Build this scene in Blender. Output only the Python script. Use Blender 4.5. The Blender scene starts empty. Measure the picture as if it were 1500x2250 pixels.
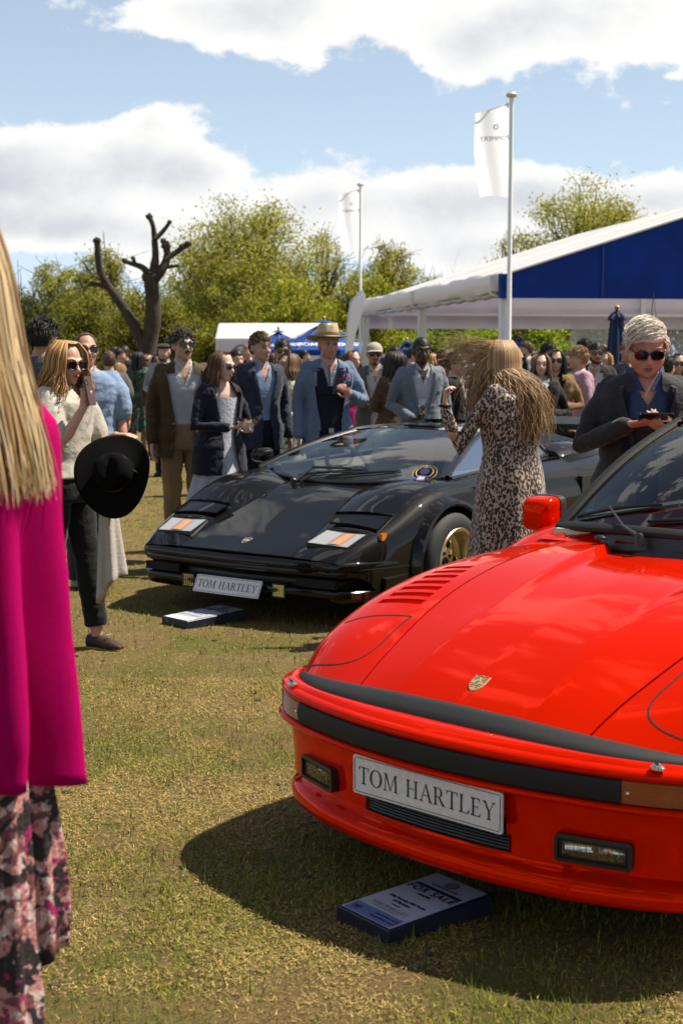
import bpy, bmesh, math, random
import numpy as np
from mathutils import Vector, Matrix, noise as mn
R_=math.radians; sc=bpy.context.scene; COL=sc.collection
random.seed(7); rng=np.random.default_rng(7)
# ---------------- camera, light, sky ----------------
F=3200.; EYE=1.58; PITCH=math.atan((1125-780)/F)
cam=bpy.data.objects.new('camera',bpy.data.cameras.new('camera')); COL.objects.link(cam); sc.camera=cam
cam.location=(0,0,EYE); cam.rotation_euler=(math.pi/2-PITCH,0,0)
cam.data.sensor_fit='VERTICAL'; cam.data.sensor_height=36; cam.data.lens=F/2250*36
cam.data.clip_start=.1; cam.data.clip_end=3000
cam.data.dof.use_dof=True; cam.data.dof.focus_distance=5.9; cam.data.dof.aperture_fstop=5.6
SUN=Vector((.60,.17,1)).normalized()
SUNEL=math.asin(SUN.z); SUNAZ=math.atan2(SUN.x,SUN.y)
w=bpy.data.worlds.new('World'); sc.world=w; w.use_nodes=True
def build_world():
    nt=w.node_tree; N=nt.nodes; L=nt.links; N.clear()
    def nd(t,**k):
        n=N.new(t)
        for a,b in k.items(): setattr(n,a,b)
        return n
    def m(op,a,b=None,c=None):
        n=nd('ShaderNodeMath',operation=op)
        for i,x in enumerate((a,b,c)):
            if x is None: continue
            if isinstance(x,(int,float)): n.inputs[i].default_value=x
            else: L.new(x,n.inputs[i])
        return n.outputs[0]
    sky=nd('ShaderNodeTexSky',sky_type='NISHITA',sun_disc=False); sky.sun_elevation=SUNEL; sky.sun_rotation=SUNAZ
    sky.air_density=1.0; sky.dust_density=.6; sky.ozone_density=1.5
    bg=nd('ShaderNodeBackground'); bg.inputs[1].default_value=.05
    out=nd('ShaderNodeOutputWorld')
    tc=nd('ShaderNodeTexCoord'); sep=nd('ShaderNodeSeparateXYZ'); L.new(tc.outputs['Generated'],sep.inputs[0])
    x,y,z=sep.outputs
    # clouds: azimuth / elevation coordinates
    az=m('ARCTAN2',x,y); el=m('ARCSINE',z)
    def noise(sx,sz,det,rough,off,scale=1.0):
        cb=nd('ShaderNodeCombineXYZ'); L.new(m('MULTIPLY',az,sx),cb.inputs[0]); L.new(m('MULTIPLY',el,sz),cb.inputs[1]); cb.inputs[2].default_value=off
        n=nd('ShaderNodeTexNoise',noise_dimensions='3D'); n.inputs['Scale'].default_value=scale; n.inputs['Detail'].default_value=det; n.inputs['Roughness'].default_value=rough
        L.new(cb.outputs[0],n.inputs['Vector']); return n.outputs['Fac']
    n1=noise(9,13,7,.58,3.1); n2=noise(26,36,9,.66,7.7)
    def px(X,Y): # photo pixel -> az,el (cloud positions in the sky)
        d=Vector(((X-750)/F,1,(1125-Y)/F)); d.rotate(Matrix.Rotation(-PITCH,3,'X')); d.normalize()
        return math.atan2(d.x,d.y),math.asin(d.z)
    acc=None
    def blob(X,Y,rx,ry,amp):
        nonlocal acc
        a,e=px(X,Y); rx/=F; ry/=F
        dx=m('MULTIPLY',m('SUBTRACT',az,a),1/rx); dy=m('MULTIPLY',m('SUBTRACT',el,e),1/ry)
        r=m('ADD',m('MULTIPLY',dx,dx),m('MULTIPLY',dy,dy)); g=m('MULTIPLY',m('EXPONENT',m('MULTIPLY',r,-1.0)),amp)
        acc=g if acc is None else m('ADD',acc,g)
    for b in CLOUDS: blob(*b)
    # generic broken cloud elsewhere around the sky
    dxa=m('MULTIPLY',az,1/.36); far=m('SUBTRACT',1.0,m('EXPONENT',m('MULTIPLY',m('MULTIPLY',dxa,dxa),-1.0)))
    up=m('MULTIPLY',m('SUBTRACT',el,.40),1/.1); upc=nd('ShaderNodeClamp'); L.new(up,upc.inputs[0])
    gen=m('MAXIMUM',far,upc.outputs[0])
    n3=noise(3.2,6,5,.55,1.3)
    acc=m('ADD',acc,m('MULTIPLY',gen,m('MULTIPLY',m('SUBTRACT',n3,.475),5.0)))
    dens=m('ADD',acc,m('ADD',m('MULTIPLY',m('SUBTRACT',n1,.5),2.6),m('MULTIPLY',m('SUBTRACT',n2,.5),1.5)))
    mr=nd('ShaderNodeMapRange',interpolation_type='SMOOTHSTEP'); L.new(dens,mr.inputs[0]); mr.inputs[1].default_value=.36; mr.inputs[2].default_value=.68
    # cloud colour: bright rims, grey-blue bellies where thick
    thick=nd('ShaderNodeMapRange',interpolation_type='SMOOTHSTEP'); L.new(m('ADD',dens,m('MULTIPLY',m('SUBTRACT',n2,.5),-1.9)),thick.inputs[0]); thick.inputs[1].default_value=.85; thick.inputs[2].default_value=2.1
    cc=nd('ShaderNodeMix',data_type='RGBA'); L.new(thick.outputs[0],cc.inputs[0]); cc.inputs[6].default_value=(10.2,10.15,10.0,1); cc.inputs[7].default_value=(6.4,6.7,7.3,1)
    mx=nd('ShaderNodeMix',data_type='RGBA'); L.new(mr.outputs[0],mx.inputs[0])
    hz=nd('ShaderNodeMix',data_type='RGBA'); L.new(m('MULTIPLY',m('EXPONENT',m('MULTIPLY',m('ABSOLUTE',el),-3.0)),.80),hz.inputs[0]); sm=nd('ShaderNodeVectorMath',operation='SCALE'); sm.inputs['Scale'].default_value=.76; L.new(sky.outputs[0],sm.inputs[0]); L.new(sm.outputs[0],hz.inputs[6]); hz.inputs[7].default_value=(8.7,10.8,13.2,1)
    L.new(hz.outputs[2],mx.inputs[6]); L.new(cc.outputs[2],mx.inputs[7])
    L.new(mx.outputs[2],bg.inputs[0]); L.new(bg.outputs[0],out.inputs[0])
# (x, y, radius x, radius y, amount) of each cloud bank
CLOUDS=[(620,15,310,75,1.2),(420,60,170,60,.75),(980,90,170,70,1.0),(1250,20,260,75,1.1),(660,130,80,45,.5),(1000,140,60,50,.4),
 (60,400,260,110,1.3),(340,350,150,85,1.1),(330,260,60,30,.7),(440,390,110,60,.8),(120,505,270,40,1.0),(-250,420,260,150,1.2),
 (700,440,130,55,1.0),(900,450,150,70,1.0),(1050,430,160,80,.9),(1200,420,150,70,1.1),(1400,450,180,60,1.1),(1000,560,320,60,.9),(1700,430,250,90,1.2),(330,560,110,50,.7),(560,520,200,60,.8),(1473,168,18,8,.5),(1455,225,18,8,.4)]
build_world()
sun=bpy.data.objects.new('sun',bpy.data.lights.new('sun','SUN')); COL.objects.link(sun)
sun.data.energy=5.0; sun.data.angle=R_(.5); sun.data.color=(1,.92,.78); sun.rotation_euler=SUN.to_track_quat('Z','Y').to_euler()
sc.view_settings.view_transform='Standard'; sc.view_settings.look='None'; sc.view_settings.exposure=1.0; sc.view_settings.gamma=1; sc.view_settings.use_curve_mapping=False
sc.cycles.transparent_max_bounces=24; sc.cycles.max_bounces=8

# ---------------- helpers ----------------
def srgb(h):
    if isinstance(h,str): h=[int(h[i:i+2],16)/255 for i in (0,2,4)]
    return tuple(c/12.92 if c<=.04045 else ((c+.055)/1.055)**2.4 for c in h)
MATS={}
def mat(name,col,rough=.6,metal=0,coat=0,spec=.5,bump=0,bscale=40,var=0,vscale=8,vcol=None,alpha=None,sheen=0,attr=None,fn=None,det=4,sss=0,stretch=None,nbl=(.35,.65)):
    if name in MATS: return MATS[name]
    if not metal: col=tuple(c*(.85 if min(col)>.7 else .60) for c in col); vcol=tuple(c*.60 for c in vcol) if vcol else vcol
    m=bpy.data.materials.new(name); m.use_nodes=True; nt=m.node_tree; N=nt.nodes; L=nt.links; b=N['Principled BSDF']
    b.inputs['Base Color'].default_value=(*col,1); b.inputs['Roughness'].default_value=rough; b.inputs['Metallic'].default_value=metal
    b.inputs['Coat Weight'].default_value=coat; b.inputs['Coat Roughness'].default_value=.02; b.inputs['Specular IOR Level'].default_value=spec
    if sheen: b.inputs['Sheen Weight'].default_value=sheen; b.inputs['Sheen Roughness'].default_value=.4
    if sss: b.inputs['Subsurface Weight'].default_value=sss; b.inputs['Subsurface Radius'].default_value=(1,.35,.2); b.inputs['Subsurface Scale'].default_value=.012
    tc=N.new('ShaderNodeTexCoord'); vec=tc.outputs['Object']
    if stretch:
        mp=N.new('ShaderNodeMapping'); mp.inputs['Scale'].default_value=stretch; L.new(vec,mp.inputs[0]); vec=mp.outputs[0]
    src=None
    if attr:
        a=N.new('ShaderNodeAttribute'); a.attribute_name=attr; src=a.outputs['Color']
    if var:
        n=N.new('ShaderNodeTexNoise'); n.inputs['Scale'].default_value=vscale; n.inputs['Detail'].default_value=det; L.new(vec,n.inputs['Vector'])
        mr=N.new('ShaderNodeMapRange'); mr.inputs[1].default_value=nbl[0]; mr.inputs[2].default_value=nbl[1]; L.new(n.outputs['Fac'],mr.inputs[0])
        mx=N.new('ShaderNodeMix'); mx.data_type='RGBA'
        L.new(mr.outputs[0],mx.inputs[0])
        if src: L.new(src,mx.inputs[6])
        else: mx.inputs[6].default_value=(*col,1)
        if src and vcol is None:
            hs=N.new('ShaderNodeHueSaturation'); hs.inputs['Value'].default_value=1-var; L.new(src,hs.inputs['Color']); L.new(hs.outputs[0],mx.inputs[7])
        else:
            vc=vcol if vcol else tuple(c*(1-var) for c in col); mx.inputs[7].default_value=(*vc,1)
        src=mx.outputs[2]
    if src: L.new(src,b.inputs['Base Color'])
    if bump:
        n=N.new('ShaderNodeTexNoise'); n.inputs['Scale'].default_value=bscale; n.inputs['Detail'].default_value=5; L.new(vec,n.inputs['Vector'])
        bp=N.new('ShaderNodeBump'); bp.inputs['Strength'].default_value=min(1,bump); bp.inputs['Distance'].default_value=.01*max(1,bump); L.new(n.outputs['Fac'],bp.inputs['Height']); L.new(bp.outputs[0],b.inputs['Normal'])
    if fn: fn(nt,b,vec)
    MATS[name]=m; return m
def glassmat(name,tint=(.8,.88,.86),refl=1.0,rough=.0,base=.06):
    if name in MATS: return MATS[name]
    m=bpy.data.materials.new(name); m.use_nodes=True; nt=m.node_tree; N=nt.nodes; L=nt.links; N.clear()
    o=N.new('ShaderNodeOutputMaterial'); t=N.new('ShaderNodeBsdfTransparent'); t.inputs[0].default_value=(*tint,1)
    g=N.new('ShaderNodeBsdfGlossy'); g.inputs['Roughness'].default_value=rough
    fr=N.new('ShaderNodeFresnel'); fr.inputs[0].default_value=1.5
    ad=N.new('ShaderNodeMath'); ad.operation='MULTIPLY_ADD'; ad.inputs[1].default_value=refl; ad.inputs[2].default_value=base; ad.use_clamp=True
    L.new(fr.outputs[0],ad.inputs[0]); mx=N.new('ShaderNodeMixShader'); L.new(ad.outputs[0],mx.inputs[0]); L.new(t.outputs[0],mx.inputs[1]); L.new(g.outputs[0],mx.inputs[2]); L.new(mx.outputs[0],o.inputs[0])
    MATS[name]=m; return m
def tag(o,label=None,cat=None,group=None,kind=None):
    if label: o['label']=label
    if cat: o['category']=cat
    if group: o['group']=group
    if kind: o['kind']=kind
    return o
def thing(name,label,cat,loc=(0,0,0),rz=0,group=None,parent=None):
    o=bpy.data.objects.new(name,None); COL.objects.link(o); o.location=loc; o.rotation_euler=(0,0,rz); o.empty_display_size=.1
    return tag(o,label,cat,group)
def link(name,me,parent=None,loc=None,rot=None):
    o=bpy.data.objects.new(name,me); COL.objects.link(o)
    if parent: o.parent=parent
    if loc is not None: o.location=loc
    if rot is not None: o.rotation_euler=rot
    return o
def mk(name,V,Fs,m,parent=None,smooth=True,mi=None,loc=None,rot=None,auto=None):
    me=bpy.data.meshes.new(name); me.from_pydata([tuple(map(float,v)) for v in V],[],[tuple(map(int,f)) for f in Fs]); 
    for mm in (m if isinstance(m,(list,tuple)) else [m]): me.materials.append(mm)
    if smooth: me.polygons.foreach_set('use_smooth',[True]*len(me.polygons))
    if mi is not None: me.polygons.foreach_set('material_index',mi)
    if auto and smooth: me.set_sharp_from_angle(angle=R_(auto))
    me.update(); return link(name,me,parent,loc,rot)
class MB:
    """collects simple shapes; build() links them as one mesh"""
    def __init__(s): s.V=[]; s.F=[]; s.C=[]
    def add(s,V,Fs,col=None):
        o=len(s.V); s.V+= [tuple(v) for v in V]; s.F+=[tuple(i+o for i in f) for f in Fs]; s.C+=[col]*len(V); return s
    def box(s,a,b,M=None):
        x0,y0,z0=a; x1,y1,z1=b
        V=[(x0,y0,z0),(x1,y0,z0),(x1,y1,z0),(x0,y1,z0),(x0,y0,z1),(x1,y0,z1),(x1,y1,z1),(x0,y1,z1)]
        if M: V=[tuple(M@Vector(v)) for v in V]
        return s.add(V,[(3,2,1,0),(4,5,6,7),(0,1,5,4),(1,2,6,5),(2,3,7,6),(3,0,4,7)])
    def tube(s,P,r,n=8,caps=True,flat=1.0,col=None,up=None):
        P=[Vector(p) for p in P]; k=len(P); rr=r if hasattr(r,'__len__') else [r]*k
        V=[];Fs=[]; prev=None
        for i in range(k):
            t=(P[min(i+1,k-1)]-P[max(i-1,0)]); t=t.normalized() if t.length>1e-9 else Vector((0,0,1))
            if prev is None:
                a=(Vector(up) if up else (Vector((0,0,1)) if abs(t.z)<.9 else Vector((0,1,0)))); a=(a-t*a.dot(t)).normalized()
            else:
                a=prev-t*prev.dot(t); a=a.normalized() if a.length>1e-6 else prev
            prev=a; b=t.cross(a)
            for j in range(n):
                th=2*math.pi*j/n; V.append(tuple(P[i]+a*(rr[i]*flat*math.sin(th))+b*(rr[i]*math.cos(th))))
        for i in range(k-1):
            for j in range(n):
                q=(j+1)%n; Fs.append((i*n+j,i*n+q,(i+1)*n+q,(i+1)*n+j))
        if caps: Fs+= [tuple(range(n-1,-1,-1)),tuple((k-1)*n+j for j in range(n))]
        return s.add(V,Fs,col)
    def lathe(s,prof,n=16,M=None,caps=True):
        V=[];Fs=[]
        for (r,z) in prof:
            for j in range(n):
                th=2*math.pi*j/n; V.append(Vector((r*math.cos(th),r*math.sin(th),z)))
        k=len(prof)
        for i in range(k-1):
            for j in range(n): q=(j+1)%n; Fs.append((i*n+j,i*n+q,(i+1)*n+q,(i+1)*n+j))
        if caps: Fs+=[tuple(range(n-1,-1,-1)),tuple((k-1)*n+j for j in range(n))]
        if M: V=[M@v for v in V]
        return s.add([tuple(v) for v in V],Fs)
    def ell(s,c,r,n=12,k=8,M=None):
        V=[];Fs=[]; c=Vector(c)
        for i in range(k+1):
            ph=math.pi*i/k
            for j in range(n):
                th=2*math.pi*j/n; v=Vector((r[0]*math.sin(ph)*math.cos(th),r[1]*math.sin(ph)*math.sin(th),-r[2]*math.cos(ph)))
                if M: v=M@v
                V.append(tuple(v+c))
        for i in range(k):
            for j in range(n): q=(j+1)%n; Fs.append((i*n+j,i*n+q,(i+1)*n+q,(i+1)*n+j))
        return s.add(V,Fs)
    def loft(s,rings,caps=True,close=True,col=None):
        V=[];Fs=[]; n=len(rings[0])
        for r in rings: V+= [tuple(p) for p in r]
        for i in range(len(rings)-1):
            for j in range(n if close else n-1): q=(j+1)%n; Fs.append((i*n+j,i*n+q,(i+1)*n+q,(i+1)*n+j))
        if caps: Fs+=[tuple(range(n-1,-1,-1)),tuple((len(rings)-1)*n+j for j in range(n))]
        return s.add(V,Fs,col)
    def prism(s,poly,y0,y1,M=None):
        """poly in xz plane, extruded along y"""
        n=len(poly); V=[(p[0],y0,p[1]) for p in poly]+[(p[0],y1,p[1]) for p in poly]
        if M: V=[tuple(M@Vector(v)) for v in V]
        return s.add(V,[tuple(range(n)),tuple(range(2*n-1,n-1,-1))]+[((i+1)%n,i,n+i,n+(i+1)%n) for i in range(n)])
    def build(s,name,m,parent=None,smooth=True,loc=None,rot=None,auto=40):
        o=mk(name,s.V,s.F,m,parent,smooth,None,loc,rot,auto)
        if any(c is not None for c in s.C):
            a=o.data.color_attributes.new('tone','FLOAT_COLOR','POINT'); buf=np.ones((len(s.V),4),np.float32)
            for i,c in enumerate(s.C):
                if c is not None: buf[i,:3]=c
            a.data.foreach_set('color',buf.ravel())
        return o
def remesh(o,vox,smooth=2,fac=.6):
    m=o.modifiers.new('r','REMESH'); m.mode='VOXEL'; m.voxel_size=vox; m.use_smooth_shade=True
    if smooth: s=o.modifiers.new('s','SMOOTH'); s.iterations=smooth; s.factor=fac
    dg=bpy.context.evaluated_depsgraph_get(); me=bpy.data.meshes.new_from_object(o.evaluated_get(dg)); old=o.data
    mats=list(old.materials); o.modifiers.clear(); o.data=me; me.name=old.name
    me.materials.clear()
    for mm in mats: me.materials.append(mm)
    bpy.data.meshes.remove(old); me.polygons.foreach_set('use_smooth',[True]*len(me.polygons)); return o
def verts(me):
    a=np.empty(len(me.vertices)*3,np.float32); me.vertices.foreach_get('co',a); return a.reshape(-1,3).astype(float)
def setv(me,a): me.vertices.foreach_set('co',np.asarray(a,np.float32).ravel()); me.update()
def nspl(t,Y,T):
    """natural cubic spline through (t,Y) evaluated at T"""
    n=len(t); Y=np.asarray(Y,float); h=np.diff(t)
    if n==2: return Y[0]+(Y[1]-Y[0])*((T-t[0])/h[0])[:,None]
    A=np.zeros((n,n)); B=np.zeros((n,Y.shape[1])); A[0,0]=A[-1,-1]=1
    for i in range(1,n-1):
        A[i,i-1]=h[i-1];A[i,i]=2*(h[i-1]+h[i]);A[i,i+1]=h[i]; B[i]=6*((Y[i+1]-Y[i])/h[i]-(Y[i]-Y[i-1])/h[i-1])
    M=np.linalg.solve(A,B); k=np.clip(np.searchsorted(t,T,side='right')-1,0,n-2); d=(T-t[k])[:,None]; H=h[k][:,None]; e=H-d
    return (M[k]*e**3+M[k+1]*d**3)/(6*H)+(Y[k]/H-M[k]*H/6)*e+(Y[k+1]/H-M[k+1]*H/6)*d
def crv(P,per=8,crease=()):
    """dense curve through points with optional creases; per = samples per span"""
    P=np.asarray(P,float); cs=[0]+sorted(crease)+[len(P)-1]; out=[]
    for a,b in zip(cs[:-1],cs[1:]):
        Q=P[a:b+1]; t=np.r_[0,np.cumsum(np.maximum(np.linalg.norm(np.diff(Q,axis=0),axis=1),1e-6)**.7)]
        T=np.concatenate([np.linspace(t[i],t[i+1],per+1)[:-1] for i in range(len(t)-1)]+[[t[-1]]])
        out.append(nspl(t,Q,T) if b>a else Q)
        if b!=cs[-1]: out[-1]=out[-1][:-1]
    return np.vstack(out)
def dens(G,pi=6,pj=6,ci=(),cj=()):
    G=np.asarray(G,float); n,m,_=G.shape
    def ax(G,per,crease):
        # shared parameter: mean chord
        n=G.shape[0]; ch=np.linalg.norm(np.diff(G,axis=0),axis=2).mean(1); ch=np.maximum(ch,1e-6)**.8
        cs=[0]+sorted(crease)+[n-1]; out=[]
        for a,b in zip(cs[:-1],cs[1:]):
            t=np.r_[0,np.cumsum(ch[a:b])]; T=np.concatenate([np.linspace(t[i],t[i+1],per+1)[:-1] for i in range(len(t)-1)]+[[t[-1]]])
            o=nspl(t,G[a:b+1].reshape(b-a+1,-1),T).reshape(len(T),*G.shape[1:])
            out.append(o if b==cs[-1] else o[:-1])
        return np.concatenate(out)
    D=ax(G,pi,ci); D=ax(D.transpose(1,0,2),pj,cj).transpose(1,0,2); return D
def gridV(D): return D.reshape(-1,3)
def gridF(n,m,flip=False,skip=None,D=None):
    Fs=[]
    for i in range(n-1):
        for j in range(m-1):
            if skip is not None and skip((D[i,j]+D[i+1,j+1])/2): continue
            f=(i*m+j,i*m+j+1,(i+1)*m+j+1,(i+1)*m+j); Fs.append(f[::-1] if flip else f)
    return Fs
def nrm(D):
    di=np.gradient(D,axis=0); dj=np.gradient(D,axis=1); n=np.cross(di,dj); return n/np.maximum(np.linalg.norm(n,axis=2,keepdims=True),1e-9)
def panel(mb,D,gap=(1,1,1,1),g=.0025,depth=.012,sgn=1,skip=None,mirror=False,flip=False):
    """adds a body panel to mb: shut-line gaps on chosen sides (i0,i1,j0,j1) with a folded-in edge"""
    D=D.copy(); n,m,_=D.shape
    def shr(A,B): d=B-A; L=np.maximum(np.linalg.norm(d,axis=-1,keepdims=True),1e-9); return A+d/L*np.minimum(g,.45*L)
    if gap[0]: D[0]=shr(D[0],D[1])
    if gap[1]: D[-1]=shr(D[-1],D[-2])
    if gap[2]: D[:,0]=shr(D[:,0],D[:,1])
    if gap[3]: D[:,-1]=shr(D[:,-1],D[:,-2])
    nn=nrm(D)*sgn
    def emit(X,fl):
        mb.add(gridV(X),gridF(n,m,fl,skip,X))
    for mir in ((0,1) if mirror else (0,)):
        X=D*[-1,1,1] if mir else D; nx=nn*[-1,1,1] if mir else nn
        emit(X,flip^bool(mir))
        for k,(e,ne) in enumerate(((X[0],nx[0]),(X[-1],nx[-1]),(X[:,0],nx[:,0]),(X[:,-1],nx[:,-1]))):
            if not gap[k]: continue
            rr=np.stack([e,e-ne*depth]); mb.add(gridV(rr),gridF(2,len(e)))
    return mb
def text_mesh(txt,size,extr=.0005,align='CENTER',sx=1.0,bold=0,spacing=1.0):
    cu=bpy.data.curves.new('text','FONT'); cu.body=txt; cu.size=size; cu.extrude=extr; cu.align_x=align; cu.align_y='CENTER'; cu.resolution_u=3; cu.offset=bold; cu.space_character=spacing
    o=bpy.data.objects.new('t',cu); COL.objects.link(o); dg=bpy.context.evaluated_depsgraph_get(); me=bpy.data.meshes.new_from_object(o.evaluated_get(dg))
    bpy.data.objects.remove(o); bpy.data.curves.remove(cu)
    if sx!=1: a=verts(me); a[:,0]*=sx; setv(me,a)
    return me
def text(name,txt,size,m,parent,M,sx=1.0,bold=0,align='CENTER',spacing=1.0):
    me=text_mesh(txt,size,sx=sx,bold=bold,align=align,spacing=spacing); me.materials.append(m); o=link(name,me,parent); o.matrix_local=M; return o
# hand-drawn serif capitals for the number plates (unit height 1), strokes as quads
def serif(word,height,t=.0008):
    """returns (V,F) flat letters in xz plane, centred"""
    mb=MB()
    TH,TN,SE=.125,.05,.035
    def bar(x0,y0,x1,y1,w0,w1=None):
        w1=w0 if w1 is None else w1; return [(x0-w0/2,y0),(x0+w0/2,y0),(x1+w1/2,y1),(x1-w1/2,y1)]
    def ser(x,y,w=.30): # small bracketed serif
        s=1 if y<.5 else -1; return [[(x-w/2,y),(x+w/2,y),(x+w/2,y+s*SE*.6),(x+.06,y+s*SE*2.4),(x-.06,y+s*SE*2.4),(x-w/2,y+s*SE*.6)]]
    def arc(cx,cy,rx,ry,a0,a1,wx,wy,n=14):
        out=[]
        for i in range(n):
            a=a0+(a1-a0)*i/n; b=a0+(a1-a0)*(i+1)/n
            P=lambda t,o:(cx+(rx-(wx if o else 0))*math.cos(t),cy+(ry-(wy if o else 0))*math.sin(t))
            out.append([P(a,0),P(b,0),P(b,1),P(a,1)])
        return out
    h=math.pi/2
    def glyph(c):
        if c=='T': return .82,[bar(.41,0,.41,1,TH),[(.02,.95),(.80,.95),(.80,1),(.02,1)],[(.02,.78),(.055,.78),(.10,.96),(.02,.96)],[(.80,.78),(.765,.78),(.72,.96),(.80,.96)]]+ser(.41,0,.34)
        if c=='O': return .98,arc(.49,.5,.47,.52,0,4*h,.15,.055,28)
        if c=='M': return 1.16,[bar(.17,0,.20,1,TN),bar(.22,1,.57,.04,.13,.06),bar(.57,.04,.92,1,.04,.05),bar(.99,0,.94,1,TH)]+ser(.17,0,.28)+ser(.99,0,.32)+[[(.06,.96),(.30,.96),(.30,1),(.06,1)],[(.88,.96),(1.1,.96),(1.1,1),(.88,1)]]
        if c=='H': return 1.0,[bar(.21,0,.21,1,TH),bar(.79,0,.79,1,TH),[(.2,.49),(.8,.49),(.8,.535),(.2,.535)]]+ser(.21,0)+ser(.79,0)+ser(.21,1)+ser(.79,1)
        if c=='A': return .92,[bar(.12,0,.47,1.02,TN,.04),bar(.80,0,.46,1.02,.15,.09),[(.25,.33),(.68,.33),(.67,.375),(.26,.375)]]+ser(.12,0,.26)+ser(.80,0,.30)
        if c=='R': return .90,[bar(.2,0,.2,1,TH),[(.2,.955),(.42,.955),(.42,1),(.2,1)],[(.2,.46),(.42,.46),(.42,.50),(.2,.50)],[(.38,.48),(.50,.48),(.88,.0),(.70,.0)],[(.70,0),(.93,0),(.93,.03),(.72,.035)]]+arc(.42,.73,.26,.27,-h,h,.13,.045,14)+ser(.2,0)+ser(.12,1,.16)
        if c=='L': return .76,[bar(.2,0,.2,1,TH),[(.2,0),(.70,0),(.71,.05),(.2,.05)],[(.62,.04),(.71,.04),(.75,.24),(.71,.24)]]+ser(.12,0,.18)+ser(.2,1)
        if c=='E': return .78,[bar(.2,0,.2,1,TH),[(.2,0),(.68,0),(.69,.05),(.2,.05)],[(.61,.04),(.69,.04),(.73,.22),(.695,.22)],[(.2,.95),(.66,.95),(.66,1),(.2,1)],[(.66,.80),(.63,.80),(.58,.96),(.66,.96)],[(.2,.49),(.52,.49),(.52,.535),(.2,.535)],[(.50,.41),(.53,.41),(.53,.62),(.50,.62)]]+ser(.12,0,.18)+ser(.12,1,.18)
        if c=='Y': return .88,[bar(.44,0,.44,.48,TH),bar(.44,.44,.14,1,.12,.13),bar(.46,.44,.76,1,.05,.05)]+ser(.44,0)+ser(.14,1,.28)+ser(.76,1,.24)
        return .42,[]
    x=0; polys=[]
    for i,c in enumerate(word):
        wd,ps=glyph(c)
        polys+=[[(x+p[0],p[1]) for p in q] for q in ps]; x+=wd+.06
    x-=.06
    k=0
    for q in polys:
        k+=1; e=t+(k%7)*.00004
        mb.add([((p[0]-x/2)*height,-e,(p[1]-.5)*height) for p in q],[tuple(range(len(q)))])
    return mb,x*height
# ---------------- ground ----------------
def wx(px,Y): return (px-750)/F*Y*.995
def ground_fn(nt,b,vec):
    N=nt.nodes; L=nt.links
    def noise(s,d=6,r=.6,dist=0,st=None):
        n=N.new('ShaderNodeTexNoise'); n.inputs['Scale'].default_value=s; n.inputs['Detail'].default_value=d; n.inputs['Roughness'].default_value=r; n.inputs['Distortion'].default_value=dist
        v=vec
        if st: mp=N.new('ShaderNodeMapping'); mp.inputs['Scale'].default_value=st; L.new(vec,mp.inputs[0]); v=mp.outputs[0]
        L.new(v,n.inputs['Vector']); return n.outputs['Fac']
    def ramp(f,a,b2):
        m=N.new('ShaderNodeMapRange'); m.interpolation_type='SMOOTHSTEP'; m.inputs[1].default_value=a; m.inputs[2].default_value=b2; L.new(f,m.inputs[0]); return m.outputs[0]
    def mix(f,a,c):
        m=N.new('ShaderNodeMix'); m.data_type='RGBA'; L.new(f,m.inputs[0])
        for i,q in ((6,a),(7,c)):
            if isinstance(q,tuple): m.inputs[i].default_value=(*q,1)
            else: L.new(q,m.inputs[i])
        return m.outputs[2]
    c=mix(ramp(noise(60,8,.7,1.5),.38,.62),(.066,.040,.015),(.21,.145,.055))
    c=mix(ramp(noise(150,4,.7,2),.45,.7),c,(.26,.19,.08))
    g=ramp(noise(1.7,5,.62,.6),.42,.64)
    gm=N.new('ShaderNodeMath'); gm.operation='MULTIPLY'; L.new(g,gm.inputs[0]); L.new(ramp(noise(45,6,.7,1),.35,.6),gm.inputs[1])
    c=mix(gm.outputs[0],c,(.085,.095,.014))
    c=mix(ramp(noise(2.3,7,.7,.5),.56,.70),c,(.15,.092,.042))
    c=mix(ramp(noise(11,7,.7,.5),.60,.74),c,(.062,.038,.018))
    L.new(c,b.inputs['Base Color'])
    bp=N.new('ShaderNodeBump'); bp.inputs['Strength'].default_value=.9; bp.inputs['Distance'].default_value=.02; L.new(noise(75,8,.75,2),bp.inputs['Height']); L.new(bp.outputs[0],b.inputs['Normal'])
def gh(x,y): return .012*mn.noise(Vector((x*.5,y*.5,0)))+.006*mn.noise(Vector((x*2.1,y*2.1,3)))
def build_ground():
    V=[];xs=sorted(set([-400,-150,-60,-30,-15]+list(np.linspace(-8,8,65))+[15,30,60,150,400])); ys=sorted(set([-60,-10]+list(np.linspace(0,26,105))+[32,45,70,120,300,1500]))
    for y in ys:
        for x in xs: V.append((x,y,gh(x,y) if abs(x)<9 and 0<=y<27 else 0))
    n,m=len(ys),len(xs)
    o=mk('ground',V,gridF(n,m),mat('turf',(.3,.22,.1),.95,spec=.15,fn=ground_fn)); tag(o,'dry trampled lawn with worn straw coloured turf','lawn',kind='structure')
build_ground()
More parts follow.
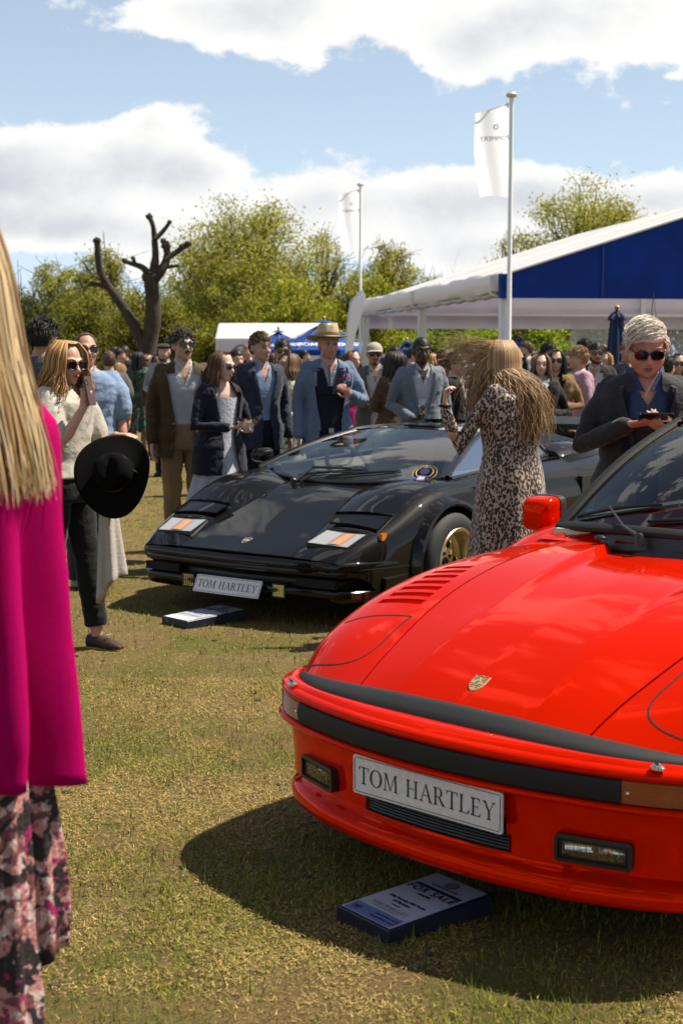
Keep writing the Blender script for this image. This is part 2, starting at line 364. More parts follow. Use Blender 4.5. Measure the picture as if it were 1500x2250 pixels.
def build_grass():
    r=np.random.default_rng(3)
    def scatter(n,y0,y1,pw):
        # roughly even density in the view wedge and beyond its sides
        y=(y0**pw+(y1**pw-y0**pw)*r.random(n))**(1/pw); x=(r.random(n)*2-1)*(y*.30+.5)
        return x,y
    V=[];C=[]
    def blades(n,y0,y1,pw,kind):
        x,y=scatter(n,y0,y1,pw)
        # clumps
        if kind=='green':
            cx=r.integers(0,n,n//9); k=r.integers(0,n//9,n); sp=.012+.03*r.random(n); x=x[cx[k]]+r.normal(0,1,n)*sp; y=y[cx[k]]+r.normal(0,1,n)*sp
            msk=np.array([mn.noise(Vector((a*1.3,b*1.3,5.)))+.5*mn.noise(Vector((a*4,b*4,9.)))+.02*0 for a,b in zip(x,y)])
            # green tufts kept only in noise patches with ragged edges
            keep=(msk+r.normal(0,.25,n))>-.05; x,y=x[keep],y[keep]; n=len(x)
            Lh=.012+.026*r.random(n)**2; lean=.25+.9*r.random(n); wd=.0010+.0009*r.random(n)
            col=np.array([.155,.18,.018])*(.55+.7*r.random((n,1)))+np.array([.12,.07,.0])*r.random((n,1))**2
        elif kind=='tall':
            Lh=.03+.035*r.random(n); lean=.1+.5*r.random(n); wd=.0014+.001*r.random(n)
            col=np.array([.13,.19,.02])*(.6+.6*r.random((n,1)))
        else:
            msk=np.array([mn.noise(Vector((a*1.1,b*1.1,15.)))+.6*mn.noise(Vector((a*4.5,b*4.5,19.))) for a,b in zip(x,y)]); keep=(msk+r.normal(0,.20,n))>-.17; x,y,msk=x[keep],y[keep],msk[keep]; n=len(x)
            Lh=.007+.021*r.random(n)**1.6; lean=1.10+.46*r.random(n); wd=.0008+.0010*r.random(n)
            col=np.array([.50,.355,.125])*(.30+.90*r.random((n,1)))*np.array([1,.97,.92])
            m2=np.array([mn.noise(Vector((a*1.3,b*1.3,5.)))+.5*mn.noise(Vector((a*4,b*4,9.))) for a,b in zip(x,y)]); gg=r.random(n)<.12+.5*np.clip(m2+.02,0,.6); col[gg]=np.array([.20,.205,.03])*(.6+.6*r.random((gg.sum(),1)))
        sc_=1+np.clip((y-6)/8,0,1.6); wd=wd*sc_
        a=r.random(n)*2*np.pi; dx,dy=np.cos(a),np.sin(a)
        z0=np.array([gh(p,q) for p,q in zip(x,y)])+ (0.001+.008*r.random(n) if kind=='straw' else 0)
        hx=np.sin(lean)*Lh; hz=np.cos(lean)*Lh
        b1=np.c_[x-dy*wd,y+dx*wd,z0]; b2=np.c_[x+dy*wd,y-dx*wd,z0]; tp=np.c_[x+dx*hx,y+dy*hx,z0+hz]
        V.append(np.stack([b1,b2,tp],1).reshape(-1,3)); C.append(np.repeat(col,3,0))
    blades(330000,2.9,7,1.0,'straw'); blades(150000,7,17,1.2,'straw')
    blades(115000,2.9,7,1.0,'green'); blades(120000,7,20,1.3,'green'); blades(3000,2.9,9,1.1,'tall')
    V=np.concatenate(V); C=np.concatenate(C)*.80; n=len(V)//3
    me=bpy.data.meshes.new('grass'); me.vertices.add(n*3); me.vertices.foreach_set('co',V.astype(np.float32).ravel()); me.loops.add(n*3); me.loops.foreach_set('vertex_index',np.arange(n*3,dtype=np.int32))
    me.polygons.add(n); me.polygons.foreach_set('loop_start',np.arange(0,n*3,3,dtype=np.int32)); me.update()
    a=me.color_attributes.new('tone','FLOAT_COLOR','POINT'); a.data.foreach_set('color',np.c_[C,np.ones(n*3)].astype(np.float32).ravel())
    C*=1;me.materials.append(mat('grass_blade',(.3,.3,.1),.75,spec=.2,attr='tone')); o=link('grass',me); tag(o,'short dry grass blades and straw over the lawn','grass',kind='stuff')
    # fallen debris
    mb=MB()
    for i in range(140):
        y=3+9*r.random()**1.4; x=(r.random()*2-1)*(y*.26+.3); s=.004+.008*r.random()
        mb.ell((x,y,gh(x,y)+s*.4),(s*(1+r.random()),s,s*.5),6,4)
    tag(mb.build('leaf_litter',mat('litter',(.06,.04,.025),.9)),'small dark crumbs of leaf and bark lying on the turf','debris',kind='stuff')
build_grass()
# ---------------- trees ----------------
bark=mat('bark',(.085,.06,.042),.95,bump=1.6,bscale=14,var=.5,vscale=5)
def leafmat(name,c):
    def fn(nt,b,vec):
        b.inputs['Transmission Weight'].default_value=0
        N=nt.nodes;L=nt.links; o=[n for n in N if n.type=='OUTPUT_MATERIAL'][0]; t=N.new('ShaderNodeBsdfTranslucent'); mx=N.new('ShaderNodeMixShader'); mx.inputs[0].default_value=.52
        a=[n for n in N if n.type=='ATTRIBUTE'][0]; L.new(a.outputs['Color'],t.inputs[0]); L.new(b.outputs[0],mx.inputs[1]); L.new(t.outputs[0],mx.inputs[2]); L.new(mx.outputs[0],o.inputs[0])
    return mat(name,c,.6,attr='tone',fn=fn,spec=.3)
leafm=leafmat('leaves',(.2,.25,.03))
def leaves_mesh(P,S,C,seed):
    r=np.random.default_rng(seed); n=len(P); A=r.normal(size=(n,3)); A/=np.linalg.norm(A,axis=1,keepdims=True); B=np.cross(A,r.normal(size=(n,3))); B/=np.linalg.norm(B,axis=1,keepdims=True)
    S=S[:,None]; V=np.stack([P-A*S,P+B*S*.55,P+A*S,P-B*S*.55],1).reshape(-1,3)
    me=bpy.data.meshes.new('crown'); me.vertices.add(n*4); me.vertices.foreach_set('co',V.astype(np.float32).ravel()); me.loops.add(n*4); me.loops.foreach_set('vertex_index',np.arange(n*4,dtype=np.int32))
    me.polygons.add(n); me.polygons.foreach_set('loop_start',np.arange(0,n*4,4,dtype=np.int32)); me.update()
    a=me.color_attributes.new('tone','FLOAT_COLOR','POINT'); a.data.foreach_set('color',np.c_[np.repeat(C,4,0)*.80,np.ones(n*4)].astype(np.float32).ravel()); me.materials.append(leafm); return me
def tree(x,y,h,wr,label,seed,nleaf=6000,col=(.35,.355,.055),name='leafy_tree',low=.18,leaf=.11,bare=0.,group='trees along the edge of the park',cat='tree',shape=1.0):
    nleaf=int(nleaf*2.1); leaf*=.62; r=random.Random(seed); t=thing(name,label,cat,(x,y,0),0,group); mb=MB(); tips=[]
    def branch(p,d,L,rad,lev):
        pts=[p.copy()];rr=[rad]; q=p.copy(); dd=d.copy(); ns=4
        for i in range(ns):
            dd=(dd+Vector((r.uniform(-1,1),r.uniform(-1,1),r.uniform(-.5,.9)))*.20).normalized(); q=q+dd*(L/ns); pts.append(q.copy()); rr.append(rad*(1-.62*(i+1)/ns)); 
            if lev>=1: tips.append((q.copy(),lev))
        mb.tube(pts,rr,6 if lev<2 else 4,caps=False)
        if lev<3:
            for k in range((5,4,3)[lev]):
                i=r.choice([1,2,3,4,4]) if lev else r.choice([2,3,3,4,4]); az=r.uniform(0,6.28); el=r.uniform(.15,1.1); e=Vector((math.cos(az)*math.cos(el),math.sin(az)*math.cos(el),math.sin(el))); e=(e+dd*.6).normalized()
                branch(pts[i],e,L*r.uniform(.55,.8),rr[i]*.68,lev+1)
    branch(Vector((0,0,-.1)),Vector((0,0,1)),h*.42,h*.028,0)
    T=np.array([tuple(a[0]) for a in tips]); c=np.array([0,0,h*(low+ (1-low)/2)]); 
    # scale branch tips to crown envelope
    mb.build('trunk',bark,t)
    rn=np.random.default_rng(seed); ncl=170; 
    cen=[]; 
    while len(cen)<ncl:
        v=rn.normal(size=3); v/=np.linalg.norm(v); v*=rn.random()**.38
        zz=v[2]; wid=1 if zz<.1 else (1-(zz-.1)*.25*shape)
        p=np.array([v[0]*wr*wid,v[1]*wr*wid,h*(low+(1-low)*(.5+.5*zz))]); 
        if mn.noise(Vector(p*.45)+Vector((seed*3.1,0,0)))<-.22: continue
        cen.append(p)
    cen=np.array(cen); k=rn.integers(0,ncl,nleaf); rad=(.07+.07*rn.random(ncl))*min(h,wr*2.2)
    P=cen[k]+rn.normal(size=(nleaf,3))*(rad[k][:,None]*np.array([.55,.55,.40]))
    far=rn.random(nleaf)<.3; P[far]+=rn.normal(size=(far.sum(),3))*.16
    if bare: 
        keep=rn.random(nleaf)>bare; P=P[keep]; k=k[keep]
    P=P[P[:,2]>.05]; n=len(P)
    cl=.75+.5*rn.random(ncl); C=np.array(col)*(.7+.6*rn.random((n,1)))*cl[k[:n]][:,None]
    yel=rn.random(n)<.2; C[yel]*=np.array([1.35,1.1,.8])
    link('crown',leaves_mesh(P,leaf*(.6+.8*rn.random(n)),C,seed),t)
    # fine twigs
    mb2=MB()
    for i in range(150):
        a=cen[rn.integers(0,ncl)]; b=a+rn.normal(size=3)*.55+np.array([0,0,.35]); base=np.array([a[0]*.45,a[1]*.45,max(h*.25,a[2]-.22*h)])
        mb2.tube([base,(base+a)/2+rn.normal(size=3)*.2,a,b],[.05,.035,.022,.008],4,caps=False)
    mb2.build('limb',bark,t)
    return t
LC='leafy tree in fresh yellow green leaf '
def tpx(pxc,ytop,D,pw): # photo measures -> x, height, half width
    p=F/D; return wx(pxc,D),EYE+(780-ytop)/p,pw/2/p
def T(pxc,ytop,D,pw,label,seed,**k):
    x,h,wr=tpx(pxc,ytop,D,pw); return tree(x,D,h,wr,label,seed,**k)
T(545,442,74,330,'tallest broad leafy tree behind the mustached man and the navy blazer woman',11,nleaf=15000,low=.12,leaf=.12)
T(700,505,80,170,'thin spring tree with bare upper twigs left of the far flagpole',12,nleaf=3800,leaf=.11,bare=.2)
T(850,540,84,170,'round leafy tree rising over the far end of the marquee roof',13,nleaf=5500)
T(430,560,92,200,'middle green tree between the pollarded trunk and the tallest tree',14,nleaf=7000)
T(235,545,78,175,'leafy tree directly behind the left limb of the pollarded tree',15,nleaf=7000,low=.1)
T(130,580,82,160,'leftmost leafy tree beside the blonde hair',16,nleaf=6000,low=.08)
T(1285,398,86,300,'large crowned tree standing above the marquee roof',17,nleaf=13000,low=.3,leaf=.13)
T(1125,500,92,130,'small tree seen left of the large crowned tree over the marquee',18,nleaf=3500)
T(950,592,100,90,'low distant tree just above the marquee eave',19,nleaf=2200)
T(20,600,88,140,'dark leafy tree at the left edge behind the blonde hair',20,nleaf=4000,low=.05)
T(660,600,66,200,'bright low tree behind the blue parasols',31,nleaf=8000,col=(.34,.37,.03),low=.02)
T(800,600,64,180,'bright low tree behind the feather banner',32,nleaf=7000,col=(.36,.38,.03),low=.02)
T(340,640,70,200,'low leafy tree behind the foot of the pollarded tree',33,nleaf=7000,low=.02,col=(.25,.26,.03))
T(500,620,68,180,'low leafy tree behind the white tent',34,nleaf=7000,low=.02,col=(.26,.27,.03))
T(180,640,72,180,'low leafy tree behind the bald man',35,nleaf=6500,low=.02,col=(.22,.235,.03))
T(60,660,60,160,'low dark bush tree behind the dark haired man at left',36,nleaf=6000,low=.0,col=(.10,.12,.025))
T(980,690,62,200,'low leafy tree seen under the marquee roof',37,nleaf=7000,low=.0,col=(.27,.38,.03))
T(1150,690,66,200,'second low leafy tree seen under the marquee roof',38,nleaf=7000,low=.0,col=(.28,.38,.03))
T(1330,690,70,230,'low tree seen through the marquee beside the closed parasol',39,nleaf=6000,low=.0,col=(.12,.15,.03))
def hedge():
    rn=np.random.default_rng(5); n=26000; x=rn.uniform(-26,30,n); y=rn.uniform(88,94,n); z=rn.random(n)**.8*(4.2+1.2*np.sin(x*.7)+.8*np.sin(x*1.9))
    C=np.array([.085,.105,.02])*(.5+rn.random((n,1))); o=link('woodland',leaves_mesh(np.c_[x,y,z],.26*(.6+.8*rn.random(n)),C,5)); o.data.name='woodland'
    tag(o,'dark mass of woodland undergrowth closing the far edge of the park','woodland',kind='stuff')
hedge()
def pollard():
    D=50; p=F/D; X=lambda a:(a-338)/p; Z=lambda b:EYE+(780-b)/p
    t=thing('pollarded_tree','bare pollarded tree with knobbly cut limbs and no leaves','tree',(wx(338,D),D,0)); mb=MB(); s=1/p
    def limb(pts,rr,nm):
        m_=MB(); P=[Vector((X(a),dy,Z(b))) for a,b,dy in pts]; Q=crv([tuple(v) for v in P],5); R=np.interp(np.linspace(0,1,len(Q)),np.linspace(0,1,len(rr)),rr)*s
        R=R*(1+.10*np.array([mn.noise(Vector((i*.9,len(nm),R[0]*50))) for i in range(len(R))])); m_.tube([tuple(q) for q in Q],list(R),9)
        # knuckle at the cut end
        e=Q[-1]; 
        rr_=random.Random(int(pts[-1][0]))
        m_.ell(tuple(e),(rr[-1]*s*1.35,rr[-1]*s*1.2,rr[-1]*s*1.1),8,6)
        for k in range(6): v=Vector((rr_.uniform(-1,1),rr_.uniform(-1,1),rr_.uniform(-.2,1.2))).normalized()*rr[-1]*s*1.3; m_.tube([tuple(e),tuple(Vector(e)+v*1.1)],[rr[-1]*s*.6,rr[-1]*s*.38],6)
        m_.build(nm,bark,t)
    limb([(322,840,0),(324,780,0),(336,720,0),(338,660,0),(334,612,0)],[25,20,18,17,15],'trunk')
    limb([(326,775,0),(305,735,.1),(268,670,.2),(238,628,.2),(222,590,.1),(220,545,0),(219,534,0)],[13,13,11,9,8,7,7],'limb')
    limb([(238,632,.2),(218,628,.1),(203,628,0)],[6,5,4],'limb')
    limb([(336,618,0),(318,592,-.1),(296,584,-.1),(278,577,0)],[9,7,5,5],'limb')
    limb([(301,585,-.1),(297,572,0)],[5,4],'limb')
    limb([(336,615,0),(345,570,0),(343,535,.1),(340,500,0),(333,483,0)],[12,8,7,5,6],'limb')
    limb([(345,530,0),(362,512,.1),(376,494,.1)],[6,5,4],'limb')
    limb([(342,618,0),(362,590,0),(370,565,.1),(368,545,0)],[12,10,8,8],'limb')
    limb([(366,575,0),(390,557,.1),(416,540,.1)],[7,6,6],'limb')
    limb([(362,592,0),(380,589,0),(392,588,0)],[5,4,3],'limb'); limb([(370,560,0),(362,535,0)],[5,5],'limb'); limb([(398,552,.1),(401,546,0)],[5,4],'limb')
pollard()
# ---------------- marquee ----------------
def translu(c,f):
    def fn(nt,b,vec):
        N=nt.nodes;L=nt.links; o=[n for n in N if n.type=='OUTPUT_MATERIAL'][0]; t=N.new('ShaderNodeBsdfTranslucent'); t.inputs[0].default_value=(*c,1); mx=N.new('ShaderNodeMixShader'); mx.inputs[0].default_value=f; L.new(b.outputs[0],mx.inputs[1]); L.new(t.outputs[0],mx.inputs[2]); L.new(mx.outputs[0],o.inputs[0])
    return fn
pvc=mat('marquee_pvc',(.80,.80,.80),.5,bump=.35,bscale=3,var=.06,vscale=2,fn=translu((.80,.78,.85),.30))
pvci=mat('marquee_lining',(.78,.76,.82),.6,bump=.3,bscale=4,fn=translu((.82,.80,.90),.45))
blue=mat('royal_blue_pvc',(.003,.050,.40),.55,spec=.15,bump=.5,bscale=3,var=.25,vscale=2)
alu=mat('aluminium',(.62,.62,.63),.42,metal=.6,var=.12,vscale=9)
dark=mat('dark_metal',(.03,.03,.035),.5)
clearpvc=glassmat('clear_pvc',(.82,.80,.80),1,.15,.10)
white=mat('white_paint',(.8,.8,.8),.5)
def marquee():
    ang=math.atan2(2.7,16.1); t=thing('marquee','large white pitched roof marquee with royal blue gable and open sides','marquee',(3.2,28.7,0),ang)
    # local: x along gable to the right, y along the eave away from the camera
    Wd=13.0; bay=[0,7.3,14.9]; Ln=14.9; ez=3.16; sl=.315; rz=ez+sl*Wd/2
    roof=MB(); n=14; 
    for s in (0,1):
        D=np.array([[( (i/10*Wd/2) if not s else Wd-(i/10*Wd/2), -.12+(Ln+.24)*j/24, ez+sl*i/10*Wd/2-.05*math.sin(math.pi*((j/24*2)%1))*math.sin(math.pi*i/10)) for i in range(11)] for j in range(25)])
        roof.add(gridV(D),gridF(25,11)); 
    roof.build('roof',pvc,t)
    for y in bay: # rafters
        for s in (0,1):
            x0,x1=(0,Wd/2) if not s else (Wd,Wd/2); mb=MB(); mb.tube([(x0,y+.12,ez-.15),(x1,y+.12,rz-.15)],.10,4,flat=.6); mb.build('rafter',alu,t)
    for y in bay:
        for x in (0,Wd):
            mb=MB(); mb.box((x-.09,y+.02,0),(x+.09,y+.20,ez-.08)); mb.box((x-.035,y-.0,0),(x+.035,y+.018,ez-.1)); mb.box((x-.16,y-.04,0),(x+.16,y+.26,.02)); mb.build('leg',alu,t)
    for x in (Wd*.33,Wd*.66): 
        for yy in (Ln,): mb=MB(); mb.box((x-.07,yy+.02,0),(x+.07,yy+.16,ez+.5)); mb.build('leg',alu,t)
    for x in (0,Wd):
        sx=-1 if x==0 else 1
        for a,b in zip(bay[:-1],bay[1:]):
            mb=MB(); mb.box((x-.08,a+.22,ez-.34),(x+.08,b-.0,ez-.12)); mb.build('eave_beam',alu if x else mat('cream_beam',(.62,.58,.50),.5),t)
            # gutter fabric roll sagging on the eave
            k=24; rings=[]
            for i in range(k+1):
                y=a+.10+(b-a-.2)*i/k; sag=.03*math.sin(i*1.3)+.02*math.sin(i*2.9); r=.17
                rings.append([(x+sx*.17+sx*r*.62*math.cos(q),y,ez-.17+sag*.4+(r*1.15)*math.sin(q)+.02*math.sin(3*q+i*.5)) for q in np.linspace(0,2*math.pi,13)[:-1]])
            mb=MB(); mb.loft(rings); mb.build('eave_roll',pvc,t)
            mb=MB(); rings=[]
            for i in range(k+1):
                y=a+.10+(b-a-.2)*i/k; rings.append([(x+sx*.14+.055*math.cos(q),y,ez-.42+.015*math.sin(i*1.7)+.055*math.sin(q)) for q in np.linspace(0,2*math.pi,9)[:-1]])
            mb.loft(rings); mb.build('rolled_clear_wall',mat('rolled_plastic',(.45,.45,.46),.25,bump=1.5,bscale=14,var=.6,vscale=12,metal=.3),t)
            for yy in (a+.05,b-.12):
                mb=MB(); mb.tube([(x+sx*.05,yy,ez+.02),(x+sx*.30,yy,ez-.05),(x+sx*.31,yy,ez-.38),(x+sx*.1,yy,ez-.46)],.022,6); mb.build('strap',white,t)
    # gable skins
    def gable(y,m,z0,nm):
        mb=MB(); nx=40; top=lambda x:ez+sl*min(x,Wd-x)
        for s,yy in ((0,y),(1,y+.02)):
            D=np.array([[ (x,yy+.03*math.sin(x*2.1)*math.sin(math.pi*j/6)+.012*math.sin(x*9+j),z0+(top(x)-.02-z0)*j/6) for x in np.linspace(0,Wd,nx+1)] for j in range(7)]); mb.add(gridV(D),gridF(7,nx+1,bool(s)))
        mb.build(nm,m,t)
    gable(-.14,blue,2.68,'blue_gable'); gable(Ln+.3,pvci,2.5,'rear_gable')
    for x in (1.9,3.8,5.7,7.6,9.5,11.4):
        mb=MB(); mb.box((x-.02,-.185+.03*math.sin(x*2.1),2.69),(x+.02,-.178+.03*math.sin(x*2.1),ez+sl*min(x,Wd-x)-.06)); mb.build('weld_seam',mat('seam_blue',(.002,.035,.30),.5),t,smooth=False)
    for y in (2.4,4.9,9.8,12.3):
        mb=MB(); mb.tube([(0.02,y,ez+.012),(Wd/2,y,rz+.0)],.018,4,flat=.4); mb.build('roof_seam',pvc,t)
    mb=MB(); mb.tube([(0,-.17,ez+.015),(Wd/2,-.17,rz+.015),(Wd,-.17,ez+.015)],.035,6); mb.build('gable_trim',white,t)
    mb=MB(); mb.box((-.16,-.19,2.68),(-.0,-.02,ez-.02)); mb.build('corner_flap',blue,t)
    mb=MB(); mb.box((.1,-.10,2.72),(Wd-.1,.0,2.86)); mb.build('gable_beam',alu,t)
    # valances on far side and far end, white, hanging
    def val(x0,y0,x1,y1,zt,zb):
        mb=MB(); k=60; P=[]
        for s in (0,1):
            D=np.array([[(x0+(x1-x0)*i/k+.04*math.sin(i*.9)*(1-j/4)+s*.012,y0+(y1-y0)*i/k+.04*math.sin(i*1.1+1)*(1-j/4)+s*.012,zb+(zt-zb)*j/4) for i in range(k+1)] for j in range(5)]); mb.add(gridV(D),gridF(5,k+1,bool(s)))
        mb.build('valance',pvci,t)
    val(Wd,.2,Wd,Ln,ez-.1,2.36); val(.1,Ln+.24,Wd-.1,Ln+.24,3.0,2.36)
    mb=MB(); mb.box((.1,Ln+.02,2.74),(Wd-.1,Ln+.12,2.82)); mb.build('end_beam',alu,t)
    mb=MB(); mb.box((6.4,Ln+.3,.0),(Wd-.1,Ln+.31,2.5)); mb.build('clear_wall',clearpvc,t)
    for (x,z) in ((.28,2.99),(.28,2.93),(.28,2.87)):
        mb=MB(); mb.ell((x-.34,-.2,z),(.016,.01,.016),8,6); mb.build('bolt',dark,t)
marquee()
# inner white canopy band visible beneath the blue gable
def lettering(t,txt,size,M,m,nm='lettering'): return text(nm,txt,size,m,t,M,bold=.004*size/.1*.3)
navyink=mat('blue_ink',(.05,.09,.35),.6)
def flag(px,ytop,D,label,fh=1.62,fw=.60,flagtop=.13,base_r=.045):
    p=F/D; x=wx(px,D); H=EYE+(780-ytop)/p; t=thing('flagpole',label,'flagpole',(x,D,0),R_(-32),'white flagpoles beside the marquee')
    mb=MB(); mb.lathe([(base_r*1.5,0),(base_r*1.5,.1),(base_r,.14),(base_r*.8,H-.05)],12); mb.build('pole',white,t)
    mb=MB(); mb.lathe([(.02,H-.06),(.09,H-.04),(.10,H),(.07,H+.035),(.0,H+.04)],12); mb.build('finial',mat('finial',(.7,.66,.55),.5),t)
    k,l=10,14; D_=[]
    for j in range(l+1):
        row=[]
        for i in range(k+1):
            u=i/k; v=j/l; z=H-flagtop-v*fh-.12*u*(1-v*1.2)*1.3+.02*math.sin(6*v+3*u)
            bulge=1+.10*math.sin(math.pi*min(v*1.6,1)); row.append((-.05-u*fw*bulge+.03*math.sin(v*7)*u,.10*math.sin(u*5+v*2.2)*u,z))
        D_.append(row)
    D_=np.array(D_); mb=MB(); mb.add(gridV(D_),gridF(l+1,k+1)); 
    fm=mat('flag_cloth',(.78,.78,.84),.8,bump=.3,bscale=6)
    def cl(nt,b,vec):
        N=nt.nodes;L=nt.links; o=[n for n in N if n.type=='OUTPUT_MATERIAL'][0]; tr=N.new('ShaderNodeBsdfTranslucent'); tr.inputs[0].default_value=(.95,.95,.97,1); mx=N.new('ShaderNodeMixShader'); mx.inputs[0].default_value=.68; L.new(b.outputs[0],mx.inputs[1]); L.new(tr.outputs[0],mx.inputs[2]); L.new(mx.outputs[0],o.inputs[0])
    f=mb.build('flag',mat('flag_sheer',(.8,.8,.84),.8,fn=cl),t)
    ink=mat('faded_ink',(.30,.33,.55),.8)
    def on(me,nm,cx,cz): # wrap flat print on the flag surface, mirrored as it is seen from behind
        a=verts(me); 
        for q in a:
            u=min(max((-(cx-q[0])-.05)/-fw,0),1) if 0 else min(max((.05+ -(cx-q[0]))*-1/fw,0),1)
            X=cx-q[0]; u=min(max((-X-.05)/fw,0),1); Z=cz+q[1]; v=min(max((H-flagtop-.1*u-Z)/fh,0),1); q[2]=Z; q[0]=X; q[1]=.10*math.sin(u*5+v*2.2)*u-.012
        setv(me,a); me.materials.append(ink); link(nm,me,f)
    on(text_mesh('POMMERY',.115,extr=0),'lettering',-.30,H-flagtop-.60)
    on(text_mesh('o',.20,extr=0),'emblem',-.30,H-flagtop-.38)
    mb=MB(); mb.tube([(-.05,0,H-flagtop-.02),(-.05-fw*.9,0,H-flagtop-.13)],.012,6); mb.build('flag_arm',white,t)
flag(1116,225,26,'nearer taller flagpole with limp white flag in front of the marquee corner')
flag(791,414,42,'farther flagpole with limp white flag left of the marquee',fh=1.75)
def feather():
    D=38; x=wx(775,D); t=thing('feather_banner','white feather shaped banner leaning behind the marquee eave','banner',(x,D,0)); p=F/D
    pts=[(762,735),(764,700),(772,665),(784,645),(797,640),(803,655),(798,680),(790,705),(781,735),(775,775),(760,775)]
    mb=MB(); mb.prism([((a-775)/p,EYE+(780-b)/p) for a,b in pts],-.006,.006); mb.build('banner_cloth',mat('banner_cloth',(.8,.8,.82),.8,bump=.4,bscale=3,fn=translu((.9,.9,.92),.5)),t,smooth=False)
    mb=MB(); mb.tube([((758-775)/p,0,0),((760-775)/p,0,EYE+(780-735)/p),((770-775)/p,0,EYE+(780-662)/p),((797-775)/p,0,EYE+(780-638)/p)],.015,6); mb.build('pole',white,t)
feather()
# ---------------- parasols ----------------
pblue=mat('parasol_blue',(.012,.085,.38),.75,spec=.15,bump=.2,bscale=6,var=.15,vscale=3)
pblue2=mat('parasol_valance',(.30,.32,.52),.7)
wood=mat('varnished_wood',(.40,.20,.07),.4)
wink=mat('white_print',(.75,.75,.8),.6)
def parasol(px,yapex,D,pw,yedge,label,rot=0.2,group='open blue parasols behind the crowd'):
    p=F/D; r=pw/2/p*1.04; za=EYE+(780-yapex)/p; ze=EYE+(780-yedge)/p; t=thing('parasol',label,'parasol',(wx(px,D),D,0),rot,group)
    mb=MB(); mb.lathe([(.028,0),(.028,za)],10); mb.build('pole',wood,t)
    mb=MB(); mb.lathe([(.30,0),(.30,.05),(.08,.09),(.05,.3)],16); mb.build('base',dark,t)
    mb=MB(); mb.lathe([(.01,za-.0),(.05,za+.03),(.03,za+.06),(.055,za+.10),(.02,za+.15),(.0,za+.16)],10); mb.build('finial',wood,t)
    for k in range(8):
        a0,a1=math.pi/4*k,math.pi/4*(k+1); m_=MB(); rows=[]
        for j in range(7):
            f=.03+.97*j/6; row=[]
            for i in range(7):
                a=a0+(a1-a0)*i/6; chord=math.cos(math.pi/8)/math.cos(a-(a0+a1)/2); row.append((r*f*chord*math.cos(a),r*f*chord*math.sin(a),za-.02-(za-ze)*f+.05*math.sin(math.pi*f)*-1+.0))
            rows.append(row)
        D_=np.array(rows); m_.add(gridV(D_),gridF(7,7,True)); m_.build('canopy_panel',pblue,t)
        va=np.array([D_[-1],D_[-1]-[0,0,.17]]); va[1]*=[1.01,1.01,1]; mm=MB(); mm.add(gridV(va),gridF(2,7,True)); o=mm.build('valance',pblue,t)
        mm=MB(); a=(a0); mm.tube([(0,0,za-.45),(r*.5*math.cos(a),r*.5*math.sin(a),(za+ze)/2-.05)],.012,5); mm.tube([(.03*math.cos(a),.03*math.sin(a),za-.07),(r*.98*math.cos(a),r*.98*math.sin(a),ze+.0)],.012,5); mm.build('rib',wood,t)
        mid=(a0+a1)/2
        # white print near the rim of each panel
        n_=Vector(((za-ze)*math.cos(mid),(za-ze)*math.sin(mid),r)).normalized(); xax=Vector((-math.sin(mid),math.cos(mid),0)); yax=n_.cross(xax)
        rc=r*.80*math.cos(math.pi/8); c=Vector((rc*math.cos(mid),rc*math.sin(mid),za-.02-(za-ze)*.80-.05*math.sin(math.pi*.8)))+n_*.02
        M=Matrix((( *[xax[0],yax[0],n_[0],c[0]],),(xax[1],yax[1],n_[1],c[1]),(xax[2],yax[2],n_[2],c[2]),(0,0,0,1)))
        text('lettering','POMMERY',r*.17,wink,o,M,bold=.003)
    top=MB(); top.lathe([(r*.0,za+.02),(r*.16,za-.03),(r*.18,za-.06)],8,caps=False); top.build('canopy_cap',pblue,t)
parasol(712,706,46,232,768,'large open blue parasol directly behind the straw hat man',.3)
parasol(612,727,50,150,765,'open blue parasol left of the straw hat man, behind the navy suit man',.1)
parasol(893,752,44,150,788,'open blue parasol beyond the white cap man',.5)
parasol(1140,742,40,110,778,'open blue parasol seen behind the leopard dress woman at the marquee leg',.2)
def closed_parasol():
    D=21; p=F/D; t=thing('closed_parasol','closed navy blue parasol standing between the crowd and the grey haired man','parasol',(wx(1352,D),D,0)); z=lambda y:EYE+(780-y)/p
    mb=MB(); mb.lathe([(.03,0),(.03,z(690))],10); mb.build('pole',wood,t)
    mb=MB(); mb.lathe([(.25,0),(.25,.05),(.05,.08),(.05,.25)],14); mb.build('base',dark,t)
    mb=MB(); rings=[]
    for i,(yy,r) in enumerate([(684,.02),(690,.07),(698,.105),(701,.115),(704,.085),(712,.085),(740,.10),(780,.12),(830,.135),(880,.13),(900,.09)]):
        rings.append([(r*(1+.20*math.cos(8*q+i*.05))*math.cos(q),r*(1+.20*math.cos(8*q+i*.05))*math.sin(q),z(yy)-(.03*math.cos(6*q) if yy in(701,) else 0)) for q in np.linspace(0,2*math.pi,49)[:-1]])
    mb.loft(rings); mb.build('folded_canopy',mat('navy_canvas',(.010,.030,.12),.8,bump=.2,bscale=10),t)
    mb=MB(); mb.lathe([(.01,z(684)),(.045,z(682)),(.025,z(679)),(.05,z(676)),(.03,z(673)),(.0,z(670))],10); mb.build('finial',wood,t)
closed_parasol()
